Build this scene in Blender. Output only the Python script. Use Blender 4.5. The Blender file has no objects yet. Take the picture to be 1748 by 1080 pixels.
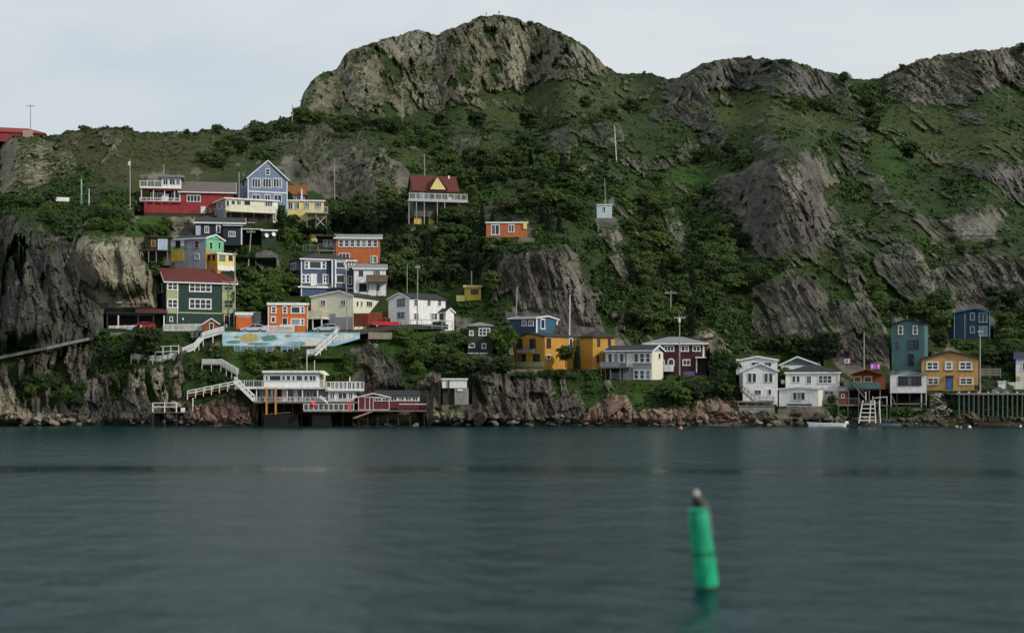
import bpy, math, random
import numpy as np
from mathutils import Vector, Matrix

random.seed(7)
rng = np.random.default_rng(11)
sc = bpy.context.scene
col = sc.collection

# ------------------------------------------------------------------ camera, sky, sun
F = 2700.0            # focal length in photo pixels (photo 1748 x 1080)
CX, HZ = 874.0, 667.0  # optical axis column, horizon row
CAMH = 6.0            # the eye is 6 m above the water

cam = bpy.data.cameras.new('camera')
cam.sensor_width = 36.0
cam.lens = 36.0 * F / 1748.0
cam.shift_y = (HZ - 540.0) / 1748.0
cam.clip_start = 0.5
cam.clip_end = 20000
cam.dof.use_dof = True
cam.dof.focus_distance = 330.0
cam.dof.aperture_fstop = 0.23
camo = bpy.data.objects.new('camera', cam)
camo.location = (0, 0, CAMH)
camo.rotation_euler = (math.radians(90), 0, 0)
col.objects.link(camo)
sc.camera = camo

SUN = Vector((0.74, -0.45, 0.50)).normalized()
w = bpy.data.worlds.new('World')
sc.world = w
w.use_nodes = True
nt = w.node_tree
nt.nodes.clear()
N = nt.nodes.new
out = N('ShaderNodeOutputWorld')
bg = N('ShaderNodeBackground')
sky = N('ShaderNodeTexSky')
sky.sky_type = 'NISHITA'
sky.sun_disc = False
sky.sun_elevation = math.asin(SUN.z)
sky.sun_rotation = math.atan2(SUN.x, SUN.y)
sky.air_density = 1.0
sky.dust_density = 2.0
tc = N('ShaderNodeTexCoord')
mp = N('ShaderNodeMapping')
mp.inputs['Scale'].default_value = (1.0, 1.0, 2.6)
nz = N('ShaderNodeTexNoise')
nz.inputs['Scale'].default_value = 4.5
nz.inputs['Detail'].default_value = 5
nz.inputs['Roughness'].default_value = 0.55
nz.inputs['Distortion'].default_value = 0.4
cr = N('ShaderNodeValToRGB')
cr.color_ramp.elements[0].position = 0.34
cr.color_ramp.elements[0].color = (5.9, 6.6, 7.2, 1)
cr.color_ramp.elements[1].position = 0.66
cr.color_ramp.elements[1].color = (7.3, 7.75, 8.0, 1)
mx = N('ShaderNodeMix')
mx.data_type = 'RGBA'
mx.inputs['Factor'].default_value = 0.93
nt.links.new(tc.outputs['Generated'], mp.inputs['Vector'])
nt.links.new(mp.outputs['Vector'], nz.inputs['Vector'])
nt.links.new(nz.outputs['Fac'], cr.inputs['Fac'])
nt.links.new(sky.outputs['Color'], mx.inputs['A'])
nt.links.new(cr.outputs['Color'], mx.inputs['B'])
nt.links.new(mx.outputs['Result'], bg.inputs['Color'])
bg.inputs['Strength'].default_value = 0.1
nt.links.new(bg.outputs['Background'], out.inputs['Surface'])

sl = bpy.data.lights.new('sun', 'SUN')
sl.energy = 2.6
sl.angle = math.radians(3.0)
sl.color = (1.0, 0.95, 0.86)
so = bpy.data.objects.new('sun', sl)
so.rotation_euler = SUN.to_track_quat('Z', 'Y').to_euler()
so.location = (60, -20, 200)
col.objects.link(so)

sc.view_settings.view_transform = 'Standard'
sc.view_settings.look = 'None'
sc.view_settings.gamma = 1.0
sc.view_settings.exposure = 0.0
sc.view_settings.use_curve_mapping = False
sc.render.engine = 'CYCLES'
sc.cycles.max_bounces = 6
sc.cycles.diffuse_bounces = 2
sc.cycles.glossy_bounces = 3
sc.cycles.use_denoising = True

# ------------------------------------------------------------------ materials
def lin(r, g, b):
    def c(v):
        v /= 255.0
        return v / 12.92 if v <= 0.04045 else ((v + 0.055) / 1.055) ** 2.4
    return (c(r), c(g), c(b), 1.0)

MATS = {}
def paint(name, rgb, rough=0.65, wear=0.25, boards=0.0, metallic=0.0, scale=1.3):
    """weathered paint: base colour with stains, streaks and (optional) clapboard relief"""
    if name in MATS:
        return MATS[name]
    m = bpy.data.materials.new(name)
    m.use_nodes = True
    t = m.node_tree
    b = t.nodes['Principled BSDF']
    b.inputs['Roughness'].default_value = rough
    b.inputs['Metallic'].default_value = metallic
    b.inputs['Specular IOR Level'].default_value = 0.3
    tcn = t.nodes.new('ShaderNodeTexCoord')
    mpn = t.nodes.new('ShaderNodeMapping')
    mpn.inputs['Scale'].default_value = (scale, scale, scale * 0.3)
    n1 = t.nodes.new('ShaderNodeTexNoise')
    n1.inputs['Scale'].default_value = 1.6
    n1.inputs['Detail'].default_value = 6
    n1.inputs['Roughness'].default_value = 0.65
    rp = t.nodes.new('ShaderNodeValToRGB')
    rp.color_ramp.elements[0].position = 0.3
    rp.color_ramp.elements[1].position = 0.62
    k = 1.0 - wear
    rp.color_ramp.elements[0].color = (rgb[0] * k, rgb[1] * k * 0.98, rgb[2] * k * 0.95, 1)
    rp.color_ramp.elements[1].color = (min(1, rgb[0] * 1.04), min(1, rgb[1] * 1.04), min(1, rgb[2] * 1.04), 1)
    t.links.new(tcn.outputs['Object'], mpn.inputs['Vector'])
    t.links.new(mpn.outputs['Vector'], n1.inputs['Vector'])
    t.links.new(n1.outputs['Fac'], rp.inputs['Fac'])
    t.links.new(rp.outputs['Color'], b.inputs['Base Color'])
    if boards:
        wv = t.nodes.new('ShaderNodeTexWave')
        wv.wave_type = 'BANDS'
        wv.bands_direction = 'Z'
        wv.wave_profile = 'SAW'
        wv.inputs['Scale'].default_value = 0.314 / boards
        bp = t.nodes.new('ShaderNodeBump')
        bp.inputs['Strength'].default_value = 0.5
        bp.inputs['Distance'].default_value = 0.03
        t.links.new(tcn.outputs['Object'], wv.inputs['Vector'])
        t.links.new(wv.outputs['Fac'], bp.inputs['Height'])
        t.links.new(bp.outputs['Normal'], b.inputs['Normal'])
    MATS[name] = m
    return m

def glass_mat():
    m = bpy.data.materials.new('window_glass')
    m.use_nodes = True
    t = m.node_tree
    b = t.nodes['Principled BSDF']
    oi = t.nodes.new('ShaderNodeObjectInfo')
    rp = t.nodes.new('ShaderNodeValToRGB')
    rp.color_ramp.elements[0].color = (0.006, 0.008, 0.010, 1)
    rp.color_ramp.elements[1].position = 0.85
    rp.color_ramp.elements[1].color = (0.035, 0.045, 0.06, 1)
    e = rp.color_ramp.elements.new(0.93)
    e.color = (0.16, 0.17, 0.17, 1)
    t.links.new(oi.outputs['Random'], rp.inputs['Fac'])
    t.links.new(rp.outputs['Color'], b.inputs['Base Color'])
    b.inputs['Roughness'].default_value = 0.08
    b.inputs['Specular IOR Level'].default_value = 0.5
    MATS['glass'] = m
    return m
GLASS = glass_mat()

# ------------------------------------------------------------------ noise in numpy
def _h(ix, iy, iz, seed):
    h = (ix.astype(np.int64) * 374761393 + iy.astype(np.int64) * 668265263 + iz.astype(np.int64) * 2147483647 + seed * 974634777) & 0xFFFFFFFF
    h = ((h ^ (h >> 13)) * 1274126177) & 0xFFFFFFFF
    h = ((h ^ (h >> 16)) * 2246822519) & 0xFFFFFFFF
    return (h ^ (h >> 15)) & 0xFFFFFFFF
def h01(ix, iy, iz, seed):
    return (_h(ix, iy, iz, seed) & 0xFFFFFF).astype(np.float32) / 16777215.0
def vnoise(p, seed=0):
    i = np.floor(p).astype(np.int64)
    f = (p - i).astype(np.float32)
    f = f * f * (3 - 2 * f)
    r = np.zeros(len(p), np.float32)
    for dx in (0, 1):
        wx = f[:, 0] if dx else 1 - f[:, 0]
        for dy in (0, 1):
            wy = f[:, 1] if dy else 1 - f[:, 1]
            for dz in (0, 1):
                wz = f[:, 2] if dz else 1 - f[:, 2]
                r += wx * wy * wz * h01(i[:, 0] + dx, i[:, 1] + dy, i[:, 2] + dz, seed)
    return r
def fbm(p, octv=4, seed=0, gain=0.5):
    a, s, r, q = 1.0, 0.0, 0.0, np.asarray(p, np.float64)
    for k in range(octv):
        r = r + a * vnoise(q * (2.03 ** k) + 17.3 * k, seed + k)
        s += a
        a *= gain
    return r / s
def worley(p, seed=0):
    """nearest cell among the 2x2x2 around: F1, F2, cell centre and three cell randoms"""
    b = np.floor(p - 0.5).astype(np.int64)
    n = len(p)
    f1 = np.full(n, 9.0, np.float32); f2 = np.full(n, 9.0, np.float32)
    cid = np.zeros((n, 3), np.int64); cc = np.zeros((n, 3), np.float32)
    for dx in (0, 1):
        for dy in (0, 1):
            for dz in (0, 1):
                ix, iy, iz = b[:, 0] + dx, b[:, 1] + dy, b[:, 2] + dz
                c = np.stack([ix + 0.5 + 0.8 * (h01(ix, iy, iz, seed) - 0.5),
                              iy + 0.5 + 0.8 * (h01(ix, iy, iz, seed + 1) - 0.5),
                              iz + 0.5 + 0.8 * (h01(ix, iy, iz, seed + 2) - 0.5)], 1)
                d = np.sqrt(((p - c) ** 2).sum(1)).astype(np.float32)
                nearer = d < f1
                f2 = np.where(nearer, f1, np.minimum(f2, d))
                f1 = np.where(nearer, d, f1)
                cid[nearer] = np.stack([ix, iy, iz], 1)[nearer]
                cc[nearer] = c[nearer]
    r = [h01(cid[:, 0], cid[:, 1], cid[:, 2], seed + 10 + k) for k in range(3)]
    return f1, f2, cc, r

# ------------------------------------------------------------------ the hillside
YS = 727.0   # row of the waterline on the far shore
SKYL = [(-1700, 330), (-900, 260), (-300, 215), (0, 228), (40, 232), (80, 233), (100, 229), (120, 223), (150, 219), (190, 216), (215, 219), (240, 225),
        (330, 225), (345, 222), (370, 219), (400, 221), (430, 218), (450, 210), (480, 206), (500, 198), (511, 187), (517, 160), (530, 141),
        (545, 128), (574, 118), (582, 105), (595, 88), (620, 78), (645, 72), (665, 64), (690, 60), (697, 54), (712, 51), (730, 54), (745, 61),
        (753, 58), (765, 52), (785, 45), (800, 36), (820, 28), (850, 25), (880, 30), (892, 37), (905, 38), (930, 43), (950, 53), (980, 65),
        (1000, 80), (1015, 95), (1030, 110), (1050, 122), (1070, 128), (1100, 126), (1120, 127), (1140, 135), (1156, 133), (1180, 120),
        (1200, 110), (1220, 103), (1240, 99), (1275, 97), (1310, 101), (1345, 104), (1370, 109), (1390, 117), (1420, 125), (1440, 127),
        (1452, 133), (1480, 134), (1508, 130), (1530, 118), (1560, 105), (1600, 95), (1650, 88), (1700, 84), (1722, 81), (1748, 80), (2050, 70),
        (2600, 160), (3500, 330)]
skx = np.array([a for a, b in SKYL], float); sky_y = np.array([b for a, b in SKYL], float)
PROF = {
    -300: [(727, 272), (600, 282), (500, 292), (370, 314), (300, 365), (215, 430)],
    0: [(727, 272), (610, 280), (500, 290), (400, 304), (370, 312), (340, 332), (300, 362), (228, 430)],
    200: [(727, 272), (600, 281), (560, 285), (540, 289), (400, 302), (380, 310), (340, 328), (280, 378), (217, 430)],
    330: [(727, 269), (640, 275), (610, 278), (567, 283), (560, 292), (500, 300), (460, 303), (400, 315), (375, 322), (355, 333), (330, 346), (225, 430)],
    470: [(727, 269), (640, 275), (600, 280), (567, 283), (560, 293), (500, 300), (450, 312), (380, 328), (340, 342), (240, 420), (207, 465)],
    600: [(727, 269), (620, 279), (567, 285), (558, 295), (500, 303), (450, 314), (400, 329), (340, 350), (250, 410), (200, 470), (150, 520), (86, 560)],
    750: [(727, 270), (640, 277), (567, 287), (556, 296), (500, 308), (400, 338), (350, 356), (250, 430), (200, 490), (120, 540), (59, 580)],
    900: [(727, 270), (630, 279), (560, 294), (430, 312), (400, 328), (350, 354), (250, 440), (200, 500), (100, 560), (38, 590)],
    1050: [(727, 270), (680, 275), (650, 280), (600, 291), (500, 312), (400, 340), (300, 390), (220, 450), (180, 500), (122, 560)],
    1200: [(727, 270), (690, 275), (640, 283), (580, 295), (480, 318), (380, 350), (300, 385), (220, 440), (150, 490), (110, 520)],
    1350: [(727, 270), (695, 274), (650, 282), (600, 291), (480, 310), (430, 325), (300, 360), (250, 390), (180, 450), (105, 510)],
    1500: [(727, 270), (690, 275), (640, 283), (570, 295), (450, 325), (380, 355), (280, 400), (200, 460), (131, 520)],
    1700: [(727, 270), (690, 275), (640, 284), (570, 296), (450, 320), (400, 345), (300, 395), (200, 460), (84, 530)],
    2050: [(727, 270), (690, 275), (640, 284), (570, 296), (450, 320), (400, 345), (300, 395), (200, 460), (70, 530)],
}
# bare rock seen on the slope: outline in photo rows and columns, strength, albedo tint
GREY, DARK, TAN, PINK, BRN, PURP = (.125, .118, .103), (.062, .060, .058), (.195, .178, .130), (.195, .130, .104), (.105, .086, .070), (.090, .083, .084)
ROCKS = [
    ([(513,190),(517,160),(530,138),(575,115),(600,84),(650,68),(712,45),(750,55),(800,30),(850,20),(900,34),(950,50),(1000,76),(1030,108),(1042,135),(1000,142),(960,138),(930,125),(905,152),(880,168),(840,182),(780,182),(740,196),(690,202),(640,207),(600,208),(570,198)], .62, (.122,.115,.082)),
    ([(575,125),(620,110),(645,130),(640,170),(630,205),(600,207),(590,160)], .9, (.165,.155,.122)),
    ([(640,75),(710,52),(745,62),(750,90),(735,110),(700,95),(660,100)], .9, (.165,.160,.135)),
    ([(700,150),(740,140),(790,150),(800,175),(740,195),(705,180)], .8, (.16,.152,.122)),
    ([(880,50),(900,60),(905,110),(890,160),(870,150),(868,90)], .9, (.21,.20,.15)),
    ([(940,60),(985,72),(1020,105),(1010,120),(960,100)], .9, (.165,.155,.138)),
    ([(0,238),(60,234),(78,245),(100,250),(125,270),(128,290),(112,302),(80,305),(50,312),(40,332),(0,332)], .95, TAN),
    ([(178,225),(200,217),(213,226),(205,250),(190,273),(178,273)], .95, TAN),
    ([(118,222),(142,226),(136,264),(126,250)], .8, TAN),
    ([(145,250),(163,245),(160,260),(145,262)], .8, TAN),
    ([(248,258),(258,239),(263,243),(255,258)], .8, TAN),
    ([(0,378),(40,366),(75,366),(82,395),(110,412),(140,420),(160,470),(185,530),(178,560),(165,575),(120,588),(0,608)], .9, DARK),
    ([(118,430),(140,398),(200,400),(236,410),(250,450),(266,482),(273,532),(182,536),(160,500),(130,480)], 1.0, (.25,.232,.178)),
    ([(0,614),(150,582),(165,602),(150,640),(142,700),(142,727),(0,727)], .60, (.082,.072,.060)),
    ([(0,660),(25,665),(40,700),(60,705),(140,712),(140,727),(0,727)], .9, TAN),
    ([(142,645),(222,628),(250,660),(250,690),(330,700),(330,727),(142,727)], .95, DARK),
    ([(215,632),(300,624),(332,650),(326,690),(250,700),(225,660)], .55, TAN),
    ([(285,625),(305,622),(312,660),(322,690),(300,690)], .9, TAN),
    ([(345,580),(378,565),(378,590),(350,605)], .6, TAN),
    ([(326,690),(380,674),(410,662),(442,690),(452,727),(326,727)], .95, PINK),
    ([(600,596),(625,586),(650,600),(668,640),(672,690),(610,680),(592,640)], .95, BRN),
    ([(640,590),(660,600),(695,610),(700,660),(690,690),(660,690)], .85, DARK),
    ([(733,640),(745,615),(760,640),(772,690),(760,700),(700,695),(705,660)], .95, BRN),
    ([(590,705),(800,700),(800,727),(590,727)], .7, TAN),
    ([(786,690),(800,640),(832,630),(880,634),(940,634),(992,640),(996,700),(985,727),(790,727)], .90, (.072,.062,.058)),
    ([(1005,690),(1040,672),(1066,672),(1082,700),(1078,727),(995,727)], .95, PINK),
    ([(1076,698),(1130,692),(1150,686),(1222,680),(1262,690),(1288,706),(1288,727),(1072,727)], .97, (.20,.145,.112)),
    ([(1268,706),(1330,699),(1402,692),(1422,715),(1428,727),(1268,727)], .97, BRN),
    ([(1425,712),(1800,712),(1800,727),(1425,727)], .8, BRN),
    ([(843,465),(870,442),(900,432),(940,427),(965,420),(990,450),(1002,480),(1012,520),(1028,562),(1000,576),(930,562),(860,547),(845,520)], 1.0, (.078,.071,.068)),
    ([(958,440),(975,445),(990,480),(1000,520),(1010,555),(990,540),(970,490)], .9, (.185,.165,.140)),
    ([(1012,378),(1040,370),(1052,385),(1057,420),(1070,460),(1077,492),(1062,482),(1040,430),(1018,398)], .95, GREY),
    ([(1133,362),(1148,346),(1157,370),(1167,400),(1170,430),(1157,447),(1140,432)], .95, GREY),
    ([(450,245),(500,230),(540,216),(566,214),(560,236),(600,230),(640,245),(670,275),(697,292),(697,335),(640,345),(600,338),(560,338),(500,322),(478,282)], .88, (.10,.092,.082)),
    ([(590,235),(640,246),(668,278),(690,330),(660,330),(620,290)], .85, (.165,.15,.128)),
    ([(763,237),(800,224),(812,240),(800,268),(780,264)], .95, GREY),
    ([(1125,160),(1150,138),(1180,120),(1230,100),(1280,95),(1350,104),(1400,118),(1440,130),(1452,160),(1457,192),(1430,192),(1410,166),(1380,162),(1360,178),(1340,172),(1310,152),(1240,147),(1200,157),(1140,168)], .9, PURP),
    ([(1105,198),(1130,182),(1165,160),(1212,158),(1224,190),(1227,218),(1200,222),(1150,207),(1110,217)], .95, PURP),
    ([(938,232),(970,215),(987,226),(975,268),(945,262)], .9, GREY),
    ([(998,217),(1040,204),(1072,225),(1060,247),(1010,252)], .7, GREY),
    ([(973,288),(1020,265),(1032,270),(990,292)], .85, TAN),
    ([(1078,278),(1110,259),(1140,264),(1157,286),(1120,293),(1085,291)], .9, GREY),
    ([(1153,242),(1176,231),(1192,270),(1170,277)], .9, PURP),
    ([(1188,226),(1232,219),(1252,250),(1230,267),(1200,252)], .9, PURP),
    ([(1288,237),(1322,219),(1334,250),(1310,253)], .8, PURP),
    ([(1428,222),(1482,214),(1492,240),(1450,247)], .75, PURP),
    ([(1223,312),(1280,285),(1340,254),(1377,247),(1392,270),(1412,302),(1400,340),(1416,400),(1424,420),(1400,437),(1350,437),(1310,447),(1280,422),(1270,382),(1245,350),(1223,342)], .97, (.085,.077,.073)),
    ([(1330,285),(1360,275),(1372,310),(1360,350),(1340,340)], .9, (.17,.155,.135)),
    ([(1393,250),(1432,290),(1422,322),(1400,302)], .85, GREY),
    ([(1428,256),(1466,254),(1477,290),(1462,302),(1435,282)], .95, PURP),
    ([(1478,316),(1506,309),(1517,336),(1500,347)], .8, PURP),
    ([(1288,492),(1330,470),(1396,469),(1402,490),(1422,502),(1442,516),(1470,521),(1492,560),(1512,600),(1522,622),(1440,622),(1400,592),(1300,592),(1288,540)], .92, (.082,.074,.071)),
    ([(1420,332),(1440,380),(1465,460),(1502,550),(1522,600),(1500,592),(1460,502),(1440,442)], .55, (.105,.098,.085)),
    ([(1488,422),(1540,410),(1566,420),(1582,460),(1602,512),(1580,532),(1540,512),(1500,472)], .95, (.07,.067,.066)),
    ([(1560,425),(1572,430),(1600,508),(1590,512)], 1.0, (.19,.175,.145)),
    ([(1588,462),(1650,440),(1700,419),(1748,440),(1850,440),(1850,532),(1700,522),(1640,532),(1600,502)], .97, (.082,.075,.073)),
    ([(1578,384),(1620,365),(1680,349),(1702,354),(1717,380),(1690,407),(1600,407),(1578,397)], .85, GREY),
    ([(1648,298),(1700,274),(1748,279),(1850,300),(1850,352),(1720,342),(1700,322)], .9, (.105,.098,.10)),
    ([(1507,130),(1560,103),(1650,86),(1748,78),(1900,73),(1900,142),(1748,160),(1722,132),(1690,152),(1650,182),(1560,177),(1520,167)], .88, (.135,.125,.108)),
    ([(1638,192),(1692,189),(1682,212),(1650,207)], .8, (.16,.15,.145)),
    ([(1188,572),(1205,555),(1226,565),(1242,592),(1210,602)], .9, TAN),
    ([(1228,590),(1245,600),(1262,640),(1240,620)], .6, TAN),
    ([(1036,585),(1050,570),(1062,590),(1055,605)], .8, TAN),
    ([(425,428),(500,430),(505,460),(470,470),(430,455)], .8, (.10,.095,.10)),
    ([(285,368),(335,372),(332,392),(300,388)], .7, (.20,.16,.135)),
    ([(690,335),(700,300),(706,330),(700,360)], .8, GREY),
]
# ground tones where no rock shows: outline, albedo
GREENS = [
    ([(100,225),(430,222),(440,260),(330,330),(240,330),(170,300),(120,270)], (.075,.066,.034)),
    ([(780,175),(900,165),(1000,140),(1130,140),(1130,185),(1000,200),(900,215),(780,200)], (.072,.072,.032)),
    ([(1130,165),(1340,155),(1360,190),(1430,200),(1430,225),(1240,215)], (.068,.075,.026)),
    ([(1490,180),(1640,190),(1748,230),(1748,270),(1560,280),(1500,240)], (.066,.066,.028)),
    ([(1150,290),(1240,270),(1250,310),(1120,345),(1060,330)], (.042,.080,.016)),
    ([(1060,330),(1110,330),(1140,350),(1100,360)], (.05,.085,.018)),
    ([(160,370),(270,370),(280,400),(235,405),(140,395)], (.065,.095,.020)),
    ([(655,600),(660,565),(700,553),(745,575),(745,640),(720,665),(700,610)], (.05,.082,.018)),
    ([(1030,650),(1140,650),(1120,690),(1060,670),(1020,665)], (.055,.075,.022)),
    ([(385,590),(600,590),(600,640),(400,640)], (.05,.078,.022)),
    ([(1400,490),(1480,510),(1470,530),(1400,500)], (.055,.08,.02)),
    ([(1500,180),(1560,230),(1540,330),(1490,280)], (.045,.075,.02)),
    ([(670,240),(760,260),(740,290),(680,280)], (.062,.066,.026)),
    ([(800,240),(860,230),(850,270),(810,270)], (.075,.075,.035)),
    ([(1360,410),(1440,430),(1400,460),(1350,460)], (.055,.065,.022)),
    ([(1560,395),(1640,405),(1680,420),(1620,440)], (.07,.066,.028)),
]
MX0, MX1, MY0, MY1 = -40, 1860, 0, 740
def raster(polys):
    pass
def poly_mask(poly):
    xs = [p[0] for p in poly]; ys = [p[1] for p in poly]
    x0, x1 = max(MX0, int(min(xs)) - 1), min(MX1 - 1, int(max(xs)) + 1)
    y0, y1 = max(MY0, int(min(ys)) - 1), min(MY1 - 1, int(max(ys)) + 1)
    gx, gy = np.meshgrid(np.arange(x0, x1 + 1) + .5, np.arange(y0, y1 + 1) + .5)
    ins = np.zeros(gx.shape, bool)
    n = len(poly)
    for i in range(n):
        ax, ay = poly[i]; bx, by = poly[(i + 1) % n]
        if ay == by:
            continue
        c = ((gy < ay) != (gy < by)) & (gx < (bx - ax) * (gy - ay) / (by - ay) + ax)
        ins ^= c
    return (slice(y0 - MY0, y1 + 1 - MY0), slice(x0 - MX0, x1 + 1 - MX0)), ins
def blur(a, r):
    for ax in (0, 1):
        for _ in range(2):
            c = np.cumsum(np.pad(a, [(r + 1, r) if i == ax else (0, 0) for i in range(a.ndim)], mode='edge'), axis=ax)
            n = a.shape[ax]
            hi = np.take(c, np.arange(2 * r + 1, 2 * r + 1 + n), axis=ax); lo = np.take(c, np.arange(0, n), axis=ax)
            a = (hi - lo) / (2 * r + 1)
    return a
H_, W_ = MY1 - MY0, MX1 - MX0
rock_img = np.zeros((H_, W_)); rcol = np.zeros((H_, W_, 3)) + np.array(GREY)
for poly, st, tint in ROCKS:
    sl_, ins = poly_mask(poly)
    v = rock_img[sl_]; v[ins] = np.maximum(v[ins], st)
    c = rcol[sl_]; c[ins] = tint
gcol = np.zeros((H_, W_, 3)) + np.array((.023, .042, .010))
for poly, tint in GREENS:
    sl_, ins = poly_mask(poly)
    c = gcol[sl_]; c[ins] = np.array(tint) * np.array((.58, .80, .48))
rock_img = blur(rock_img, 3)
rock_wide = blur(rock_img, 14)
relief = np.ones((H_, W_))
for poly, v_ in (([(118,430),(140,398),(200,400),(236,410),(250,450),(266,482),(273,532),(182,536),(160,500),(130,480)], .6), ([(513,190),(517,160),(600,84),(712,45),(850,20),(950,50),(1030,108),(1042,135),(930,130),(780,185),(600,210)], .8)):
    s_r, ins = poly_mask(poly); relief[s_r][ins] = v_
relief = blur(relief, 6)
bulge = np.zeros((H_, W_))
for poly, v_ in (([(118,430),(140,398),(200,400),(236,410),(250,450),(266,482),(273,532),(182,536),(160,500),(130,480)], 0.0), ([(135,432),(150,404),(200,406),(232,414),(246,450),(254,482),(250,498),(190,500),(160,480)], 6.0), ([(0,238),(60,234),(100,250),(125,270),(128,290),(80,305),(40,332),(0,332)], 8.0), ([(0,400),(60,390),(100,430),(120,520),(90,570),(0,590)], 7.0)):
    s_r, ins = poly_mask(poly); bulge[s_r][ins] = v_
bulge = blur(bulge, 11)
rcol = blur(rcol, 4); gcol = blur(gcol, 9)
def reflect(x):
    x = np.where(x < -30, -60 - x, x)
    x = np.where(x > 1790, 3580 - x, x)
    return np.clip(x, MX0 + 1, MX1 - 2)
def sample(img, x, y):
    xi = np.clip(reflect(x) - MX0 - .5, 0, W_ - 2); yi = np.clip(y - MY0 - .5, 0, H_ - 2)
    x0 = xi.astype(int); y0 = yi.astype(int); fx = xi - x0; fy = yi - y0
    if img.ndim == 3:
        fx = fx[..., None]; fy = fy[..., None]
    return (img[y0, x0] * (1 - fx) + img[y0, x0 + 1] * fx) * (1 - fy) + (img[y0 + 1, x0] * (1 - fx) + img[y0 + 1, x0 + 1] * fx) * fy

colsx = np.concatenate([np.arange(-1640, -260, 46), np.arange(-260, -20, 5), np.arange(-20, 1768, 2.0), np.arange(1768, 2010, 5), np.arange(2010, 3420, 46)]).astype(float)
NR = 560
tt = np.linspace(0, 1, NR)
NC = len(colsx)
ysk = np.interp(colsx, skx, sky_y)
bump1 = vnoise(np.stack([colsx * .09, colsx * 0, colsx * 0], 1), 5) - .5
bump2 = vnoise(np.stack([colsx * .3, colsx * 0, colsx * 0], 1), 6) - .5
ynoise = bump1 * 4 + bump2 * 2.4
kq = np.exp(-0.5 * (np.arange(-60, 61) / 24.0) ** 2); kq /= kq.sum()
ysmooth = np.convolve(np.pad(ysk, 60, mode='edge'), kq, mode='valid')
pk = sorted(PROF)
tabs = []
for x in pk:
    ys_ = np.interp(x, skx, sky_y)
    pr = PROF[x]
    t_ = np.array([(YS - y) / (YS - ys_) for y, d in pr]); d_ = np.array([d for y, d in pr], float)
    tabs.append(np.interp(tt, t_, d_))
tabs = np.array(tabs)                                   # (profiles, NR)
DS = np.stack([np.interp(colsx, pk, tabs[:, r]) for r in range(NR)], 0)      # (NR, NC) smooth depth
k = np.ones(25) / 25
YPX = YS + tt[:, None] * (ysmooth[None, :] - YS) + (ysk - ysmooth)[None, :] * tt[:, None] ** 9 + ynoise[None, :] * tt[:, None] ** 60   # photo row of each vertex
XPX = np.repeat(colsx[None, :], NR, 0)
# cliffs are steeper and ledges flatter: redistribute each column's depth gain
rw = sample(rock_wide, XPX, YPX)
rate = np.diff(DS, axis=0, prepend=DS[:1])
wt = 1.0 - 0.72 * np.clip(rw, 0, 1)
cum = np.cumsum(rate * wt, 0)
tot = (DS[-1] - DS[0]) / np.maximum(cum[-1], 1e-3)
kk = np.exp(-0.5 * (np.arange(-60, 61) / 24.0) ** 2); kk /= kk.sum()
tot = np.convolve(np.pad(tot, 60, mode='edge'), kk, mode='valid')
D2 = DS[:1] + cum * tot[None, :]
# below row 520 (the village) keep nearer the plain profile so that lots stay where they are
mixf = np.clip((YPX - 430) / 120, 0, 1)
DS = D2 * (1 - 0.6 * mixf) + DS * 0.6 * mixf
kk = np.exp(-0.5 * (np.arange(-30, 31) / 9.0) ** 2); kk /= kk.sum()
DS = np.apply_along_axis(lambda r: np.convolve(np.pad(r, 30, mode='edge'), kk, mode='valid'), 1, DS)
DS = np.maximum.accumulate(DS, axis=0)

def depth_s(x, y):
    """smooth ground depth under a photo pixel"""
    c = int(np.clip(np.searchsorted(colsx, x), 0, NC - 1))
    return float(np.interp(YS - y, YS - YPX[:, c], DS[:, c]))
def world(x, y, d):
    return Vector(((x - CX) * d / F, d, CAMH + (HZ - y) * d / F))

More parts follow.
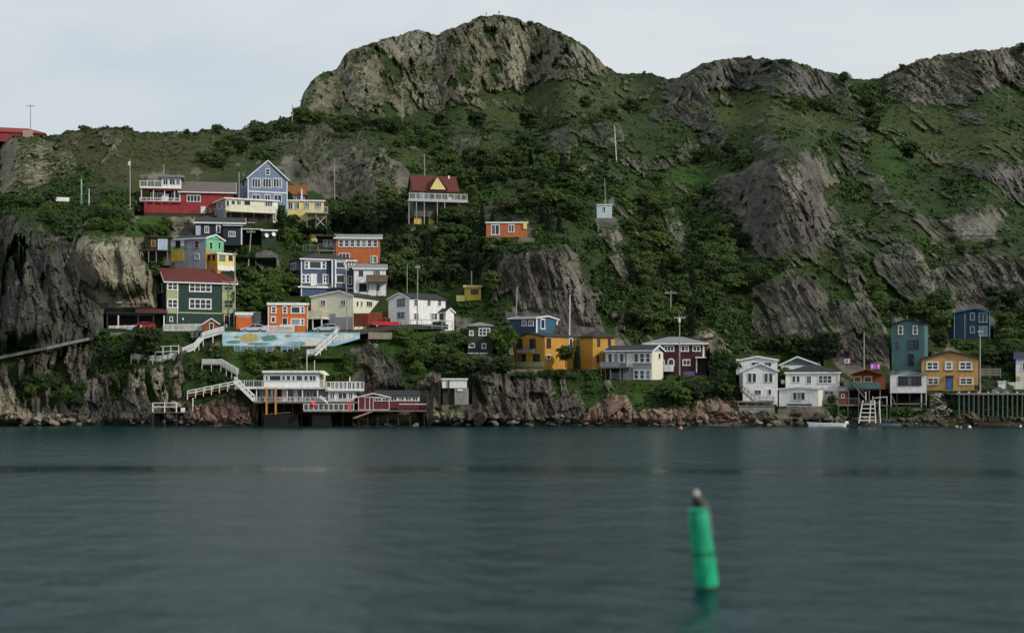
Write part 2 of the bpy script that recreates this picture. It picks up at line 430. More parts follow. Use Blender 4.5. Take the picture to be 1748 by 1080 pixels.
# building lots: columns, base row, top row -> one depth each, ground cut behind and filled in front
LOTS = {}
def lot(key, x0, x1, yb, yt, d=None, fill=22, off=0.0):
    if d is None:
        d = min(depth_s(x, yb) for x in np.linspace(x0, x1, 7)) + off
    LOTS[key] = (x0, x1, yb, yt, d, fill)
    return d
for a in [('red', 228, 402, 368, 292, 334), ('bluegable', 408, 492, 350, 275, 338), ('greybalc', 362, 478, 380, 333, 325), ('yellowdeck', 486, 560, 372, 318),
          ('darknavy', 333, 474, 418, 370), ('tricolour', 288, 402, 462, 398), ('shack', 246, 292, 440, 402),
          ('redroof', 268, 402, 556, 456, 291), ('carport', 176, 275, 560, 528, 288), ('orangeshed', 402, 446, 562, 532, 293),
          ('orange', 455, 527, 567, 515, 292.5), ('cream', 528, 664, 562, 495, 293.5), ('navywhite', 495, 607, 505, 430),
          ('orangeup', 538, 654, 456, 398), ('whitebalc', 602, 662, 504, 450), ('whiteannex', 662, 777, 563, 500, 292.5),
          ('chalet', 688, 750, 382, 298, 346), ('chaletr', 750, 797, 352, 298, 346), ('cabin', 826, 905, 404, 376), ('hut', 1016, 1046, 372, 346),
          ('yellowhid', 778, 822, 512, 484), ('greensmall', 796, 848, 604, 548), ('bluemono', 868, 955, 580, 538),
          ('ochre', 876, 1052, 630, 560, 281), ('greyrow', 1028, 1138, 648, 585, 278), ('maroon', 1098, 1212, 640, 574, 287),
          ('whitegable', 1262, 1332, 690, 615, 273.5), ('whiteback', 1256, 1330, 660, 606, 282), ('whitehip', 1328, 1440, 690, 610, 277),
          ('tealback', 1330, 1405, 655, 608, 287), ('whiteshed', 1326, 1408, 693, 658, 271.8), ('redcabin', 1438, 1518, 692, 625, 273.5),
          ('boathouse', 1516, 1586, 694, 630, 272.5), ('teal', 1518, 1590, 632, 545, 286), ('tanhouse', 1570, 1673, 666, 598, 279),
          ('navyright', 1618, 1695, 578, 525), ('whiteright', 1730, 1800, 664, 605, 280),
          ('waterfront', 436, 620, 727, 630, 268.5), ('maroonboat', 606, 728, 727, 668, 268.0), ('cliffhut', 752, 805, 690, 640, 271),
          ('ruin', 1640, 1695, 402, 375), ('mural', 378, 616, 590, 566, 280.3)]:
    lot(*a[:5], d=a[5] if len(a) > 5 else None)
    print('LOT', a[0], round(LOTS[a[0]][4], 1))

# ---- displace the bare rock into blocks and slabs along the dipping strata
D = DS.copy()
X0 = (XPX - CX) * D / F; Z0 = CAMH + (HZ - YPX) * D / F
P = np.stack([X0.ravel(), D.ravel(), Z0.ravel()], 1)
wx = (fbm(P * .09, 3, 31) - .5) * 26; wy = (fbm(P * .09 + 50, 3, 37) - .5) * 22
wx2 = (fbm(P * .35, 2, 33) - .5) * 10
a_ = Vector((0.27, 0.0, -0.96)).normalized(); b_ = Vector((0.96, 0.0, 0.27)).normalized(); c_ = Vector((0, 1, 0))
Rm = np.array([a_, b_, c_]).T
Q = P @ Rm
warp = (np.stack([fbm(P * .05, 3, 51), fbm(P * .05, 3, 52), fbm(P * .05, 3, 53)], 1) - .5) * np.array([8, 5, 8])
Q = Q + warp
rk = sample(rock_img, XPX.ravel() + wx + wx2, YPX.ravel() + wy)
edge_n = fbm(Q / np.array([7.0, 1.9, 14.0]), 4, 41, .6) - .5
patch = fbm(P * np.array([.10, .04, .13]), 4, 43, .55)          # plants rooted in hollows of the rock
small = fbm(Q / np.array([9.0, 5.5, 22.0]) + 40, 4, 47, .55)    # little outcrops in the turf
hm_ok = np.clip((YPX.ravel() - 130) / 60, 0, 1) * np.clip((690 - YPX.ravel()) / 40, 0, 1) * np.clip((XPX.ravel() - 380) / 80, 0, 1)
rk = np.clip((rk - .32 + 2.5 * edge_n - 3.0 * np.clip(patch - .545, 0, 1) * np.clip((698 - YPX.ravel()) / 20, 0, 1) + 3.4 * hm_ok * np.clip(small - .555 + .022 * (XPX.ravel() > 950), 0, 1)) / .12, 0, 1)
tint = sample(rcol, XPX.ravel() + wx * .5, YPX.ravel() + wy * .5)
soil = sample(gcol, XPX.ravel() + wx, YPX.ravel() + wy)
# lot mask (quiet ground near buildings)
quiet = np.ones(P.shape[0])
xf, yf = XPX.ravel(), YPX.ravel()
for key, (x0, x1, yb, yt, d, fill) in LOTS.items():
    e = np.maximum(np.maximum(x0 - 4 - xf, xf - x1 - 4), np.maximum(yt - 2 - yf, yf - yb - 4))
    quiet = np.minimum(quiet, np.clip(e / 9, 0, 1))
q1 = Q / np.array([11.0, 3.6, 30.0]); q2 = Q / np.array([3.9, 1.2, 11.0]) + 7.7; q3 = Q / np.array([1.3, .5, 4.0]) + 3.1
sel = np.where(rk > .01)[0]
f1, f2, cc, r1 = worley(q1[sel], 3)
h1 = (r1[0] - .5) * 3.0 + ((q1[sel] - cc) * (np.stack(r1, 1) - .5)).sum(1) * 5.0
g1, g2, gc, r2 = worley(q2[sel], 9)
h2 = (r2[0] - .5) * 1.0 + ((q2[sel] - gc) * (np.stack(r2, 1) - .5)).sum(1) * 1.8
k1, k2, kc, r3 = worley(q3[sel], 29)
h3 = (r3[0] - .5) * .55 + ((q3[sel] - kc) * (np.stack(r3, 1) - .5)).sum(1) * .9
rid1 = 1 - np.abs(2 * fbm(Q[sel] / np.array([26.0, 5.5, 60.0]), 3, 65) - 1) * 2
rid2 = 1 - np.abs(2 * fbm(Q[sel] / np.array([7.0, 1.6, 20.0]) + 5, 3, 66, .6) - 1) * 2
big = (fbm(P[sel] * .03, 3, 61) - .5) * 9 + rid1 * 3.4
h2 = h2 * 1.25 + rid2 * 1.2 + h3
dist_s = np.clip((D.ravel()[sel] - 260) / 190, .55, 1.6)
h = (h1 + big) * dist_s ** .8 * .75 + h2 * dist_s ** .6
edge = np.clip(yf[sel] * 0 + (YS - yf[sel]) / 14, .15, 1)
disp = np.zeros(P.shape[0])
disp[sel] = sample(bulge, xf[sel], yf[sel]) * quiet[sel] + h * sample(relief, xf[sel], yf[sel]) * rk[sel] * quiet[sel] * edge
grassy = (fbm(P * .16, 4, 71) - .5) * 3.2 + (fbm(P * .6, 3, 72) - .5) * 1.1
disp += grassy * (1 - rk) * quiet * np.clip((YS - yf) / 30, 0, 1)
D = (D.ravel() - disp).reshape(NR, NC)
# gullies that follow the strata show darker rock: cell tone, lichen, water stains are the rock's own colour
tone = np.ones(P.shape[0]); tone[sel] = .50 + .40 * r1[1] + .42 * r2[1] + .36 * r3[1]
# lots
for key, (x0, x1, yb, yt, d, fill) in LOTS.items():
    inx = (XPX > x0) & (XPX < x1)
    D = np.where(inx & (YPX < yb) & (YPX > yt - 3), np.maximum(D, d + (6.0 if yb - yt > 30 else .4)), D)
    front = inx & (YPX >= yb) & (YPX < yb + fill)
    D = np.where(front, np.minimum(D, d - .15 - (YPX - yb) * .06), D)
for r in range(NR - 2, -1, -1):      # no hollow ledges
    D[r] = np.minimum(D[r], D[r + 1] + .22)
def depth_at(x, y):
    c = int(np.clip(np.searchsorted(colsx, x), 0, NC - 1))
    r = int(np.clip(round((YS - y) / (YS - ysk[c]) * (NR - 1)), 0, NR - 1))
    return float(D[r, c])
X0 = (XPX - CX) * D / F; Z0 = CAMH + (HZ - YPX) * D / F
V = np.stack([X0, D, Z0], -1)
# under water skirt and the far side of the hill
skirt = V[0].copy(); skirt[:, 1] -= 5; skirt[:, 0] *= skirt[:, 1] / V[0][:, 1]; skirt[:, 2] = -3.0
V[0][:, 2] = np.minimum(V[0][:, 2], .15)
back = []
for kb in range(1, 19):
    dd = 1.2 * kb ** 1.9
    b = V[-1].copy(); b[:, 0] *= (b[:, 1] + dd) / b[:, 1]; b[:, 1] += dd
    b[:, 2] -= .02 * dd + .0013 * dd ** 2 * .6 + (rng.random(NC) - .3) * min(1.5, kb * .25)
    back.append(b)
VV = np.concatenate([skirt[None], V, np.array(back)], 0)
TR = VV.shape[0]
# normals for moss on ledges
gx = np.gradient(V, axis=1); gy = np.gradient(V, axis=0)
nn = np.cross(gx, gy); nn /= np.linalg.norm(nn, axis=-1, keepdims=True) + 1e-9
nz_ = np.abs(nn[..., 2]).ravel()
PF = V.reshape(-1, 3)
moss = np.clip((nz_ + .55 * (fbm(PF * .5, 3, 81) - .5) - .74) / .12, 0, 1) * np.clip((yf * 0 + YS - 14 - yf) / 10, 0, 1)
nfine = fbm(PF * 1.3, 3, 91); nmid = fbm(PF * .3, 4, 95)
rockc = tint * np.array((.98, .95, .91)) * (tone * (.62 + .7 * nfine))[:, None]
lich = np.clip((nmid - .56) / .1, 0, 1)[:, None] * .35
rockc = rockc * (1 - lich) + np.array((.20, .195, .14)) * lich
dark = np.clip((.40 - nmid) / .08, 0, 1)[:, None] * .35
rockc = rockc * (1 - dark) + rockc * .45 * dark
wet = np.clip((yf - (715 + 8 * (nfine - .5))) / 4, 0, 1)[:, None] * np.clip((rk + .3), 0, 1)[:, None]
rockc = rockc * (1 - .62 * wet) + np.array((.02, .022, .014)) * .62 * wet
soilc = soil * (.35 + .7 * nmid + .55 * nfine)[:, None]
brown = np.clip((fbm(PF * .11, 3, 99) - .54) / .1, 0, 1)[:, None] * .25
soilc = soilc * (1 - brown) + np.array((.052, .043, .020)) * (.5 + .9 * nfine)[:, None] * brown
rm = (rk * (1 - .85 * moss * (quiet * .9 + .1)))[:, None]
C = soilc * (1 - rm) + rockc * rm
full = np.zeros((TR, NC, 4)); full[..., 3] = 1
full[1:NR + 1, :, :3] = C.reshape(NR, NC, 3); full[0, :, :3] = (.03, .03, .02); full[NR + 1:, :, :3] = full[NR, :, :3][None]
rockmask = np.zeros((TR, NC)); rockmask[1:NR + 1] = rm.reshape(NR, NC)

def grid_mesh(name, VV, smooth=False):
    R, Cn = VV.shape[:2]
    me = bpy.data.meshes.new(name)
    nv = R * Cn
    me.vertices.add(nv); me.vertices.foreach_set('co', VV.astype(np.float32).ravel())
    i = np.arange(R * Cn).reshape(R, Cn)
    q = np.stack([i[:-1, :-1], i[:-1, 1:], i[1:, 1:], i[1:, :-1]], -1).reshape(-1, 4)
    nf = len(q)
    me.loops.add(nf * 4); me.loops.foreach_set('vertex_index', q.astype(np.int32).ravel())
    me.polygons.add(nf); me.polygons.foreach_set('loop_start', np.arange(0, nf * 4, 4, dtype=np.int32))
    me.polygons.foreach_set('use_smooth', np.full(nf, smooth))
    me.update(calc_edges=True)
    return me
hm = grid_mesh('hillside', VV)
at = hm.color_attributes.new('tone', 'FLOAT_COLOR', 'POINT'); at.data.foreach_set('color', full.astype(np.float32).ravel())
at = hm.attributes.new('bare', 'FLOAT', 'POINT'); at.data.foreach_set('value', rockmask.astype(np.float32).ravel())
m = bpy.data.materials.new('rock_and_turf'); m.use_nodes = True
t = m.node_tree; b = t.nodes['Principled BSDF']
b.inputs['Roughness'].default_value = .92; b.inputs['Specular IOR Level'].default_value = .15
va = t.nodes.new('ShaderNodeVertexColor'); va.layer_name = 'tone'
tcn = t.nodes.new('ShaderNodeTexCoord')
n1 = t.nodes.new('ShaderNodeTexNoise'); n1.inputs['Scale'].default_value = 1.7; n1.inputs['Detail'].default_value = 8; n1.inputs['Roughness'].default_value = .7
mr = t.nodes.new('ShaderNodeMapRange'); mr.inputs['To Min'].default_value = .55; mr.inputs['To Max'].default_value = 1.45
mr.inputs['From Min'].default_value = .25; mr.inputs['From Max'].default_value = .75
mm = t.nodes.new('ShaderNodeVectorMath'); mm.operation = 'SCALE'
t.links.new(tcn.outputs['Object'], n1.inputs['Vector']); t.links.new(n1.outputs['Fac'], mr.inputs['Value'])
t.links.new(va.outputs['Color'], mm.inputs[0]); t.links.new(mr.outputs['Result'], mm.inputs['Scale'])
t.links.new(mm.outputs['Vector'], b.inputs['Base Color'])
bp = t.nodes.new('ShaderNodeBump'); bp.inputs['Strength'].default_value = .7; bp.inputs['Distance'].default_value = .35
t.links.new(n1.outputs['Fac'], bp.inputs['Height']); t.links.new(bp.outputs['Normal'], b.inputs['Normal'])
hm.materials.append(m)
ROCKMAT = m
hill = bpy.data.objects.new('hillside', hm); col.objects.link(hill); hill['kind'] = 'structure'
hill['label'] = 'rocky grass-covered hillside rising from the water to a bare summit'

# ------------------------------------------------------------------ the water
ys1 = np.concatenate([[-400, -200, -60, 0, 20], np.linspace(30, 330, 560), [400, 1200, 4000]])
xs1 = np.concatenate([[-4000, -1200, -500, -260], np.linspace(-180, 180, 240), [260, 500, 1200, 4000]])
GX, GY = np.meshgrid(xs1, ys1)
pw = np.stack([GX.ravel() * .035, GY.ravel() * .16, GX.ravel() * 0], 1)
zz = (fbm(pw, 3, 15) - .5) * .16
pw2 = np.stack([GX.ravel() * .25 + GY.ravel() * .05, GY.ravel() * .5, GX.ravel() * 0], 1)
zz += (fbm(pw2, 3, 19) - .5) * .10
yw = GY.ravel(); xw = GX.ravel()
# calm slicks where the dark slope is mirrored
l1 = 119 + 9.0 * (fbm(np.stack([xw * .035, xw * 0, xw * 0], 1), 4, 77) - .5) - xw * .02
brk = np.clip((fbm(np.stack([xw * .05, yw * .05, xw * 0 + 3], 1), 3, 78) - .30) * 4, 0, 1)
calm = 1.0 * (.55 + .45 * brk) * np.exp(-((yw - l1) / (4.0 + 5.0 * brk)) ** 2)
l2 = 92 + xw * .05
calm = np.maximum(calm, .55 * brk * np.exp(-((yw - l2) / 4.5) ** 4) * np.clip((xw - 0) / 12, 0, 1))
calm = np.maximum(calm, .22 * np.clip((yw - 205) / 60, 0, 1) * (.6 + .8 * (fbm(np.stack([xw * .02, yw * .06, xw * 0 + 9], 1), 3, 79) - .5)))
calm = np.maximum(calm, 1.5 * np.clip(fbm(np.stack([xw * .03, yw * .10, xw * 0 + 29], 1), 4, 83) - .56, 0, .4))
calm = np.clip(calm, 0, 1)
inner = (np.abs(xw) < 180) & (yw > 25) & (yw < 335)
zz = np.where(inner, zz * np.clip((330 - yw) / 40, 0, 1) * (1 - calm), -.02)
wm = grid_mesh('water', np.stack([GX, GY, zz.reshape(GX.shape)], -1), True)
at = wm.attributes.new('calm', 'FLOAT', 'POINT'); at.data.foreach_set('value', calm.astype(np.float32))
m = bpy.data.materials.new('harbour_water'); m.use_nodes = True
t = m.node_tree; b = t.nodes['Principled BSDF']
b.inputs['Base Color'].default_value = (.0008, .025, .028, 1)
b.inputs['Specular IOR Level'].default_value = .115
b.inputs['Roughness'].default_value = .16
b.inputs['IOR'].default_value = 1.33
tcn = t.nodes.new('ShaderNodeTexCoord')
hs = None
for scl, mapsc, dist in ((.9, (1.0, 1.0, 1), .20), (3.2, (1.0, 1.0, 1), .05), (.30, (1.0, .7, 1), .50)):
    mp_ = t.nodes.new('ShaderNodeMapping'); mp_.inputs['Scale'].default_value = mapsc
    mp_.inputs['Rotation'].default_value = (0, 0, .25)
    nn_ = t.nodes.new('ShaderNodeTexNoise'); nn_.inputs['Scale'].default_value = scl; nn_.inputs['Detail'].default_value = 4
    ml = t.nodes.new('ShaderNodeMath'); ml.operation = 'MULTIPLY'; ml.inputs[1].default_value = dist
    t.links.new(tcn.outputs['Object'], mp_.inputs['Vector']); t.links.new(mp_.outputs['Vector'], nn_.inputs['Vector'])
    t.links.new(nn_.outputs['Fac'], ml.inputs[0])
    if hs is None:
        hs = ml.outputs[0]
    else:
        ad = t.nodes.new('ShaderNodeMath'); t.links.new(hs, ad.inputs[0]); t.links.new(ml.outputs[0], ad.inputs[1]); hs = ad.outputs[0]
bp = t.nodes.new('ShaderNodeBump'); bp.inputs['Distance'].default_value = 1.0
ca = t.nodes.new('ShaderNodeAttribute'); ca.attribute_name = 'calm'
cm = t.nodes.new('ShaderNodeMapRange'); cm.inputs['To Min'].default_value = 1.0; cm.inputs['To Max'].default_value = .08
rr = t.nodes.new('ShaderNodeMapRange'); rr.inputs['From Min'].default_value = .45; rr.inputs['To Min'].default_value = .22; rr.inputs['To Max'].default_value = .12
t.links.new(ca.outputs['Fac'], rr.inputs['Value']); t.links.new(rr.outputs['Result'], b.inputs['Roughness'])
t.links.new(ca.outputs['Fac'], cm.inputs['Value']); t.links.new(cm.outputs['Result'], bp.inputs['Strength'])
t.links.new(hs, bp.inputs['Height']); t.links.new(bp.outputs['Normal'], b.inputs['Normal'])
wm.materials.append(m)
water = bpy.data.objects.new('water', wm); col.objects.link(water); water['kind'] = 'structure'
water['label'] = 'dark rippled harbour water in front of the shore'
# ------------------------------------------------------------------ mesh helpers
class MB:
    def __init__(s):
        s.v = []; s.f = []; s.mi = []
    def add(s, vs, fs, mi=0):
        o = len(s.v); s.v += [tuple(p) for p in vs]; s.f += [tuple(i + o for i in f) for f in fs]; s.mi += [mi] * len(fs)
        return s
    def box(s, x0, x1, y0, y1, z0, z1, mi=0):
        x0, x1 = min(x0, x1), max(x0, x1); y0, y1 = min(y0, y1), max(y0, y1); z0, z1 = min(z0, z1), max(z0, z1)
        return s.add([(x0, y0, z0), (x1, y0, z0), (x1, y1, z0), (x0, y1, z0), (x0, y0, z1), (x1, y0, z1), (x1, y1, z1), (x0, y1, z1)],
                     [(3, 2, 1, 0), (4, 5, 6, 7), (0, 1, 5, 4), (1, 2, 6, 5), (2, 3, 7, 6), (3, 0, 4, 7)], mi)
    def prism(s, prof, axis, a0, a1, mi=0):
        n = len(prof)
        def p(q, a):
            return (q[0], a, q[1]) if axis == 'y' else ((a, q[0], q[1]) if axis == 'x' else (q[0], q[1], a))
        vs = [p(q, a0) for q in prof] + [p(q, a1) for q in prof]
        fs = [tuple(range(n)), tuple(range(2 * n - 1, n - 1, -1))] + [(i, i + n, (i + 1) % n + n, (i + 1) % n) for i in range(n)]
        return s.add(vs, fs, mi)
    def tube(s, a, b, r0, r1=None, n=6, mi=0, cap=True):
        a = Vector(a); b = Vector(b); r1 = r0 if r1 is None else r1
        d = (b - a)
        if d.length < 1e-6:
            return s
        q = d.to_track_quat('Z', 'Y')
        vs = []
        for c, r in ((a, r0), (b, r1)):
            for i in range(n):
                t_ = 2 * math.pi * i / n + math.pi / n
                vs.append(c + q @ Vector((r * math.cos(t_), r * math.sin(t_), 0)))
        fs = [(i, (i + 1) % n, (i + 1) % n + n, i + n) for i in range(n)]
        if cap:
            fs += [tuple(range(n - 1, -1, -1)), tuple(range(n, 2 * n))]
        return s.add(vs, fs, mi)
    def bar(s, a, b, w_, h_, mi=0):
        """rectangular bar between two points, w_ horizontal, h_ vertical"""
        a = Vector(a); b = Vector(b); d = (b - a).normalized()
        up = Vector((0, 0, 1))
        side = d.cross(up)
        side = Vector((1, 0, 0)) if side.length < 1e-3 else side.normalized()
        up = side.cross(d)
        vs = []
        for c in (a, b):
            for sx, sz in ((-1, -1), (1, -1), (1, 1), (-1, 1)):
                vs.append(c + side * sx * w_ / 2 + up * sz * h_ / 2)
        return s.add(vs, [(0, 1, 2, 3), (7, 6, 5, 4), (0, 4, 5, 1), (1, 5, 6, 2), (2, 6, 7, 3), (3, 7, 4, 0)], mi)
    def lathe(s, prof, n=14, mi=0):
        vs = [(r * math.cos(2 * math.pi * i / n), r * math.sin(2 * math.pi * i / n), z) for r, z in prof for i in range(n)]
        fs = [(k_ * n + i, k_ * n + (i + 1) % n, (k_ + 1) * n + (i + 1) % n, (k_ + 1) * n + i) for k_ in range(len(prof) - 1) for i in range(n)]
        fs += [tuple(range(n - 1, -1, -1)), tuple(range((len(prof) - 1) * n, len(prof) * n))]
        return s.add(vs, fs, mi)
    def build(s, name, mat, parent=None, smooth=False, loc=None):
        me = bpy.data.meshes.new(name)
        me.from_pydata(s.v, [], s.f)
        for mm_ in (mat if isinstance(mat, (list, tuple)) else [mat]):
            me.materials.append(mm_)
        if len(set(s.mi)) > 1:
            me.polygons.foreach_set('material_index', s.mi)
        if smooth:
            me.polygons.foreach_set('use_smooth', [True] * len(s.f))
        import bmesh
        bm = bmesh.new(); bm.from_mesh(me); bmesh.ops.recalc_face_normals(bm, faces=bm.faces); bm.to_mesh(me); bm.free()
        o = bpy.data.objects.new(name, me); col.objects.link(o)
        if parent is not None:
            o.parent = parent
        if loc is not None:
            o.location = loc
        return o
def tag(o, label, cat, group=None):
    o['label'] = label; o['category'] = cat
    if group:
        o['group'] = group
    return o
def empty(name, loc, rz=0.0, label=None, cat=None, group=None):
    o = bpy.data.objects.new(name, None); col.objects.link(o)
    o.location = loc; o.rotation_euler = (0, 0, rz); o.empty_display_size = .5
    if label:
        tag(o, label, cat, group)
    return o
def copy_tree(o, parent=None):
    c = o.copy(); col.objects.link(c); c.parent = parent
    for ch in [x for x in KIDS.get(o.name, [])]:
        copy_tree(ch, c)
    return c
KIDS = {}
def note_kids(o):
    KIDS[o.name] = list(o.children)
    for c in o.children:
        note_kids(c)

WHITE = paint('white_paint', (.80, .80, .79), .6, .26, .14)
TRIM = paint('white_trim', (.77, .77, .76), .6, .22)
DIRTYW = paint('weathered_white', (.66, .66, .63), .75, .35)
CREAMW = paint('cream_paint', (.74, .72, .56), .65, .14, .14)
GREYW = paint('grey_paint', (.30, .32, .35), .65, .2, .14)
BLUEG = paint('blue_grey_paint', (.17, .24, .36), .6, .30, .14)
NAVY = paint('navy_paint', (.035, .060, .115), .6, .2, .14)
DNAVY = paint('dark_navy_paint', (.016, .025, .042), .6, .25, .14)
DGREEN = paint('dark_green_paint', (.020, .050, .042), .6, .30, .14)
OLIVE = paint('olive_green_paint', (.03, .045, .030), .7, .2, .14)
PALEG = paint('pale_olive_paint', (.36, .40, .22), .65, .12, .14)
ORANGE = paint('orange_paint', (.66, .16, .035), .6, .30, .14)
ORANGE2 = paint('terracotta_orange_paint', (.50, .145, .050), .6, .30, .14)
RED = paint('red_paint', (.32, .034, .038), .6, .30, .14)
BRICK = paint('brick_red_paint', (.28, .070, .032), .75, .3)
MAROON = paint('maroon_paint', (.060, .012, .018), .6, .25, .14)
OCHRE = paint('ochre_yellow_paint', (.54, .28, .050), .6, .30, .14)
TANY = paint('tan_yellow_paint', (.54, .32, .115), .65, .30, .14)
YELLOW = paint('pale_yellow_paint', (.72, .62, .24), .65, .12, .14)
BYELLOW = paint('bright_yellow_paint', (.62, .47, .08), .65, .30, .14)
MINT = paint('mint_green_paint', (.16, .50, .28), .6, .30, .14)
TEAL = paint('teal_paint', (.085, .175, .178), .6, .30, .14)
TEALB = paint('teal_blue_paint', (.035, .125, .19), .6, .30, .14)
SKYB = paint('light_blue_paint', (.38, .48, .62), .6, .2)
BLUED = paint('blue_door_paint', (.05, .14, .40), .5, .1)
DKGLASS = GLASS
SHING = paint('dark_shingle', (.035, .037, .042), .9, .35)
GSHING = paint('grey_shingle', (.22, .23, .24), .9, .25)
RSHING = paint('red_shingle', (.115, .032, .028), .9, .25)
BSHING = paint('brown_shingle', (.14, .115, .11), .9, .25)
RUST = paint('rust_roof', (.22, .08, .025), .9, .35)
WOOD = paint('weathered_wood', (.22, .20, .175), .85, .4)
DWOOD = paint('dark_wood', (.05, .040, .032), .85, .4)
BWOOD = paint('brown_deck_wood', (.17, .125, .10), .85, .3)
OWOOD = paint('orange_stained_wood', (.55, .24, .06), .7, .25)
GREENW = paint('green_stained_piling', (.085, .115, .085), .85, .4)
CONC = paint('concrete', (.27, .26, .24), .9, .35)
STONE = paint('grey_stone', (.20, .19, .175), .95, .4)
DARKIN = paint('shade_and_tarred_timber', (.012, .012, .013), .9, .3)  # near-black: shade painted into openings and undersides, also tarred cribs and boat inside
POLE = paint('grey_pole_wood', (.34, .32, .28), .85, .35)
METAL = paint('galvanised_metal', (.42, .43, .44), .45, .15, 0, .6)

def solve(Px, Py, dx, dy, x):
    t_ = (x - CX) / F
    return (t_ * Py - Px) / (dx - t_ * dy)

class House:
    """front wall between two photo columns; th > 0 shows the right side, th < 0 the left side"""
    def __init__(s, name, label, cat, d, xl, xc, xr, yb, th=0, L=7.0, group=None, parent_root=None):
        if isinstance(d, str):
            d = LOTS[d][4]
        tx = (xc - CX) / F
        s.psi = -math.atan(tx) - math.radians(th)
        s.e = (math.cos(s.psi), math.sin(s.psi)); s.n = (-math.sin(s.psi), math.cos(s.psi))
        Cx, Cy = tx * d, d
        s.L = L
        if th >= 0:
            s.W = -solve(Cx, Cy, *s.e, xl); s.O = (Cx - s.W * s.e[0], Cy - s.W * s.e[1])
            if xr is not None:
                s.L = solve(Cx, Cy, *s.n, xr)
        else:
            s.O = (Cx, Cy); s.W = solve(Cx, Cy, *s.e, xr); s.L = solve(Cx, Cy, *s.n, xl)
        s.L = max(2.0, min(abs(s.L), 18.0))
        s.d = d; s.z0 = CAMH + (HZ - yb) * d / F
        s.base = {'f': (s.O, s.e), 'r': ((s.O[0] + s.W * s.e[0], s.O[1] + s.W * s.e[1]), s.n), 'l': (s.O, s.n)}
        s.root = parent_root or empty(name, (s.O[0], s.O[1], s.z0), s.psi, label, cat, group)
        s.sub = parent_root is not None
        s.loc = None
    def uz(s, face, x, y):
        (bx, by), (dx, dy) = s.base[face]
        u = solve(bx, by, dx, dy, x)
        dep = by + u * dy
        return u, CAMH + (HZ - y) * dep / F - s.z0
    def zf(s, y, back=0.0):
        return CAMH + (HZ - y) * (s.d + back) / F - s.z0
    def mk(s, mb, name, mat, parent=None, smooth=False):
        o = mb.build(name, mat, parent or s.root, smooth)
        if s.sub and (parent is None):
            R_ = Matrix.Translation((s.O[0], s.O[1], s.z0)) @ Matrix.Rotation(s.psi, 4, 'Z')
            P_ = Matrix.Translation(s.root.location) @ Matrix.Rotation(s.root.rotation_euler[2], 4, 'Z')
            o.matrix_local = P_.inverted() @ R_
        return o
    def lbox(s, mb, face, u0, u1, z0, z1, o0, o1, mi=0):
        if face == 'f':
            mb.box(u0, u1, -o1, -o0, z0, z1, mi)
        elif face == 'r':
            mb.box(s.W + o0, s.W + o1, u0, u1, z0, z1, mi)
        else:
            mb.box(-o1, -o0, u0, u1, z0, z1, mi)
    def rect(s, face, x0, x1, y0, y1):
        ym = .5 * (y0 + y1); xm = .5 * (x0 + x1)
        ua, ub = s.uz(face, x0, ym)[0], s.uz(face, x1, ym)[0]
        za, zb = s.uz(face, xm, y1)[1], s.uz(face, xm, y0)[1]
        return min(ua, ub), max(ua, ub), za, zb
    def fbox(s, name, face, x0, x1, y0, y1, o0, o1, mat, parent=None):
        mb = MB(); u0, u1, z0, z1 = s.rect(face, x0, x1, y0, y1)
        s.lbox(mb, face, u0, u1, z0, z1, o0, o1)
        return s.mk(mb, name, mat, parent)
    def win(s, face, x0, x1, y0, y1, cols=2, rows=1, fm=None, fw=.13, name='window', out=0.0, glass=None):
        u0, u1, z0, z1 = s.rect(face, x0, x1, y0, y1)
        fm = fm or TRIM
        mb = MB()
        p = .09 + out
        s.lbox(mb, face, u0, u1, z1 - fw, z1, out, p + .03); s.lbox(mb, face, u0 - .04, u1 + .04, z0, z0 + fw, out, p + .05)
        s.lbox(mb, face, u0, u0 + fw, z0 + fw, z1 - fw, out, p); s.lbox(mb, face, u1 - fw, u1, z0 + fw, z1 - fw, out, p)
        cw = (u1 - u0 - fw) / cols; rh = (z1 - z0 - fw) / rows
        mw = fw * .8
        for c in range(1, cols):
            uc = u0 + fw / 2 + c * cw
            s.lbox(mb, face, uc - mw / 2, uc + mw / 2, z0 + fw, z1 - fw, out, p - .01)
        for r in range(1, rows):
            zc = z0 + fw / 2 + r * rh
            s.lbox(mb, face, u0 + fw, u1 - fw, zc - mw * .3, zc + mw * .3, out, p - .02)
        w_ = s.mk(mb, name, fm)
        for c in range(cols):
            mb = MB()
            ua = u0 + fw / 2 + c * cw + .02; ub = ua + cw - .04
            s.lbox(mb, face, ua, ub, z0 + fw * .5, z1 - fw * .5, out - .02, out + .03)
            if s.sub:
                g = s.mk(mb, 'pane', glass or GLASS); ml = g.matrix_local.copy(); g.parent = w_; g.matrix_local = w_.matrix_local.inverted() @ ml
            else:
                s.mk(mb, 'pane', glass or GLASS, w_)
        return w_
    def door(s, face, x0, x1, y0, y1, mat, fm=None, glazed=True):
        u0, u1, z0, z1 = s.rect(face, x0, x1, y0, y1)
        mb = MB(); s.lbox(mb, face, u0, u1, z0, z1, -.02, .06)
        d_ = s.mk(mb, 'door', mat)
        if not s.sub:
            mb = MB(); fw = .1
            s.lbox(mb, face, u0 - fw, u0, z0, z1 + fw, -.02, .09); s.lbox(mb, face, u1, u1 + fw, z0, z1 + fw, -.02, .09); s.lbox(mb, face, u0, u1, z1, z1 + fw, -.02, .09)
            s.mk(mb, 'frame', fm or TRIM, d_)
            mb = MB(); s.lbox(mb, face, u1 - .2, u1 - .12, (z0 + z1) / 2 - .08, (z0 + z1) / 2 + .04, .06, .12)
            s.mk(mb, 'handle', METAL, d_)
        return d_
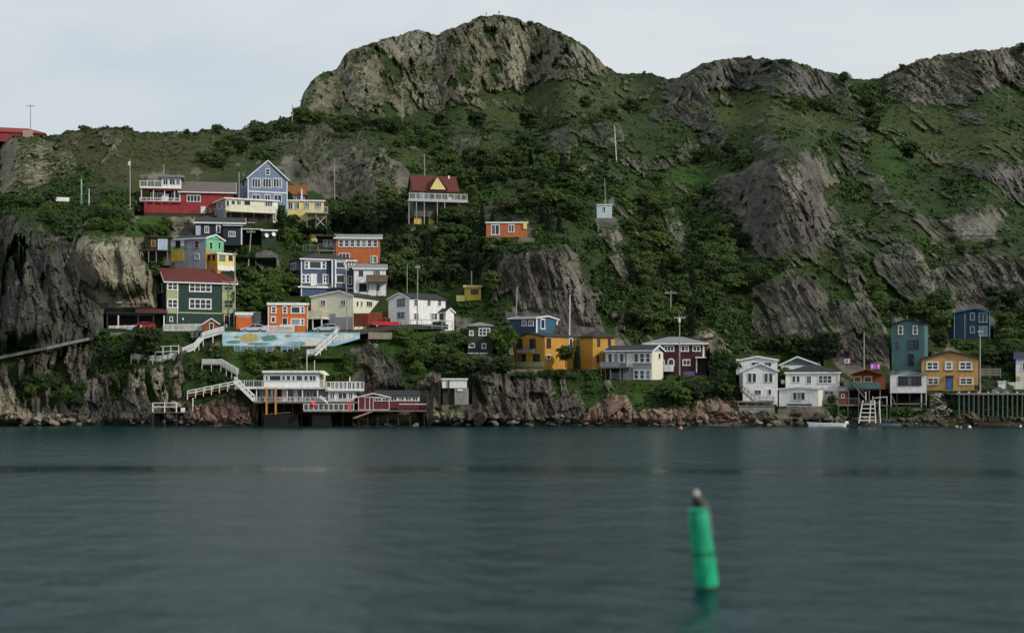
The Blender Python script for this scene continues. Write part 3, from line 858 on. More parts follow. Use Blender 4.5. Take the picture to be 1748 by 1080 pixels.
    def body(s, mat, roof, yt, yr=None, rm=None, tm=None, rx=None, o=.35, found=2.5, th=.18, gmat=None, cornermat=None):
        W, L = s.W, s.L
        H = s.zf(yt); tm = tm or TRIM; rm = rm or SHING
        g = gmat or mat
        mb = MB(); rb = MB(); tb = MB()
        if roof in ('gf', 'gfr'):
            if rx is None:
                rxu = W / 2
            else:
                rxu = s.uz('f', rx, yt)[0]
            R = s.uz('f', rx if rx else CX, yr)[1] if rx else s.zf(yr)
            mb.prism([(0, -found), (W, -found), (W, H), (rxu, R), (0, H)], 'y', 0, L)
            sl = (R - H) / max(rxu, .1); sr = (R - H) / max(W - rxu, .1)
            def chev(t0, t1):
                return [(-o, H - o * sl + t0), (rxu, R + t0), (W + o, H - o * sr + t0), (W + o, H - o * sr + t1), (rxu, R + t1), (-o, H - o * sl + t1)]
            rb.prism(chev(.01, th), 'y', -o, L + o)
            tb.prism(chev(-.06, th + .03), 'y', -o - .06, -o - .005)
        elif roof == 'gs':
            R = s.zf(yr, L / 2 * math.cos(s.psi))
            mb.prism([(0, -found), (L, -found), (L, H), (L / 2, R), (0, H)], 'x', 0, W)
            sl = (R - H) / (L / 2)
            def chev(t0, t1):
                return [(-o, H - o * sl + t0), (L / 2, R + t0), (L + o, H - o * sl + t0), (L + o, H - o * sl + t1), (L / 2, R + t1), (-o, H - o * sl + t1)]
            rb.prism(chev(.01, th), 'x', -o, W + o)
            for x0_, x1_ in ((-o - .06, -o - .005), (W + o + .005, W + o + .06)):
                tb.prism(chev(-.06, th + .03), 'x', x0_, x1_)
            tb.box(-o, W + o, -o - .07, -o - .005, H - o * sl - .06, H - o * sl + th - .03)
        elif roof == 'hip':
            R = s.zf(yr, L / 2)
            mb.box(0, W, 0, L, -found, H)
            k_ = min(W, L) / 2 * .95
            vs = [(-o, -o, H), (W + o, -o, H), (W + o, L + o, H), (-o, L + o, H), (-o, -o, H + th), (W + o, -o, H + th), (W + o, L + o, H + th), (-o, L + o, H + th),
                  (k_, L / 2, R), (W - k_, L / 2, R)]
            rb.add(vs, [(3, 2, 1, 0), (0, 1, 5, 4), (1, 2, 6, 5), (2, 3, 7, 6), (3, 0, 4, 7), (4, 5, 9, 8), (5, 6, 9), (6, 7, 8, 9), (7, 4, 8)])
            tb.box(-o - .01, W + o + .01, -o - .06, -o - .005, H - .08, H + th - .01)
            tb.box(W + o + .005, W + o + .06, -o, L + o, H - .08, H + th - .01)
        elif roof in ('flat', 'shed'):
            R = H if roof == 'flat' else s.zf(yr, L)
            mb.prism([(0, -found), (L, -found), (L, R), (0, H)], 'x', 0, W)
            sl = (R - H) / L
            rb.prism([(-o, H - o * sl + .01), (L + o, R + o * sl + .01), (L + o, R + o * sl + th), (-o, H - o * sl + th)], 'x', -o, W + o)
            tb.box(-o - .01, W + o + .01, -o - .07, -o - .005, H - o * sl - .08, H - o * sl + th + .02)
            for x0_, x1_ in ((-o - .06, -o - .005), (W + o + .005, W + o + .06)):
                tb.prism([(-o, H - o * sl - .08), (L + o, R + o * sl - .08), (L + o, R + o * sl + th + .02), (-o, H - o * sl + th + .02)], 'x', x0_, x1_)
        s.H = H
        w_ = s.mk(mb, 'wall', mat)
        r_ = s.mk(rb, 'roof', rm)
        if tb.v:
            t_ = s.mk(tb, 'fascia', tm)
        if cornermat is not None:
            q = .16
            s.mk(MB().box(-.03, q, -.03, q * .4, -.3, H - .1), 'corner_board', cornermat)
            s.mk(MB().box(W - q, W + .03, -.03, q * .9, -.3, H - .1), 'corner_board', cornermat)
        return s
    def rail(s, face, x0, x1, ytop, ybot, out, mat=None, posts=.0, solid=False, name='railing', n=None):
        """balcony railing standing `out` metres off a face"""
        u0, u1, z0, z1 = s.rect(face, x0, x1, ytop, ybot)
        mat = mat or TRIM
        mb = MB()
        s.lbox(mb, face, u0, u1, z1 - .09, z1, out - .08, out)
        s.lbox(mb, face, u0, u1, z0, z0 + .09, out - .08, out)
        n = n or max(2, int((u1 - u0) / 1.3))
        for i in range(n + 1):
            u = u0 + (u1 - u0) * i / n
            s.lbox(mb, face, u - .05, u + .05, z0 + .09, z1 - .09, out - .085, out + .005)
        if solid:
            s.lbox(mb, face, u0 + .05, u1 - .05, z0 + .09, z1 - .09, out - .06, out - .02)
        else:
            m_ = max(2, int((u1 - u0) / .28))
            for i in range(m_):
                u = u0 + (u1 - u0) * (i + .5) / m_
                s.lbox(mb, face, u - .02, u + .02, z0 + .09, z1 - .09, out - .06, out - .02)
        for uu in (u0, u1):   # returns back to the wall
            if face == 'f':
                mb.box(uu - .04, uu + .04, -out, -.01, z1 - .08, z1 - .01); mb.box(uu - .04, uu + .04, -out, -.01, z0 + .01, z0 + .08)
        return s.mk(mb, name, mat)
    def deck(s, face, x0, x1, y0, y1, out, mat=None, posts=(), ypost=None, pm=None, name='deck'):
        o = s.fbox(name, face, x0, x1, y0, y1, .02, out, mat or BWOOD)
        for px in posts:
            mb = MB(); u, zt = s.uz(face, px, y1); zb = s.uz(face, px, ypost)[1]
            s.lbox(mb, face, u - .09, u + .09, zb, zt + .02, out - .3, out - .12)
            s.mk(mb, 'post', pm or WOOD)
        return o
    def chimney(s, x, y0, y1, mat=None, w_=.4, back=2.0, name='chimney'):
        u = s.uz('f', x, y1)[0]
        mb = MB(); z1 = s.zf(y0, back); z0 = s.zf(y1, back) - .6
        mb.box(u - w_ / 2, u + w_ / 2, back, back + w_, z0, z1); mb.box(u - w_ * .62, u + w_ * .62, back - w_ * .12, back + w_ * 1.12, z1, z1 + .1)
        return s.mk(mb, name, mat or CONC)
# ------------------------------------------------------------------ houses, left to right and top to bottom
def w3(h, face, spans, y0, y1, cols=2, rows=1, **k):
    for a, b_ in spans:
        h.win(face, a, b_, y0, y1, cols, rows, **k)

# red house with the glazed white lookout
h = House('house', 'red house with white lookout room on top and long brown-roofed wing', 'house', 'red', 308, 308, None, 368, -0.01, 8) if False else House('house', 'red house with white lookout room on top and long brown-roofed wing', 'house', 'red', 308, 399, None, 368, 0, 8)
h.body(RED, 'gs', 328, 313, BSHING, TRIM, o=.5, found=.5)
h.win('f', 318.6, 342.5, 332.7, 344.7, 4)
h.win('f', 352, 362, 355, 363, 2, fm=OWOOD); h.door('f', 343.6, 350, 353, 368, WHITE)
h.fbox('porch_wall', 'f', 246, 307.8, 345, 369, -7, .3, RED)
h.fbox('veranda_room', 'f', 254, 307.5, 321.5, 344.6, -6, -1.4, DWOOD)
w3(h, 'f', [(256, 266), (268, 278), (292, 305)], 327, 342, 2, out=-1.4)
h.fbox('white_panel', 'f', 276, 288, 330, 344.5, -1.3, -.9, TRIM)
for px in (241.5, 262, 281, 298, 307):
    h.fbox('post', 'f', px - .7, px + .7, 322, 345, .0, .18, TRIM)
h.fbox('veranda_floor', 'f', 238, 308.5, 344.2, 346.5, -3, .7, RED)
h.rail('f', 239, 308, 338, 344, .6, TRIM)
h.fbox('lookout_floor', 'f', 239, 309.5, 319.6, 322.2, -5, .6, TRIM)
h.fbox('red_band', 'f', 262, 309, 322.3, 325.5, -.1, .3, RED)
h.rail('f', 239, 277, 309, 319.5, .5, TRIM)
h.fbox('lookout_room', 'f', 276, 309, 303, 319.5, -4, .1, TRIM)
w3(h, 'f', [(278, 287), (289, 299), (300.5, 307.5)], 305, 316, 2, out=.1, fw=.1)
h.fbox('lookout_roof', 'f', 270, 314.5, 299.4, 303, -5, .7, GSHING)
h.chimney(279, 284, 300, METAL, .15, 1.5, 'flue_pipe')
h.fbox('foundation', 'f', 247, 372, 364, 374, .02, .36, DWOOD)
for px in (248.5, 262, 276, 290):
    h.fbox('garden_light', 'f', px - .7, px + .7, 346.5, 348.5, .35, .5, TRIM)

h = House('house', 'pale blue gabled house with white trim and three windows in a row', 'house', 'bluegable', 410, 423, 490.5, 352, -14)
h.body(BLUEG, 'gf', 303, 275, SHING, TRIM, 456.8, cornermat=TRIM)
h.win('f', 452.9, 460.7, 288, 299, 1, 2); w3(h, 'f', [(429.6, 444.8), (448, 463), (466, 481)], 304.4, 320.7, 3)
h.fbox('band', 'f', 423.5, 490, 327, 329, .0, .06, TRIM)
w3(h, 'f', [(430, 444), (451.5, 461.5), (467, 481)], 332, 345, 2)
w3(h, 'l', [(413, 419)], 308, 320, 1)
h.win('f', 454.5, 459, 279, 284, 1, fw=.08)

h = House('house', 'small house with rust brown roof beside the pale blue gabled house', 'house', depth_s(505, 350) + 2, 490, 521, None, 352, 0, 6)
h.body(BLUEG, 'gs', 331, 318, RUST, RUST, o=.4); w3(h, 'f', [(498, 506), (509, 517)], 334, 342, 2)
h.fbox('chimney', 'f', 514, 516.5, 323, 342, .5, .8, TRIM)

h = House('house', 'grey and cream house with long cream balcony on dark posts', 'house', 'greybalc', 361, 385, 474, 378, -15)
h.body(CREAMW, 'flat', 339, None, GSHING, TRIM, o=.3)
h.fbox('side_cladding', 'l', 361.6, 384.6, 342, 377, .0, .05, GREYW)
w3(h, 'l', [(366, 370), (373, 379)], 345, 358, 1, out=.05)
w3(h, 'f', [(386, 391.5), (394.5, 401.5), (404, 411.5)], 341.8, 352, 1, fw=.09); h.door('f', 417, 427, 343, 361, DNAVY); h.win('f', 452, 465, 342.5, 353, 3)
h.deck('f', 388, 467, 362, 364, 1.6, CREAMW, (391, 410, 430, 450, 465), 378, DWOOD); h.rail('f', 389, 466.6, 352, 362, 1.58, CREAMW, solid=True)
h.fbox('basement_wall', 'f', 386, 466, 364.5, 379, .0, .06, DWOOD)
h.fbox('white_corner', 'f', 466.5, 474, 342, 366, .0, .12, TRIM)

h = House('house', 'yellow house with white railed deck raised on braced stilts', 'house', 'yellowdeck', 488, 553, None, 366, 0, 6)
h.body(YELLOW, 'flat', 343.5, None, GSHING, TRIM, o=.25, found=6)
w3(h, 'f', [(492, 500), (503, 511)], 345, 357, 2, fw=.08); w3(h, 'f', [(519, 528), (537, 549)], 345, 357, 3, fw=.09)
h.deck('f', 521, 560, 364.5, 366.5, 2.0, WOOD, (524, 540, 557), 392, WOOD); h.rail('f', 522, 559.5, 354.5, 364.5, 1.98, DIRTYW)
mb = MB(); u0, z0 = h.uz('f', 538, 370); u1, z1 = h.uz('f', 556, 389)
mb.bar((u0, -1.7, z0), (u1, -1.7, z1), .12, .12); mb.bar((u1, -1.72, z0), (u0, -1.72, z1), .12, .12); h.mk(mb, 'brace', DIRTYW)
h.chimney(515, 324, 342, TRIM, .22, 1.0, 'flue_pipe')

h = House('house', 'near-black navy house with shallow dark roof and white-framed windows', 'house', 'darknavy', 334, 416, None, 418, 0, 8)
h.body(DNAVY, 'shed', 381.5, 374, SHING, TRIM, o=.4)
h.fbox('blue_panel', 'f', 334, 342.5, 385, 402, .0, .08, SKYB)
w3(h, 'f', [(349, 357)], 386, 398, 2); h.win('f', 368.7, 376.7, 384, 398, 1, fw=.22)
h.fbox('front_block', 'f', 381, 413, 388, 420, -.5, 1.4, DNAVY); h.fbox('front_roof', 'f', 380, 415, 386.5, 388, -.6, 1.8, SHING)
h.fbox('front_fascia', 'f', 380, 415, 386, 387, 1.8, 1.87, TRIM)
h.win('f', 390, 402, 396, 405.6, 3, out=1.4); h.fbox('corner_post', 'f', 411.3, 413.4, 388, 419, 1.3, 1.5, TRIM)
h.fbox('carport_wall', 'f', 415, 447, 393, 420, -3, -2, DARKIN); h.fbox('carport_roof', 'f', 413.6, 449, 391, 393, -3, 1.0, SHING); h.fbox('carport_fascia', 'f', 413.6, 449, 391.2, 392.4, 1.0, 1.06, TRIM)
h = House('shed', 'dark green shed with two white dishes beside the navy house', 'shed', LOTS['darknavy'][4] - .2, 447, 472, None, 421, 0, 3.5)
h.body(OLIVE, 'flat', 394, None, SHING, TRIM, o=.2)
for px, py in ((455, 402), (467, 400)):
    mb = MB(); u, z = h.uz('f', px, py)
    mb.lathe([(.02, -.05), (.30, .02), (.42, .12), (.40, .13), (.05, .02)], 12)
    o = h.mk(mb, 'satellite_dish', TRIM); o.location = (u, -.25, z); o.rotation_euler = (math.radians(80), 0, .4)

# three-coloured house
h = House('house', 'white and grey house with mint green gable end and yellow lower corner', 'house', 'tricolour', 292, 351, 382, 458, 32)
h.body(GREYW, 'gs', 406.5, 401.5, SHING, TRIM, o=.25)
h.fbox('mint_cladding', 'r', 351.3, 381.6, 407.5, 429, .0, .05, MINT)
mb = MB()
Lr = h.L; Hh = h.zf(406.5); Rr = h.zf(401.5, Lr / 2)
mb.prism([(0.02, Hh - .02), (Lr - .02, Hh - .02), (Lr / 2, Rr - .05)], 'x', h.W + .002, h.W + .05); h.mk(mb, 'mint_gable', MINT)
h.fbox('ochre_cladding', 'r', 351.3, 381.6, 429.3, 458, .0, .04, OCHRE)
w3(h, 'r', [(357, 362), (371.5, 376)], 413, 426, 1, out=.05, fw=.07)
h.fbox('white_cladding', 'f', 292, 314, 407.5, 420, .0, .07, TRIM); h.fbox('mint_band', 'f', 292, 314, 420.2, 425, .0, .07, MINT); h.fbox('yellow_cladding', 'f', 292, 314, 425.2, 446, .0, .07, BYELLOW)
h.win('f', 300.5, 308.5, 411, 422.5, 1, 2, out=.07, fm=DNAVY); w3(h, 'f', [(316, 320.5), (332, 340)], 411, 424, 1, 2, fm=GREYW); h.win('f', 332.5, 340.5, 433, 443, 2)
h2 = House('house', 'low pale yellow flat-roofed annex with white base and two dark windows', 'house', LOTS['tricolour'][4] - 1.0, 352, 370.5, 400, 462, 52)
h2.body(OCHRE, 'flat', 432.5, None, DIRTYW, TRIM, o=.15)  # shaded front is painted ochre, a darker copy of the pale lit side
h2.fbox('lit_side_cladding', 'r', 371, 400, 433, 453, .0, .05, YELLOW); h2.fbox('white_base', 'r', 371, 400, 453.2, 462, .0, .07, TRIM)
w3(h2, 'r', [(374.5, 384), (390, 396.5)], 435.6, 445, 1, out=.05, fm=DWOOD, fw=.06); w3(h2, 'f', [(356, 359), (363, 367)], 435, 444, 1, fm=DWOOD, fw=.06)

h = House('cabin', 'dark timber cabin with light blue door on a raised deck above the boulder', 'cabin', 'shack', 256, 292, None, 429, 0, 4)
h.body(DWOOD, 'flat', 405.5, None, SHING, DWOOD, o=.25)
h.door('f', 270.5, 284.7, 409, 427, SKYB); h.win('f', 258, 265.5, 410, 421, 1, fm=OWOOD)
h.deck('f', 236, 292, 428, 430, 2.2, DWOOD, (240, 254, 267, 286), 449, WOOD); h.rail('f', 236, 268, 420, 428, 2.15, DWOOD)

# green house with the red roof
h = House('house', 'tall dark green house with red shingle roof and pale green window bays', 'house', 'redroof', 268, 283, 401, 556, -13)
h.body(DGREEN, 'gs', 479, 458, RSHING, TRIM, o=.45)
for a, b_ in ((284, 304.4), (379, 400)):
    h.fbox('bay_panel', 'f', a, b_, 480.5, 535, .0, .12, PALEG)
w3(h, 'f', [(285, 303.5)], 481.5, 495.5, 2, 2, out=.12, fw=.2); w3(h, 'f', [(285, 303.5)], 510, 526, 2, 2, out=.12, fw=.2)
w3(h, 'f', [(380.5, 399)], 482, 497, 2, 2, out=.12, fw=.22, fm=PALEG); w3(h, 'f', [(380.5, 399)], 511, 527, 2, 2, out=.12, fw=.22, fm=PALEG)
h.win('f', 322.5, 361, 482, 498.6, 4, 2, fw=.2); h.win('f', 322.5, 361, 509.6, 527.8, 4, 2, fw=.2)
h.fbox('band', 'f', 304.6, 379, 533, 535.2, .0, .1, PALEG); h.fbox('corner_board', 'f', 398.6, 401, 480, 556, .13, .2, TRIM)
h.door('f', 383, 391, 537.5, 555.5, MAROON); h.win('f', 289, 295, 540, 549, 1)
h.fbox('porch_lamp', 'f', 310.5, 313, 543, 546, .0, .3, TRIM); h.win('l', 271, 277, 485, 500, 1); h.fbox('drain_pipe', 'f', 301.6, 302.6, 480, 552, .13, .22, TRIM)

h = House('carport', 'long dark carport with green beam against the tan boulder', 'carport', LOTS['carport'][4] + 1, 181, 275, None, 560, 0, 4)
mb = MB(); u1 = h.W
mb.box(0, u1, 3.6, 3.9, -1, h.zf(536)); h.mk(mb, 'back_wall', DWOOD)
h.fbox('beam', 'f', 181, 264, 535, 538, -.3, .05, DGREEN); h.fbox('roof', 'f', 180, 284, 533.2, 535, -4, .4, SHING)
mb = MB(); ua, za = h.uz('f', 231, 533); ub, _ = h.uz('f', 286, 533); _, zb = h.uz('f', 250, 524.5)
mb.prism([(0, za + .01), (4, za + .01), (4, zb), (3.2, zb)], 'x', ua, ub); h.mk(mb, 'roof', RSHING)
for px in (183, 202, 236, 262, 280):
    h.fbox('post', 'f', px - 1, px + 1, 538, 560, -.25, -.02, TRIM if px in (202, 280) else DGREEN)

h = House('garage', 'small bright orange garage with white fascia and grey annex', 'garage', 'orangeshed', 403, 430, None, 562, 0, 5)
h.body(ORANGE, 'flat', 537.5, None, GSHING, TRIM, o=.15, th=.5)
h.fbox('garage_door', 'f', 406, 428, 541, 561, .0, .05, ORANGE); h.fbox('door_frame', 'f', 405, 429, 539.6, 541, .0, .08, DIRTYW)
h.fbox('annex', 'f', 430.5, 445.5, 533, 560, -4, -.8, GREYW); h.fbox('annex_roof', 'f', 430, 446, 532, 533, -4.2, -.6, DIRTYW)

h = House('house', 'bright orange two-storey house with white corner boards on the road', 'house', 'orange', 457.5, 525.5, None, 567, 0, 7)
h.body(ORANGE, 'flat', 520.5, None, GSHING, TRIM, o=.2, th=.38, cornermat=TRIM)
h.win('f', 462.5, 472, 522.5, 535, 1, 2, fw=.2); h.win('f', 481.8, 490.6, 522.5, 535.5, 1, 2, fw=.2); h.win('f', 496, 513, 522.5, 535.5, 1, fw=.2); h.win('f', 513, 519.7, 522.5, 535.5, 1, 2, fw=.2)
h.win('f', 462, 471, 539.6, 551, 1, fw=.22); h.door('f', 482.5, 490, 543, 559, DNAVY); h.win('f', 496, 513, 543.5, 556, 1, fw=.2, glass=GREYW); h.win('f', 513, 519.7, 543.5, 556, 1, 2, fw=.2)
h.fbox('window_box', 'f', 478, 500, 554, 558, .15, .5, TRIM)

h = House('house', 'cream house with wide gable, grey basement and dark roof', 'house', 'cream', 531, 603, 663, 562, 24)
h.body(CREAMW, 'gf', 505.5, 497, SHING, TRIM, 580, o=.25, th=.14)
w3(h, 'f', [(547, 556), (582, 590)], 512, 522, 2, fw=.08); h.fbox('basement', 'f', 562, 602.6, 541, 562, .0, .08, GREYW); h.fbox('hatch', 'f', 563, 573, 535, 541, .0, .1, GREYW)
w3(h, 'r', [(608, 611.5), (615, 618.5), (647, 650), (658, 661)], 514, 523, 1, fw=.07); h.win('r', 625, 635, 514, 523.5, 3, fw=.08)
h.deck('f', 525.5, 562, 543, 545.5, 3.0, CREAMW, (527, 545, 560), 566, TRIM); h.rail('f', 526, 561.5, 531.5, 543, 2.95, CREAMW, solid=True)
h.fbox('parking_bay_shade', 'f', 532, 561, 546, 565, .0, .1, DARKIN)  # black sheet paints the shade under the deck

h = House('house', 'navy blue house with white trim, bay window and white front door', 'house', 'navywhite', 497, 514, 605, 505, -16)
h.body(NAVY if False else paint('slate_blue_paint', (.060, .095, .165), .6, .12, .14), 'hip', 442.5, 432.5, SHING, TRIM, o=.4, cornermat=TRIM)
SL = MATS['slate_blue_paint']
h.win('f', 519.7, 527, 445, 459.5, 1, 2, fw=.2); h.win('f', 527, 549, 445, 459.5, 1, fw=.2); h.win('f', 549, 556.6, 445, 459.5, 1, 2, fw=.2)
h.fbox('bay', 'f', 563.6, 589, 444, 491, -.1, 1.0, SL)
for px in (564.4, 570, 588):
    h.fbox('bay_trim', 'f', px - 1, px + 1, 444, 491, .98, 1.08, TRIM)
h.win('f', 570.6, 586, 446, 459, 1, out=1.0, fw=.16); h.win('f', 570.6, 586, 469, 484, 1, out=1.0, fw=.16)
h.win('f', 594.5, 601, 446, 457, 1, 2, fw=.18); h.win('f', 593.5, 601, 471, 486, 1, 2, fw=.2)
w3(h, 'f', [(515, 521.5), (522, 529)], 468, 483, 1, 2, fw=.18); h.door('f', 531, 540, 468, 487.6, WHITE); h.win('f', 550.5, 561, 468, 483.5, 2, 2, fw=.2)
h.fbox('band', 'f', 508, 603, 489.6, 492, .0, .35, TRIM); h.rail('f', 541, 563, 484.5, 489.6, .33, TRIM); h.fbox('oriel', 'l', 498, 513, 446, 464, .0, .5, NAVY); h.win('l', 501, 510, 449, 461, 2, out=.5)

h = House('house', 'terracotta orange house with a row of seven white windows and brown porch', 'house', 'orangeup', 573, 649, None, 452, 0, 7)
h.body(ORANGE2, 'shed', 407, 402, GSHING, TRIM, o=.4)
for i in range(7):
    h.win('f', 577.7 + i * 9.75, 586.6 + i * 9.75, 409, 421.7, 1, 2, fw=.17)
h.win('f', 636, 644.6, 436.5, 449, 1, 2, fw=.2); h.win('f', 631.5, 635.5, 436.5, 449, 1, 2, fw=.1); h.win('f', 577.7, 597, 432, 445, 3, fw=.14)
h.fbox('porch_wall', 'f', 541, 572.6, 404, 428, -5, -1.5, DWOOD); h.fbox('porch_roof', 'f', 539, 573, 401, 403.6, -5, .3, DWOOD)
w3(h, 'f', [(551, 557), (558, 564), (565, 570)], 408, 420, 1, out=-1.5, fw=.1)
h.deck('f', 541, 572.6, 427.6, 429.4, .6, WOOD, (545, 570), 440, WOOD); h.rail('f', 543, 571.5, 416.5, 427.6, .58, WOOD); h.rail('f', 518, 542, 417.5, 428, .3, WOOD)

h = House('house', 'white house with grey roof and brown panelled balcony', 'house', 'whitebalc', 604, 658.5, None, 503, 0, 6)
h.body(WHITE, 'shed', 459, 452.5, GSHING, TRIM, o=.25)
h.win('f', 613, 620, 462, 471, 1, 2, fm=DWOOD, fw=.07); h.win('f', 637.6, 649, 460.5, 471.5, 3, fw=.09); h.deck('f', 625, 661.3, 480, 482, 1.5, BWOOD, (627, 659.5), 505, WOOD); h.rail('f', 625.5, 661, 470, 480, 1.48, BWOOD, solid=True)
h.fbox('garage_shade', 'f', 613, 629, 483.5, 498, .0, .05, DARKIN); h.win('f', 643, 648, 485, 495, 1, fm=DWOOD, fw=.07)  # flat black panel paints the dark inside of the garage

h = House('house', 'white two-storey house with dark roof and blue-framed gable window', 'house', 'whiteannex', 663, 699, 760.5, 560, 50)
h.body(WHITE, 'gf', 509, 500.5, SHING, TRIM, 682, o=.25, th=.14)
BLF = paint('blue_window_frame', (.12, .16, .34), .6, .1)
h.win('f', 678, 691, 509.8, 523, 2, 2, fm=BLF, fw=.14); h.win('f', 678, 691, 532, 544, 2, 2, fm=SKYB, fw=.14)
w3(h, 'r', [(729, 735), (747, 753), (706.5, 712)], 511, 522, 1, 2, fw=.1); w3(h, 'r', [(735, 746.5), (706, 715)], 534, 546, 2, 2, fw=.12)
h2 = House('porch', 'small white entrance annex with dark gable roof on the white house', 'porch', LOTS['whiteannex'][4] - 3.5, 749, 761, 775, 560, 48)
h2.body(WHITE, 'gs', 533, 527, SHING, TRIM, o=.2, found=3); h2.win('f', 751.5, 757, 535.5, 545, 1, fm=DNAVY, fw=.1); h2.fbox('bin', 'f', 746, 760, 549, 559, .3, 1.1, DGREEN)
h2.fbox('cellar_wall', 'r', 754, 770, 560, 575, -2, .25, WHITE)

# chalet
h = House('house', 'hillside chalet with dark red roof, yellow gable and railed deck on posts', 'house', 'chalet', 697, 706.5, 781, 350, -10)
h.body(paint('sage_paint', (.10, .12, .09), .7, .2, .14), 'gs', 324, 300.5, RSHING, RSHING, o=.3)
mb = MB(); ua, za = h.uz('f', 733, 323.7); ub, _ = h.uz('f', 760, 323.7); um, zt = h.uz('f', 746, 302)
mb.prism([(ua, za), (ub, za), (um, zt)], 'y', -.75, 2.8); h.mk(mb, 'gable', YELLOW)
mb = MB(); mb.prism([(ua - .35, za - .05), (um, zt + .02), (ub + .35, za - .05), (ub + .35, za + .13), (um, zt + .22), (ua - .35, za + .13)], 'y', -.9, 3.6); h.mk(mb, 'gable_roof', RSHING)
h.door('f', 717.5, 723, 326, 342, BLUED); w3(h, 'f', [(734.5, 741), (742, 750), (751, 759), (763, 768), (769.5, 775)], 325.5, 338, 1, fw=.08, fm=paint('sage_trim', (.16, .19, .17), .7, .1))
h.deck('f', 694, 795, 343, 346.6, 2.2, METAL, (695.5, 708, 721.5, 743.7, 756), 384, POLE); h.rail('f', 696, 794, 332.5, 343, 2.18, DIRTYW, n=9)
h.fbox('lower_wall', 'f', 707, 746, 347, 388, -2, -.6, DNAVY); h.fbox('yellow_panel', 'f', 707.5, 720, 363, 382, -.62, -.5, BYELLOW); h.fbox('yellow_panel', 'f', 732, 745, 350, 382, -.62, -.48, BYELLOW)
h.chimney(771, 299, 308, TRIM, .35, 3.0); h.fbox('deck_chair', 'f', 763, 768, 338, 342.5, 1.0, 1.8, TRIM)

h = House('cabin', 'low orange cabin with white glazed door among the dark trees', 'cabin', 'cabin', 830, 900, None, 403, 0, 5)
h.body(ORANGE2, 'flat', 380.5, None, GSHING, TRIM, o=.15); h.win('f', 838, 853, 383, 401.5, 2, fw=.18, name='glazed_door'); h.win('f', 867.5, 878, 383, 397, 2, fw=.16)
h.fbox('yellow_panel', 'f', 893, 899.5, 378.5, 391, .0, .25, YELLOW)

h = House('hut', 'tiny pale blue-white hut perched on a rock spur', 'hut', 'hut', 1018.7, 1044.8, None, 374, 0, 2.6)
h.body(SKYB if False else paint('ice_blue_paint', (.50, .58, .64), .6, .1), 'flat', 349.5, None, TRIM, TRIM, o=.1, th=.1); h.win('f', 1029.5, 1034, 353, 361, 1, fm=TRIM, fw=.08)

h = House('house', 'bright yellow house almost hidden by dark trees', 'house', 'yellowhid', 793, 821, None, 513, 0, 5)
h.body(BYELLOW, 'flat', 490, None, YELLOW, YELLOW, o=.2, th=.35); h.win('f', 804, 816, 494, 502, 2, fm=DWOOD); h.fbox('lean_to', 'f', 779, 793, 504, 514, -3, .2, YELLOW)

h = House('house', 'small dark green house with grey hip roof and white-framed windows', 'house', 'greensmall', 798, 841, None, 603, 0, 6)
h.body(OLIVE, 'hip', 556.5, 550, GSHING, WOOD, o=.2)
h.win('f', 801, 808.5, 564, 573, 1, fw=.16); h.win('f', 817, 837, 559.5, 573.4, 3, 2, fw=.16); h.win('f', 800, 811, 585.5, 593.7, 1, fw=.18); h.win('f', 822, 830, 585.5, 595, 1, fw=.14)
h.fbox('sill_band', 'f', 798, 832, 602, 603.5, .0, .08, TRIM)

h = House('house', 'blue house with white-trimmed corner and flat roof under the cliff', 'house', 'bluemono', 869, 914.4, 952, 580, 28)
h.body(NAVY, 'gs', 543, 540, GSHING, TRIM, o=.25, th=.14)
h.fbox('blue_cladding', 'r', 914.8, 951.7, 543.5, 580, .0, .04, TEALB); w3(h, 'f', [(891, 899), (902, 911)], 546.7, 556.7, 2, fw=.12); h.win('r', 922, 929.5, 543.8, 562, 1, out=.04, fw=.2)
for px in (915.6, 950.6):
    h.fbox('corner_board', 'r', px - 1, px + 1, 543, 580, .04, .09, TRIM)

h = House('house', 'ochre yellow house with rounded dark gable and grey window balcony', 'house', 'ochre', 878, 930, 984, 626, 42)
h.body(OCHRE, 'gf', 574.5, 568.5, SHING, DWOOD, 904, o=.2, th=.14)
w3(h, 'f', [(881, 892), (904.4, 914.4)], 578, 595.6, 2, fm=DWOOD, fw=.1); w3(h, 'f', [(885.6, 898), (910, 922)], 604, 617, 2, fm=DWOOD, fw=.1)
h.rail('f', 887, 916, 596, 602, .8, GREYW, solid=True); h.fbox('base_panel', 'f', 880, 930, 617.5, 626, .0, .1, PALEG)
h.win('r', 933, 940, 577, 594, 1, fm=DWOOD, fw=.1); h.win('r', 971, 977, 577, 598, 1, fm=TRIM, fw=.14); h.win('r', 933, 939.5, 605, 613, 1, fm=TRIM, fw=.14)
h2 = House('house', 'second ochre yellow block with dark pyramid roof and narrow windows', 'house', LOTS['ochre'][4] + 1.5, 990, 1012, 1049, 622, 58)
h2.body(OCHRE, 'hip', 575, 562, SHING, DWOOD, o=.3)
w3(h2, 'r', [(1019.6, 1024), (1038, 1042.5)], 578, 591, 1, fm=DWOOD, fw=.07); h2.win('r', 1018, 1022.5, 606, 618, 1, fm=DWOOD, fw=.07)

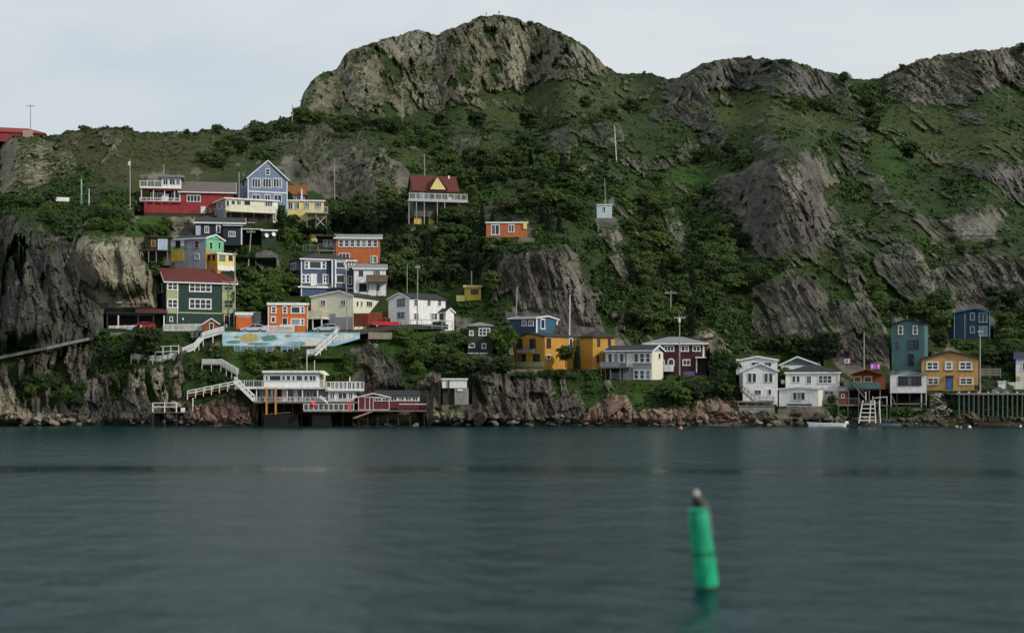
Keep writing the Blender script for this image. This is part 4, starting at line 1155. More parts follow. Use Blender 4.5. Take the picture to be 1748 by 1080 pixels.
h = House('house', 'grey two-storey house with two rows of tall white windows and cream side', 'house', 'greyrow', 1034, 1113, 1132, 648, 18)
h.body(GREYW, 'gs', 598, 590.5, SHING, TRIM, o=.35, cornermat=TRIM)
h.fbox('cream_cladding', 'r', 1113.4, 1131.6, 600, 648, .0, .04, CREAMW)
for a in (1037, 1047, 1057):
    h.win('f', a, a + 9.2, 602, 619, 1, fw=.16)
h.door('f', 1071, 1079, 603.5, 626, DIRTYW)
for a in (1081.5, 1091.5, 1101.5):
    h.win('f', a, a + 9.3, 602, 619.5, 1, 2 if a > 1090 else 1, fw=.16); h.win('f', a, a + 9.3, 631, 647.4, 1, 2, fw=.16)
h.deck('f', 1029.6, 1080.6, 626.5, 628.5, 1.7, BWOOD, (1031, 1047, 1063.5, 1079.5), 648, WOOD); h.rail('f', 1030, 1063, 617.5, 626.5, 1.68, GREYW, solid=True); h.fbox('recess_shade', 'f', 1034.5, 1063, 629, 648, .0, .05, DNAVY)  # navy panel on the wall paints the shaded recess below the balcony
w3(h, 'f', [(1043, 1051), (1052.5, 1060)], 636, 646, 1, out=.05, fm=GREYW, fw=.1); w3(h, 'r', [(1123, 1127)], 602, 613, 1, out=.04)
h.rail('f', 1063.5, 1080.4, 621.5, 626.5, 1.68, BWOOD)

h = House('house', 'maroon house with grey hip roof, arched window and white-framed windows', 'house', 'maroon', 1100, 1205, None, 640, 0, 9)
h.body(MAROON, 'hip', 587, 574.5, GSHING, TRIM, o=.45)
h.win('f', 1133, 1151, 589.5, 600, 3, fw=.16); h.win('f', 1162, 1176, 589.5, 600, 2, fw=.16); h.win('f', 1182, 1196, 589.5, 600, 2, fw=.16); h.win('f', 1165, 1178.7, 613, 624, 2, fw=.18); h.win('f', 1104, 1126, 588.5, 594, 3, fw=.1)
for cxp in (1129, 1145.5):   # arched windows
    mb = MB(); u, z = h.uz('f', cxp, 617.5); r = .62
    prof = [(u - r, z - .75), (u + r, z - .75)] + [(u + r * math.cos(a), z + .05 + r * math.sin(a)) for a in np.linspace(0, math.pi, 11)]
    mb.prism(prof, 'y', -.1, .0); aw = h.mk(mb, 'arched_window', TRIM)
    mb = MB(); r = .42; prof = [(u - r, z - .58), (u + r, z - .58)] + [(u + r * math.cos(a), z + .05 + r * math.sin(a)) for a in np.linspace(0, math.pi, 11)]
    mb.prism(prof, 'y', -.13, -.1); h.mk(mb, 'pane', GLASS, aw)
h.fbox('porch_shade', 'f', 1190, 1204, 611, 634, .0, .05, DARKIN); h.fbox('porch_post', 'f', 1188, 1190, 611, 636, .0, .3, TRIM); h.fbox('porch_roof', 'f', 1187, 1206, 609, 611, .0, .9, TRIM); h.fbox('corner_board', 'f', 1199.5, 1202.5, 588, 609, .0, .08, TRIM)  # black panel paints the shade inside the porch
h.fbox('purple_banner', 'f', 1167, 1186, 634, 643, 1.0, 1.06, paint('purple_cloth', (.16, .10, .30), .8, .3)); h.fbox('tarp', 'f', 1133, 1150, 622.5, 634, .3, 1.8, TRIM)

# right-hand white houses
h = House('house', 'white gabled house with two pairs of tall dark windows above a deck', 'house', 'whitegable', 1268, 1327.5, None, 688, 0, 8)
h.body(WHITE, 'gf', 633, 620.8, GSHING, TRIM, 1297.5, o=.3)
w3(h, 'f', [(1276.5, 1283), (1284.5, 1291)], 636.7, 652.5, 1, fw=.06); w3(h, 'f', [(1304.5, 1311), (1312.5, 1319)], 636.7, 652.5, 1, fw=.06); h.win('f', 1288, 1299.5, 665, 673.5, 2, fw=.07); h.win('f', 1311, 1317, 664, 673.5, 1, fw=.07)
h.deck('f', 1259, 1321, 684, 686.5, 2.6, WOOD, (1261, 1276, 1291, 1306, 1319), 696, WOOD); h.rail('f', 1296, 1321, 677, 684, 2.55, WOOD)
mb = MB()
for i in range(8):
    ua, za = h.uz('f', 1267 + i * 2.7, 661 + i * 2.9); mb.box(ua, ua + .34, -2.4, -1.2, za - .06, za)
u0, z0 = h.uz('f', 1265, 663); u1, z1 = h.uz('f', 1289, 685)
for yy in (-2.45, -1.18):
    mb.bar((u0, yy, z0 - .2), (u1, yy, z1 - .2), .08, .3); mb.bar((u0, yy, z0 + .75), (u1, yy, z1 + .75), .07, .1)
    for k_ in range(5):
        mb.box(u0 + (u1 - u0) * k_ / 4 - .04, u0 + (u1 - u0) * k_ / 4 + .04, yy - .04, yy + .04, z0 + (z1 - z0) * k_ / 4 - .2, z0 + (z1 - z0) * k_ / 4 + .75)
h.mk(mb, 'staircase', WOOD); h.fbox('retaining_wall', 'f', 1262, 1322, 694, 714, .5, 2.5, CONC); h.fbox('beam', 'f', 1260, 1321, 691.4, 693.4, .5, 2.6, WOOD)

h = House('house', 'low white house with flat gable half hidden behind the white gabled one', 'house', 'whiteback', 1262, 1327, None, 660, 0, 6)
h.body(WHITE, 'gf', 615, 609, TRIM, TRIM, 1293, o=.3); w3(h, 'f', [(1283, 1297), (1305, 1317)], 617.5, 626, 2, fw=.08); h.fbox('side_block', 'f', 1256.5, 1261.5, 612.5, 640, -4, .2, WHITE)

h = House('house', 'white house with dark hip roof and six-pane window', 'house', 'whitehip', 1341, 1433, None, 690, 0, 8)
h.body(WHITE, 'hip', 636.5, 622, SHING, TRIM, o=.25); w3(h, 'f', [(1352, 1358), (1359.5, 1365.5)], 641, 652.5, 1, fw=.07); h.win('f', 1377, 1385, 641, 654.5, 2, fw=.07); h.win('f', 1396.5, 1420.5, 640, 654.5, 3, 2, fw=.15); h.win('f', 1407.5, 1422.5, 666.7, 673.5, 3, fw=.06)
h.fbox('lit_edge', 'f', 1430.5, 1433.4, 638, 660, .0, .15, CREAMW); h.fbox('chimney', 'f', 1396, 1398, 617, 623, -4, -3.6, WOOD)  # cream strip paints the brightly lit right side

h = House('house', 'house with teal gable and white barge boards behind the dark hip roof', 'house', 'tealback', 1333, 1397, None, 655, 0, 7)
h.body(WHITE, 'gf', 622.5, 609.5, SHING, TRIM, 1361, o=.4)
mb = MB(); ua, za = h.uz('f', 1335, 623); ub, _ = h.uz('f', 1395, 623); um, zt = h.uz('f', 1361, 611); mb.prism([(ua, za), (ub, za), (um, zt)], 'y', -.05, -.002); h.mk(mb, 'gable', TEAL)

h = House('shed', 'low white shed with triple window on the brown shore rock', 'shed', 'whiteshed', 1330, 1396.7, 1405, 693, 10, 6)
h.body(WHITE, 'gf', 664, 661, GSHING, TRIM, 1364, o=.2, th=.12); h.win('f', 1353, 1374.5, 669, 682.5, 3, fm=TRIM, fw=.09); h.fbox('dark_sill', 'f', 1344, 1386, 689, 691.5, .0, .1, DWOOD)
h.fbox('cream_cladding', 'r', 1397.2, 1404.6, 665, 692, .0, .04, CREAMW)

h = House('shed', 'little brick red shed with grey lean-to roof by the white house', 'shed', LOTS['redcabin'][4] + .5, 1432, 1447, None, 692, 0, 3)
h.body(BRICK, 'shed', 668, 661, GSHING, WOOD, o=.15); h.win('f', 1436, 1442, 672, 679, 1)

# red cabin on posts with teal balcony
h = House('cabin', 'red cabin with orange gable roof and teal balcony on posts', 'cabin', 'redcabin', 1453, 1512, None, 690, 0, 5)
h.fbox('wall', 'f', 1455, 1511, 639.5, 664, -5, 0, BRICK)
mb = MB(); ua, za = h.uz('f', 1451, 640); um, zt = h.uz('f', 1479, 631); ub, _ = h.uz('f', 1508, 640)
mb.prism([(ua, za), (um, zt), (ub, za), (ub, za + .15), (um, zt + .18), (ua, za + .15)], 'y', -1.6, 5.2); h.mk(mb, 'roof', BRICK)
mb = MB(); mb.prism([(ua + .3, za + .02), (ub - .3, za + .02), (um, zt - .02)], 'y', -.05, .02); h.mk(mb, 'gable', BRICK)
w3(h, 'f', [(1457, 1471), (1474, 1489)], 641.5, 653, 1, fm=YELLOW, fw=.2); h.fbox('door', 'f', 1493, 1499, 642, 660, .0, .08, BRICK)
h.deck('f', 1448, 1504, 663, 665, 1.6, DWOOD, (1449, 1466, 1484, 1502.5), 694, WOOD); h.rail('f', 1448, 1503, 652.5, 663, 1.58, TEAL, solid=True)
mb = MB(); u0, z0 = h.uz('f', 1457, 655); u1, z1 = h.uz('f', 1477, 679)
for yy in (-2.6, -1.8):
    mb.bar((u0, yy, z0), (u1, yy, z1), .08, .28); mb.bar((u0, yy, z0 + .8), (u1, yy, z1 + .8), .07, .1)
for k_ in range(10):
    mb.box(u0 + (u1 - u0) * k_ / 9 - .14, u0 + (u1 - u0) * k_ / 9 + .14, -2.6, -1.8, z0 + (z1 - z0) * k_ / 9 - .03, z0 + (z1 - z0) * k_ / 9 + .03)
h.mk(mb, 'staircase', BWOOD); h.fbox('underside_shade', 'f', 1450, 1511, 666, 694, -4, -3, DARKIN); h.deck('f', 1430, 1516, 690.5, 692.5, 3.0, WOOD, (1432, 1448, 1466, 1500, 1514), 716, WOOD); h.rail('f', 1431, 1468, 679, 690.5, 2.95, WOOD)  # black sheet paints the shade beneath the cabin

h = House('boathouse', 'white boathouse with wide dark window standing on stilts', 'boathouse', 'boathouse', 1519, 1582, None, 690, 0, 6)
h.fbox('wall', 'f', 1519.5, 1581.5, 637.5, 669, -6, 0, WHITE)
mb = MB(); ua, za = h.uz('f', 1517, 638.5); um, zt = h.uz('f', 1547, 632.7); ub, _ = h.uz('f', 1584, 639.5); _, z2 = h.uz('f', 1584, 639.5)
mb.prism([(ua, za), (um, zt), (ub, z2), (ub, z2 + .15), (um, zt + .16), (ua, za + .15)], 'y', -.3, 6.3); h.mk(mb, 'roof', GSHING)
mb = MB(); mb.prism([(ua + .3, za - .15), (ub - .3, z2 - .15), (um, zt - .02)], 'y', .0, 5.9); h.mk(mb, 'gable', WHITE)
h.win('f', 1533, 1573, 641.5, 658, 5, 1, fm=DNAVY, fw=.12); h.fbox('floor_beam', 'f', 1519, 1582, 669, 670.6, -6, .02, DIRTYW)
for px in (1521, 1531, 1553, 1573, 1581):
    h.fbox('post', 'f', px - .9, px + .9, 670, 700, -.3, -.1, DWOOD if px in (1531, 1553) else DIRTYW)
h.fbox('cross_beam', 'f', 1522, 1581, 688, 690, -.4, -.05, WOOD); h.fbox('stilt_shade', 'f', 1521, 1580, 671, 698, -5, -4, DARKIN); h.fbox('concrete_base', 'f', 1523, 1594, 697, 716, -4, 1.0, CONC)  # black sheet behind the stilts paints the shade under the floor
mb = MB(); u0, z0 = h.uz('f', 1521, 672); u1, z1 = h.uz('f', 1532, 697); mb.bar((u0, -.2, z0), (u1, -.2, z1), .12, .12); h.mk(mb, 'brace', WOOD)

h = House('house', 'tall teal house with steep front, few windows and dark door', 'house', 'teal', 1522, 1578, 1584, 628, 9, 7)
h.body(TEAL, 'gf', 553.5, 546, SHING, DNAVY, 1548, o=.2)
h.win('f', 1533, 1541.5, 555.6, 571, 1, 2, fw=.16); h.win('f', 1558, 1566.5, 555.6, 571, 1, 2, fw=.16); h.win('f', 1527, 1535.5, 582, 595.6, 1, 2, fm=TEAL, fw=.12); h.win('f', 1551, 1568, 580, 595.6, 2, fm=DNAVY, fw=.1); h.door('f', 1551, 1559.5, 605, 624, DNAVY, DWOOD)
h.chimney(1545, 539, 547, WOOD, .25, 2)

h = House('house', 'tan yellow gabled house with white-framed windows and blue door', 'house', 'tanhouse', 1573, 1670, None, 666, 0, 9)
h.body(TANY, 'gf', 612, 600, SHING, DWOOD, 1621, o=.35)
for a, b_, c in ((1581, 1602.7, 2), (1613, 1626, 1), (1637, 1659.6, 2)):
    h.win('f', a, b_, 616.7, 631.6, c, 2, fw=.24)
    h.fbox('sill', 'f', a - 1, b_ + 1, 631.8, 633, .0, .14, DWOOD)
w3(h, 'f', [(1583, 1602.7), (1638, 1661)], 644, 656.7, 2, 2, fw=.2); h.door('f', 1616, 1625.6, 643, 664.5, BLUED, MAROON)
h.fbox('door_hood', 'f', 1614, 1628, 641, 642.6, .0, .9, MAROON); h.fbox('bench', 'f', 1663, 1670, 657, 665, .5, 1.3, DWOOD)

h = House('house', 'dark navy house with pale window frames high among the trees', 'house', 'navyright', 1628, 1690, None, 578, 0, 7)
h.body(DNAVY if False else paint('deep_blue_paint', (.014, .038, .075), .6, .2, .14), 'gf', 533.5, 527, SHING, TEALB, 1665, o=.25)
LB = paint('pale_blue_trim', (.25, .36, .42), .6, .1)
h.win('f', 1655.6, 1664, 533.5, 547, 1, fm=LB, fw=.14); h.win('f', 1670.7, 1685.6, 533.5, 550.5, 2, fm=LB, fw=.14); h.win('f', 1655.6, 1664, 556.7, 569, 1, fm=LB, fw=.14); h.win('f', 1670.7, 1685.6, 556.7, 574, 2, fm=LB, fw=.14)
for px in (1629, 1647, 1689.4):
    h.fbox('corner_board', 'f', px - .6, px + .6, 534, 578, .0, .06, LB)
h.fbox('lean_to', 'f', 1618, 1628, 551, 578, -4, -.5, MATS['deep_blue_paint']); h.fbox('post', 'f', 1689, 1691, 578, 598, -.2, .0, WOOD)

h = House('house', 'white house with blue roof edge beyond the green wharf', 'house', 'whiteright', 1734, 1800, None, 664, 0, 7)
h.body(WHITE, 'gs', 611, 602, SHING, BLUED, o=.3, th=.2); h.win('f', 1745, 1756, 618, 632, 2); h.win('f', 1772, 1784, 618, 632, 2); h.fbox('yellow_box', 'f', 1735, 1742, 642, 648, .0, .4, BYELLOW)
h.fbox('porch', 'f', 1720, 1734, 652, 664, -3, .5, DIRTYW)

# waterfront house with decks
h = House('house', 'white waterfront house of two glazed storeys with decks over the water', 'house', 'waterfront', 450, 545, 556, 686, 8, 6)
h.fbox('upper_wall', 'f', 450, 545, 637, 660.5, -5, 0, TRIM); h.fbox('side_wall', 'r', 545.5, 556, 637.5, 660, -.3, .0, CREAMW)
h.fbox('roof', 'f', 449, 547, 632.6, 637, -5.6, .4, GSHING); h.fbox('fascia', 'f', 448.6, 547.5, 632.3, 636, .4, .47, TRIM)
mb = MB(); u0, z0 = h.uz('f', 546, 637); mb.prism([(h.W + .2, z0), (h.W + 1.0, z0 - .3), (h.W + 1.0, z0 - .15), (h.W + .2, z0 + .5)], 'y', -.4, 5); h.mk(mb, 'roof', CREAMW)
for a, b_, c in ((453, 458, 1), (459.5, 480, 1), (481, 487, 1), (488.5, 496.5, 1), (498, 504, 1), (505, 517, 1), (518.5, 526, 1), (527.5, 540, 2)):
    h.win('f', a, b_, 640, 650, c, fw=.10)
h.fbox('middle_deck', 'f', 403, 560, 660.4, 663.6, -4, 1.5, DIRTYW); h.rail('f', 404.6, 450, 649, 660.4, 1.3, DIRTYW)
h.fbox('lower_wall', 'f', 441, 558, 663.8, 686, -5, -.6, GREYW)
for a, b_, c in ((446, 455, 1), (457, 462, 1), (464, 471, 2), (489, 500, 2), (508, 516, 1), (522, 528, 1), (533, 546, 2)):
    h.win('f', a, b_, 666, 677, c, out=-.6, fw=.09)
h.door('f', 482.5, 487.5, 665, 684, WHITE); h.door('f', 502.5, 507, 665, 684, WHITE); h.fbox('maroon_panel', 'f', 473, 479, 665, 676, -.62, -.5, MAROON)
h.rail('f', 437, 557, 677.5, 685, 1.2, DIRTYW, n=14); h.fbox('lower_deck', 'f', 436, 612, 685, 688, -6, 1.5, BWOOD)
for px in (440, 466, 492, 518, 544):
    h.fbox('post', 'f', px - .8, px + .8, 663, 686, 1.0, 1.2, TRIM)
# right hand annex
h.fbox('annex_wall', 'f', 560, 605, 667, 684.6, -4, .2, TRIM); w3(h, 'f', [(563, 572), (577, 593), (595, 603)], 669, 681, 2, out=.2, fw=.12)
h.fbox('roof_deck', 'f', 556, 616.5, 664, 667, -4.5, .8, TRIM); h.rail('f', 558, 616, 651, 664, .75, TRIM, n=8); h.rail('f', 558, 616, 651, 664, -4.4, TRIM, n=8)
h.fbox('post', 'f', 594, 596, 643, 651, -2, -1.8, TRIM)
h.fbox('landing', 'f', 521, 606, 700, 702.4, -2, 2.0, WOOD); h.rail('f', 521, 606, 688.5, 700, 1.9, TRIM, n=10)
for px in (439, 448, 484, 500, 515, 530, 548, 566, 585, 603):
    h.fbox('piling', 'f', px - .8, px + .8, 687, 728, -.2, .1, DWOOD)
for px in (458, 473.5):
    h.fbox('orange_post', 'f', px - 1.4, px + 1.4, 662, 707, 1.55, 1.85, OWOOD)
h.fbox('crib', 'f', 453, 510, 707, 730, -4, 1.6, DARKIN); h.fbox('crib', 'f', 535, 566, 703, 730, -4, 1.4, DARKIN); h.fbox('underdeck_shade_wall', 'f', 440, 606, 688, 712, -6, -5, DWOOD)  # wall behind the cribs is a dark sheet painting the under-deck shade
for k_ in range(4):
    h.fbox('brace', 'f', 452 + k_ * 12, 462 + k_ * 12, 706 - k_, 707.4 - k_, 1.3, 1.6, BWOOD)
mb = MB(); u0, z0 = h.uz('f', 405, 652); u1, z1 = h.uz('f', 438, 684)
for yy in (-1.6, -2.6):
    mb.bar((u0, yy, z0), (u1, yy, z1), .1, .35); mb.bar((u0, yy, z0 + .9), (u1, yy, z1 + .9), .1, .12)
    for k_ in range(7):
        fx_ = k_ / 6; mb.box(u0 + (u1 - u0) * fx_ - .05, u0 + (u1 - u0) * fx_ + .05, yy - .05, yy + .05, z0 + (z1 - z0) * fx_, z0 + (z1 - z0) * fx_ + .9)
for k_ in range(15):
    fx_ = (k_ + .5) / 15; mb.box(u0 + (u1 - u0) * fx_ - .13, u0 + (u1 - u0) * fx_ + .13, -2.6, -1.6, z0 + (z1 - z0) * fx_ - .03, z0 + (z1 - z0) * fx_ + .03)
h.mk(mb, 'staircase', TRIM)
mb = MB(); u0, z0 = h.uz('f', 549, 676); u1, z1 = h.uz('f', 562, 687); mb.bar((u0, -1.6, z0), (u1, -1.6, z1), .12, .3); mb.bar((u0, -2.3, z0), (u1, -2.3, z1), .12, .3); h.mk(mb, 'steps', TRIM)

h = House('boathouse', 'maroon boathouse with white frames and long red-and-white railed deck', 'boathouse', 'maroonboat', 610.5, 665.5, None, 701, 0, 6)
h.body(MAROON if False else paint('wine_red_paint', (.13, .022, .035), .6, .2, .14), 'gf', 678, 671.6, SHING, DIRTYW, 637, o=.2, th=.12, found=.3)
WINE = MATS['wine_red_paint']
for px in (612, 623, 631, 637, 664.4):
    h.fbox('batten', 'f', px - .6, px + .6, 678.5, 699, .0, .07, DIRTYW)
h.fbox('batten', 'f', 611, 665, 676.8, 678, .0, .08, DIRTYW); h.fbox('batten', 'f', 611, 665, 698.6, 700, .0, .08, DIRTYW)
h.win('f', 639.5, 651, 678.5, 684.5, 2, fw=.08); h.win('f', 652, 663.5, 678.5, 684.5, 2, fw=.08)
h.fbox('sunroom_wall', 'f', 666, 716, 684.6, 697, -3.5, -.1, WINE); h.fbox('sunroom_frame', 'f', 666, 716, 675.5, 684.5, -3.5, -.2, DIRTYW)
w3(h, 'f', [(667, 678), (680, 690), (692, 702), (704, 714)], 676.5, 684, 2, out=-.2, fw=.1)
mb = MB(); u0, z0 = h.uz('f', 640, 676); u1, _ = h.uz('f', 717, 676); mb.prism([(-.2, z0), (4, z0 + .9), (4, z0 + 1.02), (-.2, z0 + .12)], 'x', u0, u1); o = h.mk(mb, 'roof', SHING)
h.fbox('deck', 'f', 604, 728, 699.6, 702, -5, 1.6, BWOOD); h.rail('f', 681, 727, 690, 699.6, 1.4, WINE, n=7); h.fbox('white_rail', 'f', 681, 727, 688.6, 690, 1.32, 1.46, DIRTYW)
for px in (612, 628, 645, 662, 680, 700, 724):
    h.fbox('piling', 'f', px - .8, px + .8, 702, 726, .4, .7, DWOOD)
mb = MB(); u0, z0 = h.uz('f', 634, 702); u1, z1 = h.uz('f', 604, 713); mb.bar((u0, -2.2, z0), (u1, -3.0, z1), 1.5, .15); h.mk(mb, 'ramp', paint('pink_wood', (.32, .15, .14), .8, .3))

h = House('hut', 'small white hut on grey block base tucked against the cliff', 'hut', 'cliffhut', 755, 798, None, 690, 0, 4)
h.fbox('wall', 'f', 755, 797, 648, 662, -4, 0, WHITE); h.fbox('roof', 'f', 753.5, 799, 645.5, 648, -4.2, .25, TRIM); h.fbox('base', 'f', 776, 800, 662.3, 690, -4, -.1, CONC); h.fbox('lower_wall', 'f', 756, 775.6, 662.3, 690, -4, -.8, DWOOD)
h.fbox('flue_pipe', 'f', 765, 767, 648, 672, .0, .25, DWOOD); h.fbox('window', 'f', 781, 790, 664, 667, .0, .12, TRIM)
# ------------------------------------------------------------------ road, walls, walkways
def near_depth(x, y, r=4):
    return min(depth_at(x + a, y + b_) for a in (-r, 0, r) for b_ in (-r, 0, r))
def gp(x, y, off=-.25):
    return world(x, y, near_depth(x, y) + off)
ASPH = paint('asphalt', (.055, .055, .057), .95, .3)
rd = [(178, 289, 16.9), (280, 286, 16.6), (376, 281.5, 16.5), (560, 280.7, 16.5), (612, 281, 16.9), (640, 283, 17.35), (670, 284, 17.75), (700, 285, 18.0), (765, 288, 18.1)]
vs, fs = [], []
for i, (x, d, z) in enumerate(rd):
    for dd in (0, 5.5, 11.0):
        vs.append(((x - CX) * (d + dd) / F, d + dd, z))
    for dd in (0,):
        vs.append(((x - CX) * d / F, d, z - .9))
for i in range(len(rd) - 1):
    a = i * 4; b_ = a + 4
    fs += [(a, b_, b_ + 1, a + 1), (a + 1, b_ + 1, b_ + 2, a + 2), (a + 3, b_ + 3, b_, a)]
road = MB().add(vs, fs).build('road', ASPH); road['kind'] = 'structure'; road['label'] = 'narrow asphalt road along the painted wall'
def road_z(x):
    return float(np.interp(x, [r[0] for r in rd], [r[2] for r in rd]))

# mural wall: painted panels, blue sky over hills with a yellow sun shape
MUR = bpy.data.materials.new('mural_paint'); MUR.use_nodes = True
t = MUR.node_tree; b = t.nodes['Principled BSDF']; b.inputs['Roughness'].default_value = .8
tcn = t.nodes.new('ShaderNodeTexCoord'); mp_ = t.nodes.new('ShaderNodeMapping'); mp_.inputs['Scale'].default_value = (.25, 1, .8)
n1 = t.nodes.new('ShaderNodeTexNoise'); n1.inputs['Scale'].default_value = 1.3; n1.inputs['Detail'].default_value = 5
rp = t.nodes.new('ShaderNodeValToRGB')
rp.color_ramp.elements[0].position = .32; rp.color_ramp.elements[0].color = (.30, .50, .54, 1)
rp.color_ramp.elements[1].position = .50; rp.color_ramp.elements[1].color = (.42, .62, .72, 1)
e = rp.color_ramp.elements.new(.62); e.color = (.66, .76, .79, 1)
t.links.new(tcn.outputs['Object'], mp_.inputs['Vector']); t.links.new(mp_.outputs['Vector'], n1.inputs['Vector']); t.links.new(n1.outputs['Fac'], rp.inputs['Fac']); t.links.new(rp.outputs['Color'], b.inputs['Base Color'])
md = LOTS['mural'][4]
mroot = empty('mural_wall', world(380, 590, md), 0, 'long roadside retaining wall painted with a sky blue mural and yellow sun', 'wall')
def mpt(x, y, off=0):
    p = world(x, y, md) - mroot.location
    return (p.x, p.z)
segs = [380, 427, 474, 510, 545, 580, 614]
bot = [588, 589, 591, 594, 594, 584, 574]
for i in range(6):
    a, c = segs[i] + .12, segs[i + 1] - .12
    MB().prism([mpt(a, 566.5 + i * .3), mpt(c, 566.8 + i * .3), mpt(c, bot[i + 1] + 4), mpt(a, bot[i] + 4)], 'y', 0, .35).build('panel', MUR, mroot)
    MB().prism([mpt(a, 565.6 + i * .3), mpt(c, 565.9 + i * .3), mpt(c, 566.7 + i * .3), mpt(a, 566.4 + i * .3)], 'y', -.06, .45).build('coping', DIRTYW, mroot)
def blob(cx_, cy_, rx_, ry_, n=22, sd=0):
    r_ = random.Random(sd)
    return [mpt(cx_ + rx_ * math.cos(a) * (.8 + .35 * r_.random()), cy_ + ry_ * math.sin(a) * (.8 + .35 * r_.random())) for a in np.linspace(0, 2 * math.pi, n, endpoint=False)]
for nm, args, mt in (('painted_sun', (425, 577, 17, 7.5, 26, 1), paint('mural_yellow', (.58, .47, .17), .8, .45, scale=3)), ('painted_hill', (459, 577, 14, 5, 22, 2), paint('mural_green', (.16, .32, .26), .8, .45, scale=3)),
                     ('painted_hill', (398, 583.5, 12, 2.6, 22, 5), MATS['mural_green']), ('painted_cloud', (535, 583, 22, 7.5, 26, 3), paint('mural_white', (.74, .74, .68), .8, .3)), ('painted_cloud', (590, 575, 14, 3.2, 22, 4), MATS['mural_white']), ('painted_boat', (492, 573, 6, 2.2, 14, 6), paint('mural_ochre', (.45, .33, .12), .8, .3)), ('painted_hill', (508, 586, 14, 4, 22, 7), paint('mural_teal', (.20, .38, .38), .8, .45, scale=3)), ('painted_hill', (440, 586.5, 20, 2.4, 22, 8), MATS['mural_teal']), ('painted_sun', (404, 575, 5, 2.2, 14, 9), MATS['mural_ochre']), ('painted_cloud', (470, 570, 8, 1.6, 14, 10), MATS['mural_white']), ('painted_hill', (562, 571, 8, 1.8, 14, 11), MATS['mural_teal'])):
    MB().prism(blob(*args), 'y', -.012 - .004 * args[5], .001).build(nm, mt, mroot)

def fence(name, label, pts, h_, mat, spacing=1.6, rails=2, pickets=False, group=None, cat='fence', down=.3, pmat=None, pw=.055):
    """posts, rails and picket panels along world points"""
    root = empty(name, pts[0], 0, label, cat, group)
    o0 = Vector(pts[0]); prev = None
    for i in range(len(pts) - 1):
        a, c = Vector(pts[i]) - o0, Vector(pts[i + 1]) - o0
        n = max(1, round((c - a).length / spacing))
        for k_ in range(n):
            p, q = a.lerp(c, k_ / n), a.lerp(c, (k_ + 1) / n)
            MB().box(p.x - .06, p.x + .06, p.y - .06, p.y + .06, p.z - down, p.z + h_ + .06).build('post', mat, root)
            for r in range(rails):
                z = h_ * (1 - r * (.75 / max(1, rails - 1)))
                MB().bar(p + Vector((0, -.07, z - .06)), q + Vector((0, -.07, z - .06)), .05, .12).build('rail', mat, root)
            if pickets:
                mb = MB(); m_ = max(3, int((q - p).length / .2))
                for j in range(m_):
                    s_ = p.lerp(q, (j + .5) / m_); mb.box(s_.x - pw, s_.x + pw, s_.y - .12, s_.y - .09, s_.z + .06, s_.z + h_ - .02)
                pk_ = mb.build('picket', pmat or mat, root); pk_['kind'] = 'stuff'
        if i == len(pts) - 2:
            MB().box(c.x - .06, c.x + .06, c.y - .06, c.y + .06, c.z - down, c.z + h_ + .06).build('post', mat, root)
    return root

def walkway(name, label, px, mat, cat='walkway', wid=1.3, h_=.95, pickets=True, legs=2.0, floor=None, off=-.6, ds=None, rails=2):
    """a timber walk or flight of steps through photo points, railed on both sides, on legs"""
    P_ = [world(x, y, (ds[i] if ds else near_depth(x, y) + off)) for i, (x, y) in enumerate(px)]
    root = empty(name, P_[0], 0, label, cat)
    o0 = P_[0]
    for i in range(len(P_) - 1):
        a, c = P_[i] - o0, P_[i + 1] - o0
        slope = abs(c.z - a.z) / max(.01, math.hypot(c.x - a.x, c.y - a.y))
        b2 = Vector((0, wid, 0))
        if slope > .25:
            n = max(3, int(abs(c.z - a.z) / .2))
            for k_ in range(n):
                p = a.lerp(c, (k_ + .5) / n)
                MB().box(p.x - .18, p.x + .18, p.y, p.y + wid, p.z - .05, p.z).build('tread', floor or WOOD, root)
            for o_ in (Vector((0, 0, -.12)), b2 + Vector((0, 0, -.12))):
                MB().bar(a + o_, c + o_, .08, .26).build('stringer', mat, root)
        else:
            MB().add([a, c, c + b2, a + b2] + [v - Vector((0, 0, .16)) for v in (a, c, c + b2, a + b2)], [(0, 1, 2, 3), (7, 6, 5, 4), (0, 4, 5, 1), (1, 5, 6, 2), (2, 6, 7, 3), (3, 7, 4, 0)]).build('floor', floor or WOOD, root)
        n = max(1, round((c - a).length / 1.5))
        for side, yo in (('f', 0.0), ('b', wid)):
            for k_ in range(n + (1 if i == len(P_) - 2 else 0)):
                p = a.lerp(c, k_ / n) + Vector((0, yo, 0))
                MB().box(p.x - .06, p.x + .06, p.y - .06, p.y + .06, p.z - (legs if side == 'f' else .2), p.z + h_ + .05).build('post', mat, root)
            for r in range(rails):
                z = h_ * (1 - r * .45) - .05
                MB().bar(a + Vector((0, yo - .07, z)), c + Vector((0, yo - .07, z)), .05, .12).build('rail', mat, root)
            if pickets and side == 'f':
                m_ = max(3, int((c - a).length / .2)); mb = MB()
                for j in range(m_):
                    s_ = a.lerp(c, (j + .5) / m_); mb.box(s_.x - .06, s_.x + .06, s_.y - .12, s_.y - .09, s_.z + .05, s_.z + h_ - .02)
                k2 = mb.build('picket', mat, root); k2['kind'] = 'stuff'
    return root

